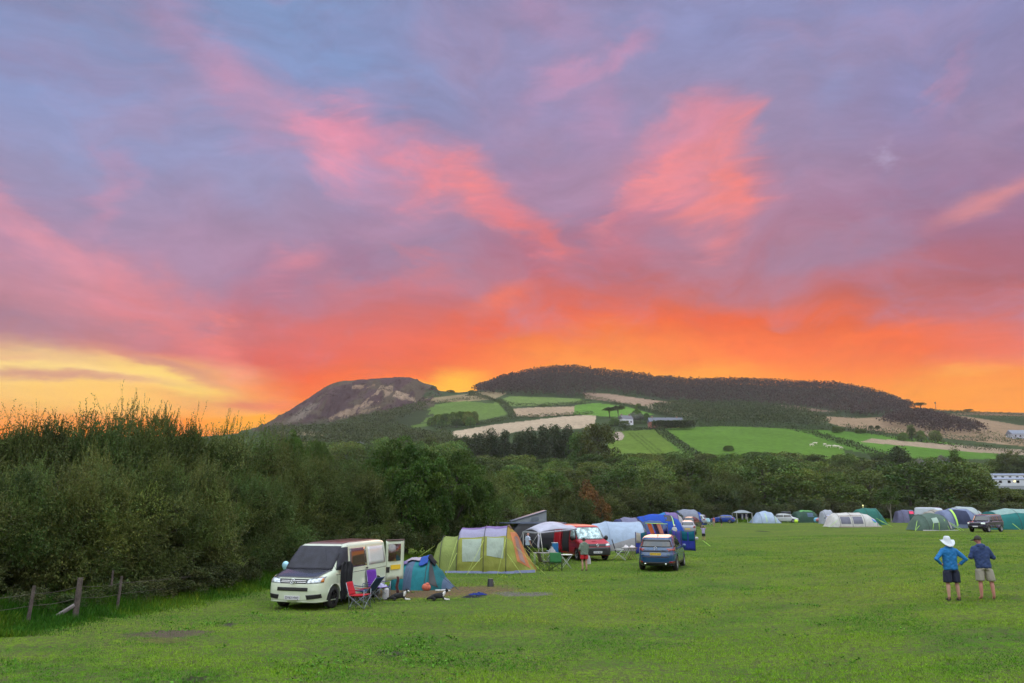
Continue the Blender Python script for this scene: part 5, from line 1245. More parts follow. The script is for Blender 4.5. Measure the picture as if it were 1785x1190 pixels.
def cloth_on(T_, tm, x0, x1, f0, f1, off, name, label, m, cat='clothing', seed=1):
    M = Matrix.Translation(tm.location) @ Matrix.Rotation(tm.rotation_euler[2], 4, 'Z')
    P = [[M @ (p + Vector((0, 0, .03 * mnoise.noise(p * 9 + Vector((seed, 0, 0))) + .01))) for p in row] for row in T_.panel(x0, x1, f0, f1, off, 10, 12)]
    c = P[5][6]; Q = [[p - c for p in row] for row in P]; mb = MB(); mb.grid(Q); o = mb.build(name, m, None, c, thick=.012); return tag(o, label, cat, 'clothes drying on the teal tent')
cloth_on(TD, t, -.95, -.45, .33, .66, .05, 'drying_towel', 'purple-grey towel draped over the left of the teal tent top', fab('mauve_cloth', (.16, .12, .26), .9, .1), 'towel', 1)
cloth_on(TD, t, -.55, .02, .40, .60, .06, 'drying_blouse', 'pale grey-pink top laid over the teal tent ridge', fab('pale_cloth', (.40, .34, .42), .9, .1), seed=3)
cloth_on(TD, t, .02, .36, .30, .64, .07, 'drying_shirt', 'blue patterned shirt hung over the peak of the teal tent', fab('blue_cloth', (.03, .08, .34), .9, .1), seed=5)
cloth_on(TD, t, .33, .60, .38, .62, .08, 'drying_jacket', 'black jacket bundled on the right shoulder of the teal tent', fab('dark_cloth', (.012, .012, .02), .9, .05), seed=8)
g = G(743, 1029); mb = MB(); mb.ell((0, 0, .12), (.17, .12, .14)); mb.ell((.04, -.02, .22), (.08, .07, .07)); 
tag(mb.build('stuff_bag', fab('coral_cloth', (.62, .16, .10), .7, .1), None, g), 'small coral-orange bag at the foot of the teal tent', 'bag')
g = G(764, 1030); mb = MB(); mb.box((0, 0, .03), (.14, .07, .06), bev=.02); mb.box((.16, .04, .03), (.14, .07, .06), bev=.02, rz=.5)
t_ = thing('sandals', 'pair of pale sandals beside the teal tent door', 'footwear', g)
for k, (x, y, r) in enumerate(((0, 0, 0), (.16, .04, .5))): MB().box((x, y, .025), (.24, .09, .05), rz=r, bev=.02).build('sandal', mat('pale_rubber', (.5, .5, .5)), t_)
# ground mat / flattened pitch litter by the bundle
def heap(name, label, cat, g, d, m, seed, grp=None, n=26):
    P = []
    for i in range(14):
        r = i / 13; P.append([Vector((math.cos(a) * r * d[0] * (1 + .25 * mnoise.noise(Vector((math.cos(a) * 2, math.sin(a) * 2, seed)))), math.sin(a) * r * d[1], d[2] * (1 - r ** 2.2) * (.75 + .7 * mnoise.noise(Vector((math.cos(a) * r * 3, math.sin(a) * r * 3, seed + 4)))))) for a in [2 * math.pi * k / n for k in range(n)]])
    mb = MB(); mb.grid(P, True); o = mb.build(name, m, None, g); return tag(o, label, cat, grp)
heap('folded_tarp', 'flat black cloth lying on the grass under the blue clothes', 'cloth', G(824, 1041), (.42, .22, .07), fab('dark_cloth', (.012, .012, .02), .9, .05), 3)
heap('jacket_bundle', 'bundle of dark blue clothes on the grass right of the second dog', 'clothing', G(833, 1038) + Vector((0, 0, .03)), (.34, .15, .09), fab('royal_cloth', (.012, .025, .16), .9, .05), 9)
# bucket
g = G(855, 1022); t_ = thing('bucket', 'upturned black bucket standing on the grass right of the teal tent', 'bucket', g)
mb = MB(); mb.lathe([(.135, 0), (.135, .012), (.128, .03), (.105, .28), (.10, .29), (.001, .29)]); mb.build('pail', mat('bucket_plastic', (.014, .014, .018), rough=.35), t_)
MB().tube([(.133, 0, .06), (.16, .0, .10), (.15, .02, .17), (.12, 0, .2)], .006, 6).build('handle', CHROME, t_)
# black coat over the wing mirror of the white van
Mv = Matrix.Translation(WV.location) @ Matrix.Rotation(rzw, 4, 'Z')
P = []
for i in range(24):
    z = 1.40 - i * .050; row = []
    wdt = .40 if i < 15 else (.40 - (i - 14) * .028)
    if i < 3: wdt = .20 + .07 * i
    for j in range(17):
        q = j / 16; fold = .022 * math.sin(q * 19 + i * .10) + .016 * math.sin(q * 8.3 + 1)
        y = .99 + (q - .38) * wdt + .21 - (.05 if i > 17 else 0); x = 1.36 + fold - .05 * math.cos(min(i, 6) * .26)
        zz = z - (.05 * math.sin(q * 6.5 + 1) + .03 * math.sin(q * 17)) * (i / 23.) ** 2
        row.append(Mv @ Vector((x, y, zz)))
    P.append(row)
c = P[0][8]; mb = MB(); mb.grid([[p - c for p in r] for r in P])
tag(mb.build('hanging_coat', mat('black_coat', (.008, .008, .012), rough=.9, bump=.8, bscale=5), None, c, thick=.025), 'long black coat hanging over the wing mirror of the white van', 'coat')
# washing hanging from the open rear door
pd = Mv @ Vector((-2.40, .93, 0)); 
g = G(692, 1036); mb = MB(); mb.grid([[Vector((-.04 + .09 * j / 6 + .02 * math.sin(i), .02 * math.sin(j * 2 + i * .6), .62 - i * .07)) for j in range(7)] for i in range(9)])
tag(mb.build('hanging_cloth', fab('rust_cloth', (.14, .05, .05), .9, .1), None, g, thick=.015), 'rust and black cloth hanging below the open van door', 'cloth')

# --- folding camp chairs
def camp_chair(name, label, u, v, rz, seatm, backm, frame, h=.86, w_=.52, lean=.18, grp='folding camp chairs by the white van', tag_=True, fold=0., sc=1.):
    t = thing(name, label, 'chair', tuple(G(u, v)), rad(rz), grp, sc); hw = w_ / 2
    P = [[(-.25 + .50 * i / 8, -hw + w_ * j / 8, .42 - .06 * math.sin(math.pi * j / 8) * math.sin(math.pi * i / 8) + .02 * i / 8) for j in range(9)] for i in range(9)]
    MB().grid(P).build('seat', seatm, t, thick=.012)
    P = [[(-.24 - lean * i / 8 - .05 * math.sin(math.pi * j / 8), -hw + w_ * j / 8, .42 + (h - .42) * i / 8) for j in range(9)] for i in range(9)]
    MB().grid(P).build('backrest', backm, t, thick=.012)
    for s_ in (1, -1):
        MB().grid([[(-.27 + .5 * i / 4, s_ * (hw + .02) + .035 * (j - .5), .60 - .015 * math.sin(i)) for j in (0, 1)] for i in range(5)]).build('armrest', seatm, t, thick=.015)
        MB().tube([(-.24 - lean, s_ * hw, h), (-.24, s_ * hw, .40), (-.22, s_ * (hw + .02), 0)], .011, 6).build('leg', frame, t)
        MB().tube([(.25, s_ * (hw + .02), .60), (.24, s_ * (hw + .02), .30), (.27, s_ * (hw + .02), 0)], .011, 6).build('leg', frame, t)
    for x0, x1 in ((.26, .26), (-.23, -.23)): 
        for s_ in (1, -1): MB().tube([(x0, -s_ * hw, .05), (x1, s_ * hw, .42)], .009, 6).build('cross_brace', frame, t)
    for s_ in (1, -1):
        MB().tube([(-.23, s_ * (hw + .01), .05), (.25, s_ * (hw + .01), .42)], .009, 6).build('cross_brace', frame, t); MB().tube([(.26, s_ * (hw + .01), .05), (-.24, s_ * (hw + .01), .42)], .009, 6).build('cross_brace', frame, t)
    return t
FR = mat('grey_tube', (.25, .27, .32), rough=.35, metal=.6); FRG = mat('green_tube', (.03, .05, .03), rough=.5); FRW = mat('white_tube', (.5, .52, .5), rough=.4)
RED = fab('red_polyester', (.52, .02, .035), .7, .15); NVY = fab('navy_polyester', (.025, .05, .13), .7, .1); VIO = fab('violet_polyester', (.14, .03, .34), .7, .1); DGR = fab('dark_polyester', (.02, .02, .03), .8, .05); GRC = fab('green_polyester', (.06, .26, .10), .7, .15)
camp_chair('camp_chair', 'red folding camp chair beside the front wheel of the white van', 626, 1062, -12, RED, RED, FR, .80, .50, .12)
camp_chair('camp_chair', 'tilted navy folding camp chair between the red and the purple ones', 634, 1053, 160, NVY, NVY, FR, .86, .56, .34)
camp_chair('camp_chair', 'purple and black folding camp chair by the rear wheel of the white van', 660, 1046, -25, VIO, VIO, FR, .98, .56, .12)
g = G(672, 1046); mb = MB(); mb.box((0, 0, .20), (.22, .14, .40), bev=.05); tag(mb.build('carrier_bag', fab('white_plastic', (.62, .6, .62), .4, .3), None, g), 'white carrier bag hanging by the purple camp chair', 'bag')
heap('folded_clothes', 'pale clothes lying on the seat of the purple camp chair', 'clothing', G(661, 1046) + Vector((.06, 0, .44)), (.18, .16, .12), fab('lilac_cloth', (.42, .40, .60), .9, .1), 2)

# --- white awning on the red van
AW = fab('white_awning', (.56, .56, .68), .6, .3)
t = thing('awning', 'white domed awning on thin poles joined to the red van', 'awning', tuple(GY(950, 43)), 0)
ctr = Vector(t.location)
def q3(u, v, Y): return at(u, v, Y) - ctr
A, Bc, C_, D_ = q3(912, 926, 42.6), q3(939, 928, 40.4), q3(1006, 921, 41.6), q3(985, 918, 45)
P = []
for i in range(13):
    a = i / 12; row = []
    for j in range(13):
        b = j / 12; p = (A * (1 - a) + D_ * a) * (1 - b) + (Bc * (1 - a) + C_ * a) * b
        p = p + Vector((0, 0, .30 * math.sin(math.pi * min(a * 1.15, 1)) ** .8 * (.25 + .75 * math.sin(math.pi * b) ** .7) + .14 * math.sin(math.pi * b))); row.append(p)
    P.append(row)
MB().grid(P).build('canopy', AW, t, thick=.01)
P = [[Bc.lerp(C_, i / 12) + Vector((0, -.01, -.09 * j + .02)) for j in (0, 1)] for i in range(13)]; MB().grid(P).build('valance', AW, t, thick=.01)
P = [[Bc.lerp(A, i / 8) + Vector((0, -.01, -.09 * j + .02)) for j in (0, 1)] for i in range(9)]; MB().grid(P).build('valance', AW, t, thick=.01)
MB().grid([[Bc + Vector((-.06 + .1 * j + .02 * math.sin(i), -.02, -.1 - i * .12)) for j in (0, .5, 1)] for i in range(7)]).build('rolled_curtain', AW, t, thick=.03)
gnd = lambda p: Vector((p.x, p.y, float(gz(p.x + ctr.x, p.y + ctr.y)) - ctr.z))
for p, dx in ((A, 0), (Bc, 0), (Bc + Vector((.08, 0, 0)), .22)): MB().tube([p, gnd(p + Vector((dx, 0, 0)))], .018, 6).build('pole', POLEL, t)
MB().tube([A, Bc + Vector((0, 0, -.0))], .012, 5).build('pole', POLEL, t)
for p, q in ((A, (-.35, 0, -.9)), (A, (.5, 0, -.9)), (Bc, (-.55, 0, -.9)), (A, (1.6, -.8, -1.6))): MB().tube([p, p + Vector(q)], .008, 4).build('guy_line', POLEL, t)
guys(t, [(Bc + Vector((-.6, .3, -.7)), gnd(Bc) + Vector((.4, -1.6, 0))), (A + Vector((.3, 0, -.6)), gnd(A) + Vector((1.4, -2.0, 0))), (A + Vector((.1, 0, -.9)), gnd(A) + Vector((1.0, -2.2, 0)))], GUY)
# --- grey camper with raised roof behind
t = thing('pop_top_camper', 'dark camper van with raised grey pop-top roof behind the white awning', 'camper van', tuple(GY(925, 52)), rad(4))
o = van_body().mesh().build('body', paint('van_slate', (.008, .01, .018), .5), t); o.rotation_euler = (0, 0, math.pi)
P = [[(x, y * .80, 1.96 + (x + 1.35) * .30 * k) for k in (0, 1)] for x, y in [(-1.35, -1), (-.4, -1), (.4, -1), (1.0, -1), (1.02, 1), (.4, 1), (-.4, 1), (-1.35, 1)]]
MB().grid(P).build('roof_canvas', fab('grey_canvas', (.32, .36, .42)), t)
MB().box((-.2, 0, 2.34), (2.55, 1.75, .09), ry=-.285, bev=.04).build('raised_roof', mat('roof_grey', (.10, .11, .16), rough=.4), t)
MB().box((.22, -.83, 2.16), (.5, .02, .22), ry=-.05).build('roof_window', mat('mesh_dark', (.12, .15, .19)), t)
for x in (-1.5, 1.45):
    for sg in (1, -1): wheel(t, x, sg * .84, .33, .22, RIMS, sg)
MB().tube([(-2.4, -1.0, 1.9), (2.3, -1.0, 1.88)], .045, 8).build('awning_rail', mat('rail_blue', (.12, .15, .24)), t)
# --- things under the awning
t = thing('kitchen_stand', 'low dark folding table with white top under the awning', 'table', tuple(GY(951, 41.5)), .1, None)
MB().box((0, 0, .62), (1.3, .5, .03)).build('tabletop', mat('table_white', (.42, .42, .42)), t)
for x in (-.6, .6):
    for y in (-.2, .2): MB().tube([(x, y, 0), (x, y, .62)], .013, 6).build('leg', FRW, t)
t = thing('camp_table', 'white folding picnic table between the green chairs and the red van', 'table', tuple(G(987, 991)), .1)
MB().box((0, 0, .68), (.62, .5, .025), bev=.01).build('tabletop', mat('table_pale', (.55, .53, .5)), t)
for s_ in (1, -1):
    MB().tube([(-.26, s_ * .2, 0), (.26, s_ * .2, .66)], .012, 6).build('leg', FRW, t); MB().tube([(.26, s_ * .2, 0), (-.26, s_ * .2, .66)], .012, 6).build('leg', FRW, t)
t = thing('folding_stool', 'white-framed folding stand in front of the blue cool box', 'stool', tuple(G(960, 976)), .3)
for s_ in (1, -1):
    MB().tube([(-.2, s_ * .15, 0), (.15, s_ * .15, .5)], .016, 6).build('leg', FRW, t); MB().tube([(.2, s_ * .15, 0), (-.1, s_ * .15, .5)], .016, 6).build('leg', FRW, t)
MB().box((0, 0, .51), (.42, .36, .03), bev=.01).build('seat', mat('pale_blue_plastic', (.35, .5, .62)), t)
g = G(968, 974); t = thing('cool_box', 'upright bright blue box standing by the open door of the red van', 'box', g, .1)
MB().box((0, 0, .45), (.34, .30, .9), bev=.02).build('box', mat('box_blue', (.03, .22, .55), rough=.5), t); MB().box((-.02, 0, .915), (.36, .32, .03), bev=.01).build('lid', mat('box_white', (.5, .6, .62)), t)
heap('white_bag', 'crumpled white bag on the table beside the blue box', 'bag', GY(962, 41.3) + Vector((0, 0, .66)), (.20, .14, .30), fab('white_plastic', (.62, .6, .62), .4, .3), 6)
camp_chair('camp_chair', 'pale-armed camp chair at the left of the camp table', 951, 994, 18, fab('khaki_polyester', (.10, .11, .07)), fab('khaki_polyester', (.10, .11, .07)), FRG, .84, .54, .12, 'camp chairs by the awning')
camp_chair('camp_chair', 'bright green-backed camp chair seen from behind', 969, 995, 84, GRC, GRC, FRG, .88, .56, .06, 'camp chairs by the awning')
# --- white tent behind the red van
WHT = fab('blue_white_canvas', (.44, .54, .70), .7, .3); BEI = fab('beige_canvas', (.42, .40, .42), .7, .25)
t = tentob('tunnel_tent', 'pale blue-white tunnel tent with beige lower corner behind the red van', 1088, 961, 3); t.location = Vector(t.location) + Vector((0, 2.2, 0))
TW = Tent([(-2.6,1.2,.05,2,0),(-2.0,1.7,1.8,2.2,0),(-1.0,1.9,1.98,2.3,0),(1.5,2.0,1.98,2.3,0),(1.85,1.7,1.4,2.2,0),(2.1,1.3,.06,2,0)], 4, .02)
mb = MB(); mb.grid(TW.panel(-2.6, -1.0, 0, 1)); mb.build('front_section', WHT, t); mb = MB(); mb.grid(TW.panel(-1.0, 1.5, 0, 1)); mb.build('main_section', WHT, t)
mb = MB(); mb.grid(TW.panel(1.5, 2.1, 0, 1)); mb.build('end_wall', BEI, t); mb = MB(); mb.grid(TW.quad([(-1.1, .0), (1.5, .0), (1.5, .17), (-1.0, .055)])); mb.build('lower_panel', BEI, t); arch(t, TW, 1.5, None, .02); arch(t, TW, -1.0, WHT, .02)
guys(t, [((1.7, -1.3, 1.2), (2.9, -2.0, 0))], GUY)
# recliner, small tables with things
t = thing('recliner_chair', 'tall black folding recliner with white legs left of the dark blue car', 'chair', tuple(G(1079, 976)), rad(-10))
MB().grid([[(-.15 - .22 * i / 8, -.25 + .5 * j / 4, .42 + .72 * i / 8) for j in range(5)] for i in range(9)]).build('backrest', DGR, t, thick=.03)
MB().grid([[(-.15 + .5 * i / 6, -.25 + .5 * j / 4, .42) for j in range(5)] for i in range(7)]).build('seat', DGR, t, thick=.03)
for s_ in (1, -1):
    MB().tube([(-.38, s_ * .27, 0), (.25, s_ * .27, .60)], .014, 6).build('leg', FRW, t); MB().tube([(.38, s_ * .27, 0), (-.15, s_ * .27, .45)], .014, 6).build('leg', FRW, t); MB().tube([(-.25, s_ * .27, .60), (.28, s_ * .27, .60)], .018, 6).build('armrest', FRW, t)
for (u, v, lab, nm) in ((1092, 975, 'folding side table next to the black recliner', 'camp_table'), (1103, 975, 'wooden-legged folding table with washing-up left of the dark blue car', 'camp_table')):
    t = thing(nm, lab, 'table', tuple(G(u, v)), rad(12)); wm_ = mat('wood_slats', (.16, .10, .06), rough=.7)
    MB().box((0, 0, .66), (.50, .42, .03)).build('tabletop', wm_ if u > 1095 else mat('table_white', (.42, .42, .42)), t)
    for s_ in (1, -1):
        MB().tube([(-.22, s_ * .18, 0), (.22, s_ * .18, .65)], .014, 6).build('leg', wm_ if u > 1095 else FRW, t); MB().tube([(.22, s_ * .18, 0), (-.22, s_ * .18, .65)], .014, 6).build('leg', wm_, t)
    heap('washing_up', 'pile of pale crockery on the ' + ('wooden-legged' if u > 1095 else 'side') + ' table', 'crockery', G(u, v) + Vector((0, 0, .68)), (.17, .14, .14), mat('crockery', (.55, .5, .52), rough=.4), u)
# --- windbreak
t = thing('windbreak', 'blue, purple and teal striped windbreak behind the dark blue car', 'windbreak', tuple(GY(1150, 56)), 0)
c0 = Vector(t.location); posts = [(1108, 50), (1128, 53), (1145, 57), (1163, 60), (1172, 57), (1188, 55), (1212, 54)]
PT = [GY(u, Y) - c0 for u, Y in posts]
BLU = fab('royal_canvas', (.03, .05, .38)); VPU = fab('violet_canvas', (.10, .07, .40)); TLC = fab('teal_panel', (.0, .14, .20)); NV2 = fab('navy_canvas', (.03, .03, .16))
cols = [(BLU, TLC), (TLC, VPU), (NV2, NV2), (fab('sky_canvas', (.03, .24, .42)), TLC), (VPU, TLC), (TLC, BLU)]
for k in range(6):
    a, b = PT[k], PT[k + 1]; d = (b - a)
    for half in (0, 1):
        P = [[a + d * ((half + i / 8) * .5) + Vector((0, .05 * math.sin(i * .8), .04 + (1.36 - .10 * math.sin(math.pi * (half + i / 8) * .5)) * j / 6)) for j in range(7)] for i in range(9)]
        MB().grid(P).build('windbreak_panel', (VPU if k in (1, 4) else BLU) if half == 0 else cols[k][1] if k != 4 else VPU, t, thick=.008)
        if k in (4, 5, 0): P2 = [[p + Vector((0, -.015, 0)) for p in r[3:]] for r in P[1:-1]]; MB().grid(P2).build('panel_stripe', TLC if k else fab('cream_panel', (.5, .45, .4)) if half == 0 else TLC, t, thick=.004)
for p in PT: MB().tube([p + Vector((0, -.02, -.02)), p + Vector((0, -.02, 1.42))], .018, 6).build('pole', POLE, t)
g = G(1214, 941); mb = MB(); mb.ell((0, 0, .14), (.20, .15, .14)); tag(mb.build('white_bag', fab('white_plastic', (.62, .6, .62), .4, .3), None, g), 'small white bag on the grass right of the windbreak', 'bag')
g = G(1225, 943); h = G(1238, 952); mb = MB(); mb.tube([Vector((0, 0, .05)), h - g + Vector((0, 0, .02))], .022, 5); tag(mb.build('guy_rope', GUYG, None, g), 'yellow-green rope lying on the grass below the child with raised arms', 'rope')
# --- blue tents group
RBL = fab('bright_blue_canvas', (.015, .08, .48)); NVT = fab('slate_blue_canvas', (.07, .11, .24)); SKB = fab('sky_blue_canvas', (.03, .22, .50)); DKC = fab('dark_navy_canvas', (.04, .05, .14))
def tun(name, label, u, v, rz, st_, mats, cuts, extra=None, dy=0, grp=None, wr=.03, sc=1.):
    t = tentob(name, label, u, v, rz, grp); t.scale = (sc,) * 3; t.location = Vector(t.location) + Vector((0, dy, 0)); q = Tent(st_, hash(label) % 7 if 0 else len(label), wr)
    xs = [st_[0][0]] + list(cuts) + [st_[-1][0]]
    for i in range(len(xs) - 1):
        mb = MB(); mb.grid(q.panel(xs[i], xs[i + 1], 0, 1, 0, 9)); mb.build('canvas_section', mats[i % len(mats)], t)
        if 0 < i: arch(t, q, xs[i], POLE, .02)
    if extra: extra(t, q)
    return t
def hl(L, H, W, k=.35): return [(-L / 2, W * .6, .05, 2, 0), (-L / 2 + L * .12, W * .95, H * .86, 2.2, 0), (-L * .12, W, H, 2.3, 0), (L * .2, W, H * .97, 2.3, 0), (L / 2 - L * k * .4, W * .9, H * .75, 2.1, 0), (L / 2, W * .55, .05, 2, 0)]
tun('tunnel_tent', 'dark navy tent with grey stripes between the pale tent and the blue tent', 1106, 937, 8, hl(3.8, 1.9, 1.6), [DKC, fab('grey_stripe', (.20, .20, .32)), DKC], (-1, .6), dy=3)
tun('tunnel_tent', 'small slate blue tent in front of the long bright blue tent', 1148, 942, -20, hl(3.0, 1.75, 1.3), [NVT, NVT, NVT], (-.8, .9), dy=2)
def bl(t, q):
    MB().grid(q.quad([(.5, .22), (1.2, .22), (1.2, .40), (.5, .42)])).build('window', BLACK, t); MB().grid(q.quad([(1.25, .05), (1.35, .05), (1.35, .42), (1.25, .42)], .03)).build('trim', GUYG, t)
tun('frame_tent', 'long bright royal blue tent in the middle of the blue tents', 1154, 934, 2, hl(5.6, 2.2, 1.8, .3), [RBL, RBL, RBL], (-1.6, 1.5), bl, dy=2)
tun('tunnel_tent', 'sky blue topped tent behind the long royal blue tent', 1176, 926, 0, hl(4.2, 2.3, 1.8), [SKB, PUR, BEI], (-.6, .9), dy=3)
tun('dome_tent', 'farthest bright blue tent with grey roof dome beside the light grey car', 1207, 915, 4, hl(5.6, 2.5, 2.2), [RBL, fab('grey_roof', (.26, .28, .36)), RBL], (-1.8, 1.3), dy=3)
t = thing('washing_rack', 'orange and pink towels hung above the windbreak', 'clothes airer', tuple(GY(1134, 52)), 0)
for k, (c, dx) in enumerate((((.70, .16, .06), 0), ((.05, .04, .10), .38), ((.72, .28, .22), .62))):
    MB().grid([[(dx - .2 + .28 * j / 3 + i * .05, .05 * math.sin(j), 1.95 - i * .14) for j in range(4)] for i in range(8)]).build('towel', fab('towel_%d' % k, c, .9, .3), t, thick=.01)
MB().tube([(-.3, 0, 1.95), (1.2, 0, 1.9)], .02, 6).build('rail', GUYG, t)
for x in (-.3, 1.2): MB().tube([(x, 0, 0), (x, 0, 1.95)], .02, 6).build('leg', POLE, t)
# --- far row
def gaz(t):
    pass
t = thing('gazebo', 'small grey gazebo with clothes hanging under it, left of the white dome tent', 'gazebo', tuple(G(1301, 911) + Vector((0, 2.2, 0))) , 0)
GZ = fab('gazebo_canvas', (.30, .33, .36)); w2, hh = 1.35, 1.75
P = [[(math.copysign(1, c) * 0 + c * w2 * (1 - r), s_ * w2 * (1 - r), hh + .5 * math.sin(r * math.pi / 2)) for c, s_ in ((-1, -1), (0, -1.0), (1, -1), (1, 0), (1, 1), (0, 1), (-1, 1), (-1, 0))] for r in (0, .2, .4, .6, .8, .98)]
MB().grid(P, True).build('canopy', GZ, t)
for x in (-1, 1):
    for y in (-1, 1): MB().box((x * w2, y * w2, hh / 2), (.09, .09, hh)).build('leg', POLEL, t)
for k, (x, c) in enumerate(((-.75, (.03, .03, .05)), (-.4, (.35, .35, .42)), (-.05, (.02, .02, .06)), (.3, (.45, .40, .48)), (.6, (.02, .02, .04)))):
    o = MB().grid([[(x + .30 * j / 2, -1.0 + .03 * i, 1.6 - i * .2) for j in range(3)] for i in range(6 if k % 2 else 4)]).build('hung_garment', fab('garment_%d' % k, c, .9, .1), t, thick=.02)
def wd(t, q):
    for x in (-.5, 1.2): MB().grid(q.quad([(x, .03), (x + .25, .03), (x + .2, .30), (x, .30)])).build('strap', fab('pale_green_strap', (.50, .66, .48)), t)
tun('dome_tent', 'white dome tent between the grey gazebo and the silver people carrier', 1340, 911, 0, [(-2.6,1.2,.05,2,0),(-1.9,1.8,1.0,2,0),(-1.2,2.2,1.85,2.1,0),(0,2.3,2.15,2.1,0),(1.1,2.2,1.85,2.1,0),(1.9,1.8,1.0,2,0),(2.6,1.2,.05,2,0)], [WHT, WHT, WHT], (-1.2, 1.1), wd, dy=2, wr=.015)
DGT = fab('dark_green_canvas', (.035, .085, .06)); LGT = fab('lime_canvas', (.16, .42, .14))
def gt(t, q):
    MB().grid(q.panel(-1.2, 1.6, .36, .62, .02)).build('roof_panel', LGT, t); MB().grid(q.quad([(-.2, .14), (.9, .14), (.9, .28), (-.2, .28)])).build('window', SLT, t); MB().grid(q.panel(1.65, 2.3, .42, .62, .02)).build('roof_panel', fab('yellow_green_canvas', (.30, .33, .10)), t)
tun('tunnel_tent', 'dark green tunnel tent with lime roof right of the silver people carrier', 1412, 908, 0, hl(5.2, 2.2, 1.9), [DGT, DGT, fab('dark_opening', (.02, .03, .025))], (-1.2, 1.6), gt, dy=2)
g = G(1424, 908); mb = MB(); mb.box((0, 0, .45), (1.1, .6, .9), bev=.25); tag(mb.build('cool_bag', mat('sky_vinyl', (.12, .36, .55)), None, g), 'pale blue heap at the mouth of the lime-roofed green tent', 'bag')
g = G(1434, 908); mb = MB(); mb.box((0, 0, .3), (1.6, .5, .6), bev=.2); tag(mb.build('blanket_pile', mat('rose_fabric', (.42, .16, .18)), None, g), 'pink and red pile between the green tent and the pink car', 'blanket')
CRM = fab('cream_canvas', (.66, .64, .62), .7, .3)
def cr(t, q):
    for (a, b) in ((-2.15, -.75), (-.35, 1.05)): MB().grid(q.quad([(a, .06), (b, .06), (b, .24), (a, .24)], .02)).build('window', fab('grey_window', (.16, .16, .22), .3, .2), t)
    MB().grid(q.quad([(-2.3, .265), (1.1, .265), (1.1, .285), (-2.3, .285)], .03)).build('rolled_blind', fab('rose_brown', (.36, .25, .24)), t)
    for (a, b, f0, f1, c) in ((2.55, 3.2, .17, .24, (.02, .14, .55)), (3.2, 3.55, .18, .23, (.22, .20, .55)), (3.5, 3.9, .17, .24, (.55, .03, .10)), (2.7, 3.1, .13, .17, (.03, .35, .12)), (3.45, 3.95, .11, .16, (.04, .42, .08))):
        MB().grid(q.quad([(a, f0), (b, f0), (b, f1), (a, f1)], .03, 3, 3)).build('hung_toy', mat('toy_%d' % int(a * 10 + f0 * 100), c), t)
    MB().grid([[(x, -2.22 - .12 * (1 - k), .14 * k) for k in (0, 1)] for x in np.linspace(-2.6, 3.6, 12)]).build('mud_flap', fab('sand_skirt', (.34, .27, .24)), t)
    guys(t, [((-2.6, -1.9, 1.0), (-4.2, -2.6, 0)), ((3.6, -1.6, 1.0), (5.4, -2.2, 0)), ((3.5, -1, 1.3), (5.9, -.8, 0))], GUYG, .025)
tun('tunnel_tent', 'long cream tunnel tent with two grey windows in the far row', 1496, 919, -2, [(-3.7,1.3,.05,2,0),(-2.9,2.1,1.75,2.2,0),(-2.3,2.2,2.05,2.3,0),(-.5,2.25,2.12,2.3,0),(1.3,2.25,2.12,2.3,0),(2.5,2.1,1.85,2.2,0),(3.3,1.8,1.25,2.1,0),(4.2,1.2,.05,2,0)], [CRM] * 5, (-2.3, -.5, 1.3, 3.3), cr, dy=2.2, wr=.015, sc=.87)
tun('dome_tent', 'teal green tent showing behind the right end of the cream tent', 1532, 915, 0, hl(5, 2.5, 1.8, .5), [fab('pine_canvas', (.03, .17, .14))] * 3, (-.8, .8), dy=3)
tun('dome_tent', 'pale roof of a tent behind the left end of the cream tent', 1462, 914, 0, hl(2.6, 2.3, 1.4, .5), [fab('roof_pale', (.40, .42, .48))] * 3, (-.8, .8), dy=4)
GPU = fab('grey_purple_canvas', (.18, .18, .30))
def pk(t, q):
    MB().grid(q.panel(.0, 2.0, .03, .35, .02)).build('door_panel', fab('dark_green_panel', (.03, .09, .09)), t)
    for (a, b, c) in ((.15, .85, (.75, .04, .12)), (1.0, 2.05, (.85, .05, .34))): MB().grid(q.quad([(a, .22), (b, .22), (b, .33), (a, .33)], .05, 3, 3)).build('pink_towel', mat('pink_%d' % int(a * 10), c, rough=.8), t)
tun('dome_tent', 'purple-grey tent with two bright pink towels across its door', 1592, 909, -14, hl(4.8, 2.3, 1.8), [GPU, GPU, GPU], (-1.0, 1.2), pk, dy=2)
GGC = fab('sage_canvas', (.10, .16, .13)); 
def gg(t, q):
    MB().grid(q.quad([(-.75, .13), (-.02, .13), (-.02, .25), (-.72, .25)], .03)).build('window', fab('pale_panel', (.45, .58, .50)), t)
    MB().grid(q.panel(1.35, 1.65, .04, .6, .03)).build('pale_stripe', BEI, t)
    for (x0, f0, x1) in ((-.72, .13, -1.1), (-.05, .13, -.25), (.85, .22, 1.15)): MB().tube([q.S(x0, f0, .04), Vector((x1, -2.35, .02))], .022, 4).build('guy_line', GUYG, t)
    guys(t, [((-2.2, -1.0, 1.2), (-3.4, -2.4, 0)), ((-2.2, -1.4, .6), (-3.4, -2.4, 0)), ((1.9, -1.2, 1.0), (2.9, -2.5, 0)), ((1.6, -1.4, 1.0), (2.4, -2.6, 0))], GUYG, .025)
    MB().grid([[(x, -2.2 - .08 * (1 - k), .10 * k) for k in (0, 1)] for x in np.linspace(-2.3, 2.3, 12)]).build('mud_flap', BEI, t)
tun('dome_tent', 'sage green dome tent with small pale window behind the man in the white hat', 1642, 925, 2, [(-2.6,1.3,.05,2,0),(-2.0,1.9,1.35,2,0),(-1.4,2.2,1.95,2.2,0),(0,2.25,2.2,2.3,0),(1.2,2.2,2.05,2.2,0),(1.9,1.9,1.3,2,0),(2.5,1.3,.05,2,0)], [GGC, GGC, GGC], (-1.4, 1.3), gg, dy=2.2, wr=.015, sc=.84)
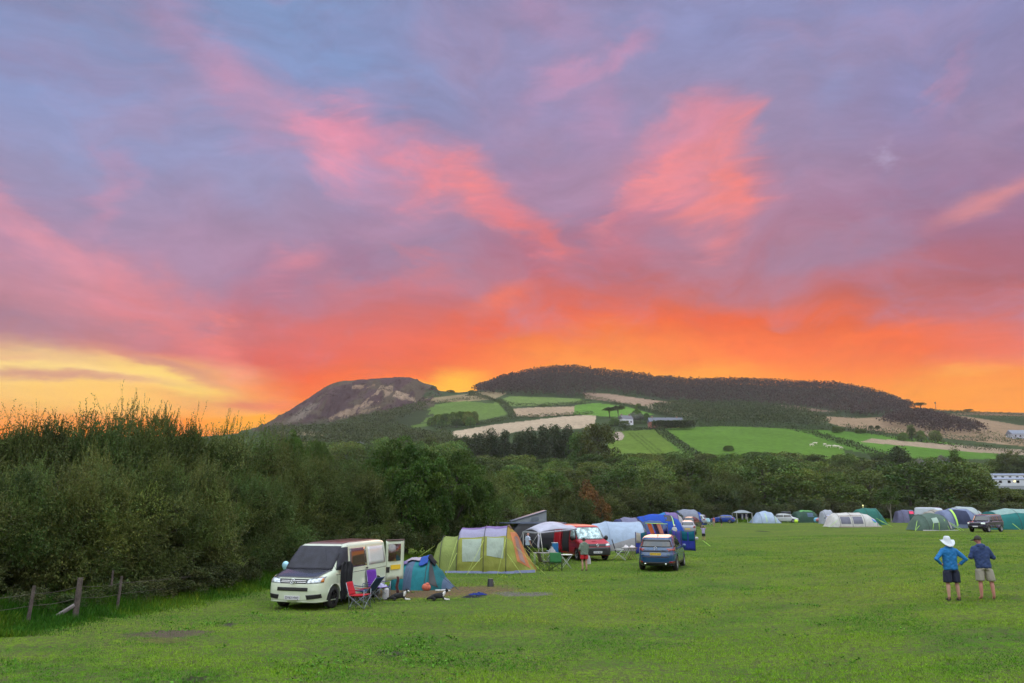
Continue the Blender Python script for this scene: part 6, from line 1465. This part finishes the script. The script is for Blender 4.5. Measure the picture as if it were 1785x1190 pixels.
t = thing('parked_van', 'pale high van roof showing behind the sage green tent', 'van', tuple(GY(1633, 112)), rad(-60))
o = van_body().mesh().build('body', paint('van_pale', (.42, .48, .55)), t); o.scale = (1, 1, 1.30)
for x in (-1.5, 1.45):
    for sg in (1, -1): wheel(t, x, sg * .84, .35, .22, RIMS, sg)
tun('tunnel_tent', 'cream-edged tent immediately right of the sage green tent', 1672, 921, 0, hl(3.6, 2.1, 1.6, .5), [fab('stone_canvas', (.36, .34, .30))] * 3, (-.8, .8), dy=4)
def gb(t, q):
    MB().grid(q.quad([(-.9, .05), (.6, .05), (.6, .34), (-.9, .36)], .03)).build('door', fab('navy_door', (.04, .05, .11)), t); MB().grid(q.quad([(-1.08, .03), (-.92, .03), (-.9, .40), (-1.1, .40)], .04)).build('trim', GUYG, t)
tun('tunnel_tent', 'blue-grey tent with dark doorway left of the boxy dark vehicle', 1697, 921, 0, hl(5.2, 2.2, 1.8), [fab('blue_grey_canvas', (.20, .24, .38))] * 3, (-1.2, 1.3), gb, dy=3)
TLB = fab('big_teal_canvas', (.02, .19, .19)); PTR = fab('pale_teal_roof', (.30, .44, .42))
def bt(t, q):
    MB().grid(q.panel(-3.6, 4.6, .27, .62, .02, 24)).build('roof_panel', PTR, t); MB().grid(q.quad([(1.0, .05), (4.4, .05), (4.4, .24), (.6, .25)], .03)).build('window', fab('mauve_grey_window', (.24, .25, .33), .4, .3), t)
    guys(t, [((-1.0, -1.9, .9), (-.4, -3.2, 0)), ((-2.2, -1.9, .9), (-1.9, -3.1, 0))], GUYG, .025)
    MB().grid(q.quad([(-.5, .08), (-.3, .08), (-.3, .15), (-.5, .15)], .04)).build('label_patch', mat('label_white', (.5, .5, .55)), t)
tun('tunnel_tent', 'long teal tent with pale roof at the right edge of the photo', 1806, 923, -1, [(-4.4,1.5,.05,2,0),(-3.4,2.2,2.0,2.3,0),(-1.2,2.4,2.35,2.4,0),(1.2,2.4,2.25,2.4,0),(3.2,2.3,2.1,2.4,0),(5.2,2.2,2.0,2.3,0)], [TLB] * 5, (-3.4, -1.2, 1.2, 3.2), bt, dy=2.6, wr=.015, sc=.92)
tun('dome_tent', 'pale arched tent roof behind the boxy dark vehicle', 1722, 917, 0, hl(5.4, 2.5, 2.0), [fab('roof_white', (.42, .48, .50))] * 3, (-1.2, 1.2), dy=5)
# small odd things
g = G(1388, 910); mb = MB(); mb.ell((0, 0, .32), (.33, .33, .32)); tag(mb.build('beach_ball', mat('lime_ball', (.50, .75, .03)), None, g), 'lime yellow ball on the grass below the lime-roofed tent', 'ball')
g = GY(1511, 116); mb = MB(); mb.tube([(0, 0, 0), (0, 0, 2.75)], .02, 5); mb.ell((0, 0, 2.85), (.12, .12, .12)); tag(mb.build('tent_lantern', mat('lantern_yellow', (.8, .75, .3), emit=(1, .9, .4, .6)), None, g), 'small yellow lantern ball on a pole above the cream tent', 'lantern')
for (u, v, c, lab) in ((1233, 913, (.04, .12, .42), 'blue folding chair beside the far blue tent'), (1238, 915, (.35, .55, .62), 'pale turquoise chair beside the far blue tent')):
    m_ = fab('chair_%d' % u, c); camp_chair('camp_chair', lab, u, v, -60, m_, m_, FRW, .9, .6, .2, 'chairs by the far blue tent', sc=1.2)
# --- fence along the hedge
fm = mat('weathered_wood', (.11, .085, .075), rough=.9, var=.5, vscale=9, bump=.8)
def fpost(u, vt, Y, r, lean, lab, brace=None):
    b = GY(u, Y); h = at(u, vt, Y).z - b.z; t = thing('fence_post', lab, 'fence post', tuple(b), 0, 'old posts of the fence under the hedge')
    MB().tube([(0, 0, -.1), (lean * .5, 0, h * .5), (lean, 0, h)], [r * 1.08, r, r * .94], 9, smooth=False).build('post', fm, t)
    if brace: MB().tube([(-.02, -.05, h * .36), (brace, -.12, .05)], .055, 6, smooth=False).build('brace', mat('pale_wood', (.25, .22, .22), rough=.9, var=.4), t)
    return Vector((b.x + lean * .8, b.y, b.z + h * .8))
fp = [fpost(66, 1021, 20.6, .045, .05, 'thin leaning fence post nearest the left edge'), fpost(146, 1007, 21.6, .075, .02, 'thick square-cut fence post with a fallen brace', -.55), fpost(216, 1004, 23.2, .04, .04, 'short thin grey fence post right of the thick one'), fpost(202, 994, 24.2, .03, 0, 'thin stake just behind the short grey post'), fpost(432, 983, 31.0, .055, .0, 'thin fence post in the grass left of the white van'), fpost(-60, 1030, 19.2, .06, 0, 'fence post outside the left edge')]
wire = MB(); b0 = fp[5]
for p_, q_ in ((fp[5], fp[0]), (fp[0], fp[1]), (fp[1], fp[2]), (fp[2], fp[4])):
    for dz in (0, -.3):
        wire.tube([p_.lerp(q_, i / 8) - b0 + Vector((0, .05, dz - .05 * math.sin(math.pi * i / 8))) for i in range(9)], .006, 4)
tag(wire.build('fence_wire', mat('rusty_wire', (.10, .08, .07), rough=.7), None, b0), 'slack wire strung along the old posts under the hedge', 'fence wire')
# --- far buildings, mast, cattle
def house(name, label, u, v, L, W_, H, rz, wall, roofc, chim=True, wins=3, cat='house'):
    b = T(u, v); t = thing(name, label, cat, (b.x, b.y, b.z - .4), rad(rz)); wm_ = mat('wall_' + name + str(u), wall, rough=.8, var=.15); rm = mat('roof_' + name + str(u), roofc, rough=.7, var=.3)
    MB().box((0, 0, H / 2), (L, W_, H)).build('wall', wm_, t)
    mb = MB(); r = H + W_ * .42; e = .3; mb.add([(-L/2-e, -W_/2-e, H-.1), (L/2+e, -W_/2-e, H-.1), (L/2+e, W_/2+e, H-.1), (-L/2-e, W_/2+e, H-.1), (-L/2-e, 0, r), (L/2+e, 0, r)], [(0,1,5,4), (2,3,4,5), (0,4,3), (1,2,5), (3,2,1,0)]); rf = mb.build('roof', rm, t)
    if chim:
        for x in (-L * .4, L * .35): MB().box((x, 0, r), (.8, .8, 1.6)).build('chimney', mat('chimney_brick', (.25, .14, .10)), rf)
    for k in range(wins): MB().box((-L / 2 + L * (k + .7) / (wins + .4), -W_ / 2 - .02, H * .55), (1.0, .08, 1.3)).build('window', GLASS, t)
house('farmhouse', 'white farmhouse among the dark trees on the far rise', 1091, 741, 8, 6, 4.6, 20, (.7, .7, .75), (.14, .13, .16), True, 3)
house('barn', 'long grey-roofed brick farm building behind the clipped hedge', 1160, 745, 21, 7, 3.8, 0, (.30, .12, .08), (.11, .12, .16), True, 4, 'barn')
house('cottage', 'pale cottage at the right edge of the far slope', 1774, 764, 12, 7, 3.6, 0, (.42, .44, .52), (.2, .22, .28), False, 3)
for (u, v, L, lab) in ((1757, 838, 13, 'white static caravan, upper one, above the trees at the right edge'), (1755, 847, 14, 'white static caravan, lower one, above the trees at the right edge'), (1783, 835, 9, 'grey-roofed static caravan at the very right edge')):
    p = T(u, 851 if v > 840 else 842); t = thing('static_caravan', lab, 'static caravan', tuple(p + Vector((0, 0, .5))), rad(-4), 'static caravans beyond the trees')
    MB().box((0, 0, 1.3), (L, 3.6, 2.2), bev=.1).build('body', mat('caravan_white', (.62, .64, .70), rough=.5), t)
    mb = MB(); mb.add([(-L/2-.2, -2, 2.4), (L/2+.2, -2, 2.4), (L/2+.2, 2, 2.4), (-L/2-.2, 2, 2.4), (-L/2-.2, 0, 2.95), (L/2+.2, 0, 2.95)], [(0,1,5,4), (2,3,4,5), (0,4,3), (1,2,5), (3,2,1,0)]); mb.build('roof', mat('caravan_roof', (.22, .25, .34)), t)
    for k in range(5): MB().box((-L / 2 + L * (k + .6) / 5.2, -1.82, 1.55), (.9, .06, .8)).build('window', GLASS, t)
    MB().box((0, -.05, -.2), (L * .98, 3.4, 1.5)).build('skirting', mat('caravan_skirt', (.3, .32, .36)), t)
    if v > 840: MB().ell((L * .12, -1.95, 1.7), (.28, .1, .22)).build('porch_lamp', mat('porch_light', (1, .8, .3), emit=(1, .75, .25, 3)), t)
b = T(1632, 717); mb = MB(); mb.tube([(0, 0, 0), (0, 0, 9)], .35, 6, r2=.15); mb.box((0, 0, 9.3), (.9, .9, 1.8)); tag(mb.build('radio_mast', mat('mast_steel', (.1, .08, .08)), None, b), 'thin radio mast on the skyline right of the long wood', 'mast')
b = T(628, 779); t = thing('shed', 'pale shed roof glimpsed left of the big oak', 'shed', tuple(b), .2)
MB().box((0, 0, 1.3), (3.6, 3, 2.6)).build('wall', mat('shed_wall', (.4, .42, .45)), t); MB().box((0, 0, 2.7), (4.0, 3.4, .25), ry=.06).build('roof', mat('shed_roof', (.55, .6, .68)), t)
# --- evening haze over the valley
mh = bpy.data.materials.new('haze'); mh.use_nodes = True; mh.node_tree.nodes.clear(); t = NT(mh.node_tree)
pv = t.n('ShaderNodeVolumePrincipled'); pv.inputs['Density'].default_value = HAZE; pv.inputs['Color'].default_value = (.86, .80, .90, 1); pv.inputs['Anisotropy'].default_value = .1
o = t.n('ShaderNodeOutputMaterial'); t.L.new(pv.outputs[0], o.inputs['Volume'])
mb = MB(); mb.box((0, 540, 118), (2900, 1260, 244)); hz = mb.build('haze', mh); tag(hz, 'thin evening haze over the valley and the far hills', kind='stuff')
# ------------------------------------------------------------------ people and dogs
SKIN = mat('skin', (.46, .25, .19), rough=.55, var=.12, vscale=6); SKIN2 = mat('skin_reddened', (.50, .22, .17), rough=.55, var=.15, vscale=6)
def skin(name, V, E, R, mats, parent=None, subs=2, root=0, loc=(0, 0, 0), smooth=True):
    me = bpy.data.meshes.new(name); me.from_pydata([tuple(v) for v in V], E, []); me.update(); o = ob(name, me, parent, loc)
    md = o.modifiers.new('k', 'SKIN'); md.use_smooth_shade = smooth; md.branch_smoothing = .6
    for i, r in enumerate(R):
        sv = me.skin_vertices[0].data[i]; sv.radius = (r, r) if not isinstance(r, tuple) else r; sv.use_root = (i == root); sv.use_loose = False
    mu = o.modifiers.new('u', 'SUBSURF'); mu.levels = subs; mu.render_levels = subs
    bpy.context.view_layer.update(); realize(o)
    for m in (mats if isinstance(mats, list) else [mats]): o.data.materials.append(m)
    return o
class Rig:
    def __init__(s): s.V = []; s.E = []; s.R = []
    def p(s, v, r, par=None):
        s.V.append(Vector(v)); s.R.append(r); i = len(s.V) - 1
        if par is not None: s.E.append((par, i))
        return i
    def chain(s, par, pts):
        for v, r in pts: par = s.p(v, r, par)
        return par
def person(label, loc, rz, h, arms, shirt, shorts, hair=None, hat=None, shoes=None, sleeve='long', short_len=.52, skinm=None, legs=None, lean=(0, 0), hood=False, loose=1., fingers=True, group=None, trousers=False, head_dir=(0, 1), bag=None, down=0.):
    """a standing figure facing local +y; arms = two lists shoulder-elbow-wrist-hand aim"""
    k = h / 1.78; t = thing('person', label, 'person', tuple(loc), rz, group, k); sm = skinm or SKIN; r = Rig()
    lx, ly = lean; hd = Vector((head_dir[0], head_dir[1], 0)).normalized()
    pel = r.p((0, 0, .94), (.155, .11)); bel = r.p((lx * .3, ly * .3, 1.08), (.145, .105), pel); ch = r.p((lx * .7, ly * .7, 1.26), (.15, .105), bel); ch2 = r.p((lx, ly, 1.40), (.105, .07), ch)
    nk = r.p((lx, ly + .005, 1.49), .060, ch2); hb = Vector((lx, ly, 0)) + hd * .02
    h1 = r.p((hb.x, hb.y, 1.555 - down * .2), (.070, .078), nk); h2 = r.p((hb.x + hd.x * .01, hb.y + hd.y * .01, 1.625 - down * .3), (.080, .100), h1); h3 = r.p((hb.x, hb.y, 1.70 - down * .3), (.062, .075), h2)
    fwd = hd; sd = Vector((hd.y, -hd.x, 0)); hc = r.V[h2]
    r.p(hc + fwd * .118 + Vector((0, 0, -.015 - down * .3)), .014, h2)
    for s_ in (1, -1): r.p(hc + sd * s_ * .088 + Vector((0, 0, -.01)), (.012, .022), h2)
    LG = legs or [((.105, 0), (.11, .02), (.115, -.01)), ((-.105, 0), (-.11, .02), (-.115, -.01))]
    LR = []
    for (hp, kn, an) in LG:
        hi = (hp[0], hp[1], .88); kne = (kn[0], kn[1], .49); ank = (an[0], an[1], .085)
        ft = (an[0] * 1.08, an[1] + .12, .03); LR.append((hi, kne, ank, ft))
        calf = tuple((kne[q] * .68 + ank[q] * .32) for q in range(3)); calf = (calf[0], calf[1] - .015, calf[2])
        e = r.chain(pel, [(hi, .092), (tuple((hi[q] + kne[q]) / 2 for q in range(3)), .078), (kne, .056), (calf, .058), (ank, .036), ((an[0] * 1.03, an[1] + .04, .05), (.038, .035)), (ft, (.036, .026)), ((ft[0], ft[1] + .06, .022), (.026, .018))])
    AR = []
    for s_, (el, wr, ha) in zip((1, -1), arms):
        sh = (s_ * .180 + lx, ly, 1.385); AR.append((sh, el, wr)); w_ = Vector(wr); d = (Vector(ha) - w_).normalized(); fa = Vector(el).lerp(w_, .45)
        e = r.chain(ch2, [((sh[0] * .9, sh[1], sh[2] - .045), .046), (Vector(sh).lerp(Vector(el), .5), .042), (el, .040), (fa, .037), (wr, .026)])
        palm = r.p(w_ + d * .05, (.030, .020), e)
        if fingers:
            up = Vector((0, 0, 1)) if abs(d.z) < .8 else Vector((0, 1, 0)); q = d.cross(up).normalized(); n_ = q.cross(d)
            for j, L in enumerate((.062, .075, .070, .055)):
                b = w_ + d * .085 + n_ * (.030 - .020 * j); b1 = r.p(b, .0095, palm); r.p(b + d * L + q * s_ * .012, .0075, r.p(b + d * L * .55, .0085, b1))
            th = w_ + d * .045 + n_ * .034; r.p(th + d * .045 + n_ * .024, .008, r.p(th, .011, palm))
        else: r.p(w_ + d * .12, (.026, .014), palm)
    skin('body', r.V, r.E, r.R, sm, t)
    # shirt: torso and sleeves a little wider than the body, fused into one surface
    mb = MB(); n = 24; L = loose; rows = []
    for z, rx, ry in ((.845, .186, .142), (.90, .190, .146), (1.0, .186, .140), (1.10, .184, .136), (1.22, .196, .138), (1.33, .212, .136), (1.40, .205, .122), (1.445, .150, .095), (1.485, .085, .078), (1.50, .070, .070)):
        f = min(1, max(0, (z - .9) / .5)); rows.append([(lx * f + rx * L * math.cos(2 * math.pi * j / n), ly * f - .005 + ry * L * math.sin(2 * math.pi * j / n) + .008 * math.sin(j * 1.9 + z * 23), z + (.012 * math.sin(j * 1.3) if z < .86 else 0)) for j in range(n)])
    mb.grid(rows, True); mb.f.append(tuple(range(n - 1, -1, -1))); mb.sm.append(True); mb.mi.append(0); mb.f.append(tuple(range(9 * n, 10 * n))); mb.sm.append(True); mb.mi.append(0)
    for (sh, el, wr) in AR:
        sh, el, wr = Vector(sh) + Vector((-.008 * math.copysign(1, sh[0]), 0, -.014)), Vector(el), Vector(wr); c0_ = sh.lerp(Vector((lx, ly, 1.36)), .35)
        if sleeve == 'long':
            e2 = el.lerp(wr, .88); mb.tube([c0_, sh, sh.lerp(el, .5), el, el.lerp(wr, .5), e2], [.070, .072 * L, .064 * L, .056 * L, .050 * L, .043], 14); mb.ell(el, (.057 * L,) * 3)
        else: mb.tube([c0_, sh, sh.lerp(el, .45), sh.lerp(el, .78)], [.070, .076, .072, .070], 14)
        mb.ell(sh, (.074, .076, .072))
    if hood:
        mb.ell((lx, ly - .10, 1.455), (.115, .062, .062), 16, 10); mb.ell((lx, ly - .125, 1.40), (.085, .04, .07), 16, 10); mb.ell((lx, ly - .02, 1.475), (.105, .095, .04), 16, 10)
    o = mb.build('hoodie' if hood else 'shirt', shirt, t); md = o.modifiers.new('r', 'REMESH'); md.mode = 'VOXEL'; md.voxel_size = .016; md.use_smooth_shade = True
    m2 = o.modifiers.new('sm', 'SMOOTH'); m2.factor = .6; m2.iterations = 4; bpy.context.view_layer.update(); realize(o)
    for v_ in o.data.vertices:
        c_p = v_.co; f_ = mnoise.noise(Vector((c_p.x * 5 + h, c_p.y * 5, c_p.z * 13 + c_p.x * 7))) + .6 * mnoise.noise(Vector((c_p.x * 12, c_p.y * 9, c_p.z * 26 - c_p.x * 14)))
        v_.co = c_p + v_.normal * .013 * f_
    # shorts or trousers: two legs lofted from one waistband
    mb = MB(); n = 20
    for si, (hi, kn, an, ft) in enumerate(LR):
        s_ = 1 if si == 0 else -1; rows = []; end = .10 if trousers else short_len
        for z in np.linspace(.97, end, 12):
            if z > .84: cx, cy, rx, ry = 0, 0, .172, .132
            else:
                f = (hi[2] - z) / (hi[2] - kn[2]); a_, b_ = (hi, kn) if f <= 1 else (kn, an); f = min(f, 1) if f <= 1 else (kn[2] - z) / (kn[2] - an[2])
                cx, cy = a_[0] * (1 - f) + b_[0] * f, a_[1] * (1 - f) + b_[1] * f; rr = .108 if not trousers else .108 - .045 * (.84 - z) / .74; rx = ry = rr
                if not trousers: rx, ry = rr * 1.02, rr * 1.10
            rows.append([(cx + rx * math.cos(2 * math.pi * j / n) * (1 if z > .84 else 1), cy + ry * math.sin(2 * math.pi * j / n) + .006 * math.sin(j * 2.2 + z * 20), z) for j in range(n)])
        mb.grid(rows, True)
    mb.build('trousers' if trousers else 'shorts', shorts, t, thick=.008)
    if shoes:
        for (hi, kn, an, ft) in LR:
            q = Rig(); a = q.p((an[0] * 1.02, an[1] - .025, .045), (.044, .044)); b = q.p((an[0] * 1.05, an[1] + .06, .045), (.048, .042), a); q.p((ft[0], ft[1] + .05, .034), (.040, .030), b); q.p((an[0], an[1] - .01, .09), (.045, .045), a)
            skin('shoe', q.V, q.E, q.R, shoes, t, subs=1)
    hz = hc.z
    if hair and not hat: 
        mb = MB(); P = []
        for i in range(9):
            a = math.pi / 2 * i / 8; P.append([hc + Vector((math.cos(2 * math.pi * j / 16) * .094 * math.cos(a), math.sin(2 * math.pi * j / 16) * .108 * math.cos(a) - .012, .105 * math.sin(a) * 1.05 - (.045 if i == 0 else .0) + .01)) for j in range(16)])
        mb.grid(P, True); mb.build('hair', hair, t)
    for s_ in (1, -1):
        e_ = MB(); e_.ell(hc + fwd * .094 + sd * s_ * .032 + Vector((0, 0, .008 - down * .15)), (.009, .009, .007), 8, 6); e_.build('eye', BLACK, t)
    if hat == 'brim':
        mb = MB(); P = []
        for rr, z in ((.001, .145), (.05, .142), (.082, .12), (.100, .05), (.104, .02), (.135, .012), (.175, .0), (.205, .004)):
            P.append([hc + Vector((math.cos(a) * rr * .93, math.sin(a) * rr * 1.0, z + (rr > .12) * .028 * math.cos(2 * a) * (rr - .1) / .1 + .01 - (rr > .12) * (-.035 * math.sin(a)) - (rr > .12) * .085 * max(0, -math.sin(a)) * (rr - .1) / .1)) for a in [2 * math.pi * j / 28 for j in range(28)]])
        mb.grid(P, True); o = mb.build('sun_hat', fab('white_hat', (.66, .70, .76), .8, .1), t, thick=.006)
    if hat == 'cap':
        cm = fab('olive_cap', (.055, .05, .042), .9, .05); mb = MB(); P = []
        for i in range(8):
            a = math.pi / 2 * i / 7; P.append([hc + Vector((math.cos(2 * math.pi * j / 20) * .098 * math.cos(a), math.sin(2 * math.pi * j / 20) * .11 * math.cos(a), .115 * math.sin(a) + .012)) for j in range(20)])
        mb.grid(P, True); o = mb.build('cap', cm, t, thick=.005)
        MB().grid([[hc + fwd * (.085 + .09 * i / 4) + sd * (j / 4 - .5) * .15 * (1 - .25 * (i / 4) ** 2) + Vector((0, 0, .02 - .018 * i / 4 - .03 * (j / 4 - .5) ** 2 * 4)) for j in range(5)] for i in range(5)]).build('peak', fab('black_peak', (.012, .012, .014), .8, .05), o, thick=.005)
    return t
def two(a): return [a, tuple(tuple((-p[0], p[1], p[2])) for p in a)]
hips = two(((.40, -.10, 1.14), (.235, -.01, .985), (.15, .06, .96)))
g = G(1664, 1047)
person('man in a white sun hat, blue long-sleeved top and navy shorts, hands on hips', g, rad(-30 + 24), 1.78, hips, fab('azure_jersey', (.02, .17, .44), .8, .05), fab('navy_shorts', (.022, .026, .055), .8, .05), mat('brown_hair', (.06, .04, .03)), 'brim', mat('black_shoe', (.012, .012, .015)), 'long', .50, None,
    [((.10, 0), (.125, .03), (.135, .0)), ((-.10, 0), (-.115, .02), (-.15, -.04))], (.0, -.01), loose=1.03)
g = G(1722, 1045)
person('man in a dark cap, navy hoodie and beige shorts looking down at his hands', g, rad(-34 + 20), 1.80, two(((.29, .03, 1.13), (.15, .27, 1.16), (.04, .33, 1.19))), fab('navy_hoodie', (.035, .06, .16), .85, .05), fab('beige_shorts', (.36, .33, .28), .85, .05), None, 'cap', None, 'long', .50, SKIN2,
    [((.10, 0), (.155, .03), (.165, -.01)), ((-.10, 0), (-.12, .03), (-.14, .0))], (-.02, .03), hood=True, loose=1.06, head_dir=(-.75, .66), down=.06)
g = G(1019, 995)
T_ = person('boy in grey-green hoodie and red shorts beside the red van holding a white bag', g, rad(14), 1.60, [((.25, .02, 1.14), (.22, .10, .95), (.22, .12, .85)), ((-.26, .0, 1.14), (-.20, .20, 1.02), (-.12, .26, 1.0))], fab('sage_hoodie', (.16, .21, .17), .85, .05), fab('red_shorts', (.50, .02, .03), .8, .1), mat('black_hair', (.012, .01, .01)), None, mat('black_shoe', (.012, .012, .015)), 'long', .62, None, None, hood=True, loose=1.15)
g2 = G(1026, 994); mb = MB(); mb.grid([[(.12 * math.cos(a) * (1 - .5 * (i / 5) ** 3), .07 * math.sin(a) * (1 - .5 * (i / 5) ** 3), .30 + i * .08) for a in [2 * math.pi * j / 14 for j in range(14)]] for i in range(6)], True); mb.add([(.12 * math.cos(2 * math.pi * j / 14), .07 * math.sin(2 * math.pi * j / 14), .30) for j in range(14)], [tuple(range(13, -1, -1))]); mb.tube([(0, -.02, .68), (-.02, 0, .80), (-.04, .02, .84)], .012, 5)
tag(mb.build('carrier_bag', fab('white_plastic', (.62, .6, .62), .4, .3), None, g2), 'white carrier bag held by the boy in red shorts', 'bag')
g = GY(920, 46.5)
person('bald man in a white T-shirt standing under the white awning', g, rad(-50), 1.52, two(((.24, -.03, 1.14), (.20, .12, .92), (.18, .20, .86))), fab('white_tshirt', (.50, .56, .72), .8, .1), fab('dark_trousers', (.025, .025, .035), .8, .05), None, None, mat('black_shoe', (.012, .012, .015)), 'short', .5, SKIN2, trousers=True)
g = G(1227, 942)
person('child in a pale patterned T-shirt and black shorts with both arms raised to the head', g, rad(170), 1.28, two(((.33, .06, 1.52), (.14, .12, 1.74), (.05, .12, 1.80))), fab('pastel_tshirt', (.42, .36, .62), .8, .1), fab('black_shorts', (.012, .012, .016), .8, .05), mat('black_hair', (.012, .01, .01)), None, mat('black_shoe', (.012, .012, .015)), 'short', .52)
g = G(1245, 917)
person('tiny distant person in a coral top in front of the small bright blue car', g, rad(120), 1.45, two(((.24, 0, 1.14), (.22, .06, .9), (.22, .08, .82))), fab('coral_top', (.62, .16, .12), .8, .1), fab('beige_shorts', (.36, .33, .28), .85, .05), mat('brown_hair', (.06, .04, .03)), None, None, 'short', .5)
g = G(1258, 917)
person('tiny distant person in dark clothes leaning forward before the small bright blue car', g, rad(60), 1.5, two(((.22, .2, 1.14), (.18, .36, 1.0), (.16, .4, .95))), fab('black_top', (.012, .012, .02), .8, .1), fab('black_shorts', (.012, .012, .016), .8, .05), mat('brown_hair', (.06, .04, .03)), None, None, 'long', .5, lean=(0, .12))
g = GY(1177, 66)
person('person with white hair and white top half hidden behind the windbreak', g, rad(150), 1.5, two(((.24, 0, 1.14), (.20, .12, .98), (.15, .2, .95))), fab('white_top', (.55, .56, .62), .8, .1), fab('dark_trousers', (.025, .025, .035), .8, .05), mat('white_hair', (.6, .6, .6)), None, None, 'short', .5, trousers=True)
# --- dogs
FURB = mat('black_fur', (.010, .009, .010), rough=.85, bump=1., bscale=60); FURW = mat('white_fur', (.58, .56, .54), rough=.85, bump=.8, bscale=60)
def dog(label, loc, rz, turn=0., hd=1., sc=1.):
    sc *= .80; r = Rig(); pel = r.p((-.30, 0, .15), (.135, .145)); a = r.p((-.16, .0, .17), (.145, .150), pel); b = r.p((.02, 0, .185), (.145, .155), a); c = r.p((.15, 0, .21), (.125, .145), b)
    ty = math.sin(turn); tx = math.cos(turn); n1 = r.p((.25, .02 * ty, .27), .075, c); n2 = r.p((.30, .03 * ty, .345 * hd), .058, n1)
    h0 = Vector((.33, .04 * ty, .385 * hd)); q = r.p(h0, (.062, .060), n2); f = Vector((tx, ty, -.12)); s_ = Vector((-ty, tx, 0))
    m1 = r.p(h0 + f * .085, (.034, .034), q); m2 = r.p(h0 + f * .145, (.024, .022), m1); r.p(h0 + f * .165 + Vector((0, 0, .005)), .016, m2)
    for k in (1, -1): r.p(h0 + s_ * k * .052 + Vector((-.01, 0, .095)), .008, r.p(h0 + s_ * k * .045 + Vector((0, 0, .045)), (.022, .014), q))
    for k in (1, -1):
        r.chain(c, [((.19, k * .085, .12), .050), ((.26, k * .09, .045), .030), ((.40, k * .08, .030), .022), ((.47, k * .08, .026), (.026, .018))])
        r.chain(pel, [((-.24, k * .12, .11), .070), ((-.10, k * .15, .075), .045), ((-.24, k * .17, .035), .025), ((-.12, k * .175, .026), (.026, .018))])
    r.chain(pel, [((-.42, .02, .08), .045), ((-.46, .14, .05), .038), ((-.44, .24, .04), .018)])
    t = thing('dog', label, 'dog', tuple(loc), rz, 'black and white dogs lying by the tent', sc); o = skin('body', r.V, r.E, r.R, [FURB, FURW], t)
    for p in o.data.polygons:
        x, y, z = p.center; w_ = False
        if .185 < x < .29 and z < .36 and z > .16: w_ = True
        if x > .24 and z < .10: w_ = True
        hv = Vector((x, y, z)) - h0
        if hv.dot(f) > .075 and z > .25: w_ = True
        if y > .21 and x < -.3: w_ = True
        if w_: p.material_index = 1
    for k in (1, -1): e = MB(); e.ell(h0 + f * .05 + s_ * k * .034 + Vector((0, 0, .022)), (.008, .008, .008), 8, 6); e.build('eye', CHROME if 0 else BLACK, t)
    e = MB(); e.ell(h0 + f * .180 + Vector((0, 0, .006)), (.011, .014, .011), 8, 6); e.build('nose', BLACK, t)
    return t
dog('black and white collie lying by the purple chair, head turned towards the camera', G(695, 1046), rad(10), -1.0, .95, 1.05)
dog('black and white collie with white collar lying on the grass, looking right', G(764, 1046), rad(6), .1, 1.0, 1.02)
# --- cattle on the far slope
CW = mat('cream_hide', (.62, .55, .46), rough=.8)
def cow(u, v, rz, lab, sc=1., lie=False):
    r = Rig(); p0 = r.p((-.75, 0, 1.05), (.30, .32)); p1 = r.p((-.1, 0, 1.0), (.36, .38), p0); p2 = r.p((.55, 0, 1.08), (.30, .34), p1)
    nk = r.p((.95, 0, .95), .19, p2); hd = r.p((1.25, 0, .55), .13, nk); r.p((1.45, 0, .32), .08, hd)
    for k in (1, -1):
        r.p((1.2, k * .2, .66), .03, hd)
        r.chain(p2, [((.6, k * .2, .75), .13), ((.62, k * .2, .4), .065), ((.62, k * .2, .05), .055)])
        r.chain(p0, [((-.72, k * .2, .78), .17), ((-.62, k * .2, .52), .09), ((-.78, k * .2, .36), .06), ((-.76, k * .2, .05), .055)])
    r.chain(p0, [((-1.06, 0, 1.1), .04), ((-1.1, 0, .6), .025)])
    b = T(u, v); t = thing('cow', lab, 'cow', tuple(b), rz, 'white cattle below the hedge', sc); skin('body', r.V, r.E, r.R, CW, t, subs=1); return t
for (u, v, rz, lab) in ((1415, 778, .2, 'leftmost cream cow of the herd, the largest'), (1421, 775, 2.8, 'cream cow just right of the largest one'), (1438, 777, .5, 'cream cow first after the gap in the herd'), (1445, 780, 3.0, 'cream cow low in the middle of the herd'), (1455, 780, .1, 'cream cow right of the middle of the herd'), (1460, 781, 2.6, 'cream cow second from the right of the herd'), (1466, 783, .4, 'rightmost cream cow of the herd')):
    cow(u, v, rz, lab, 1.15)
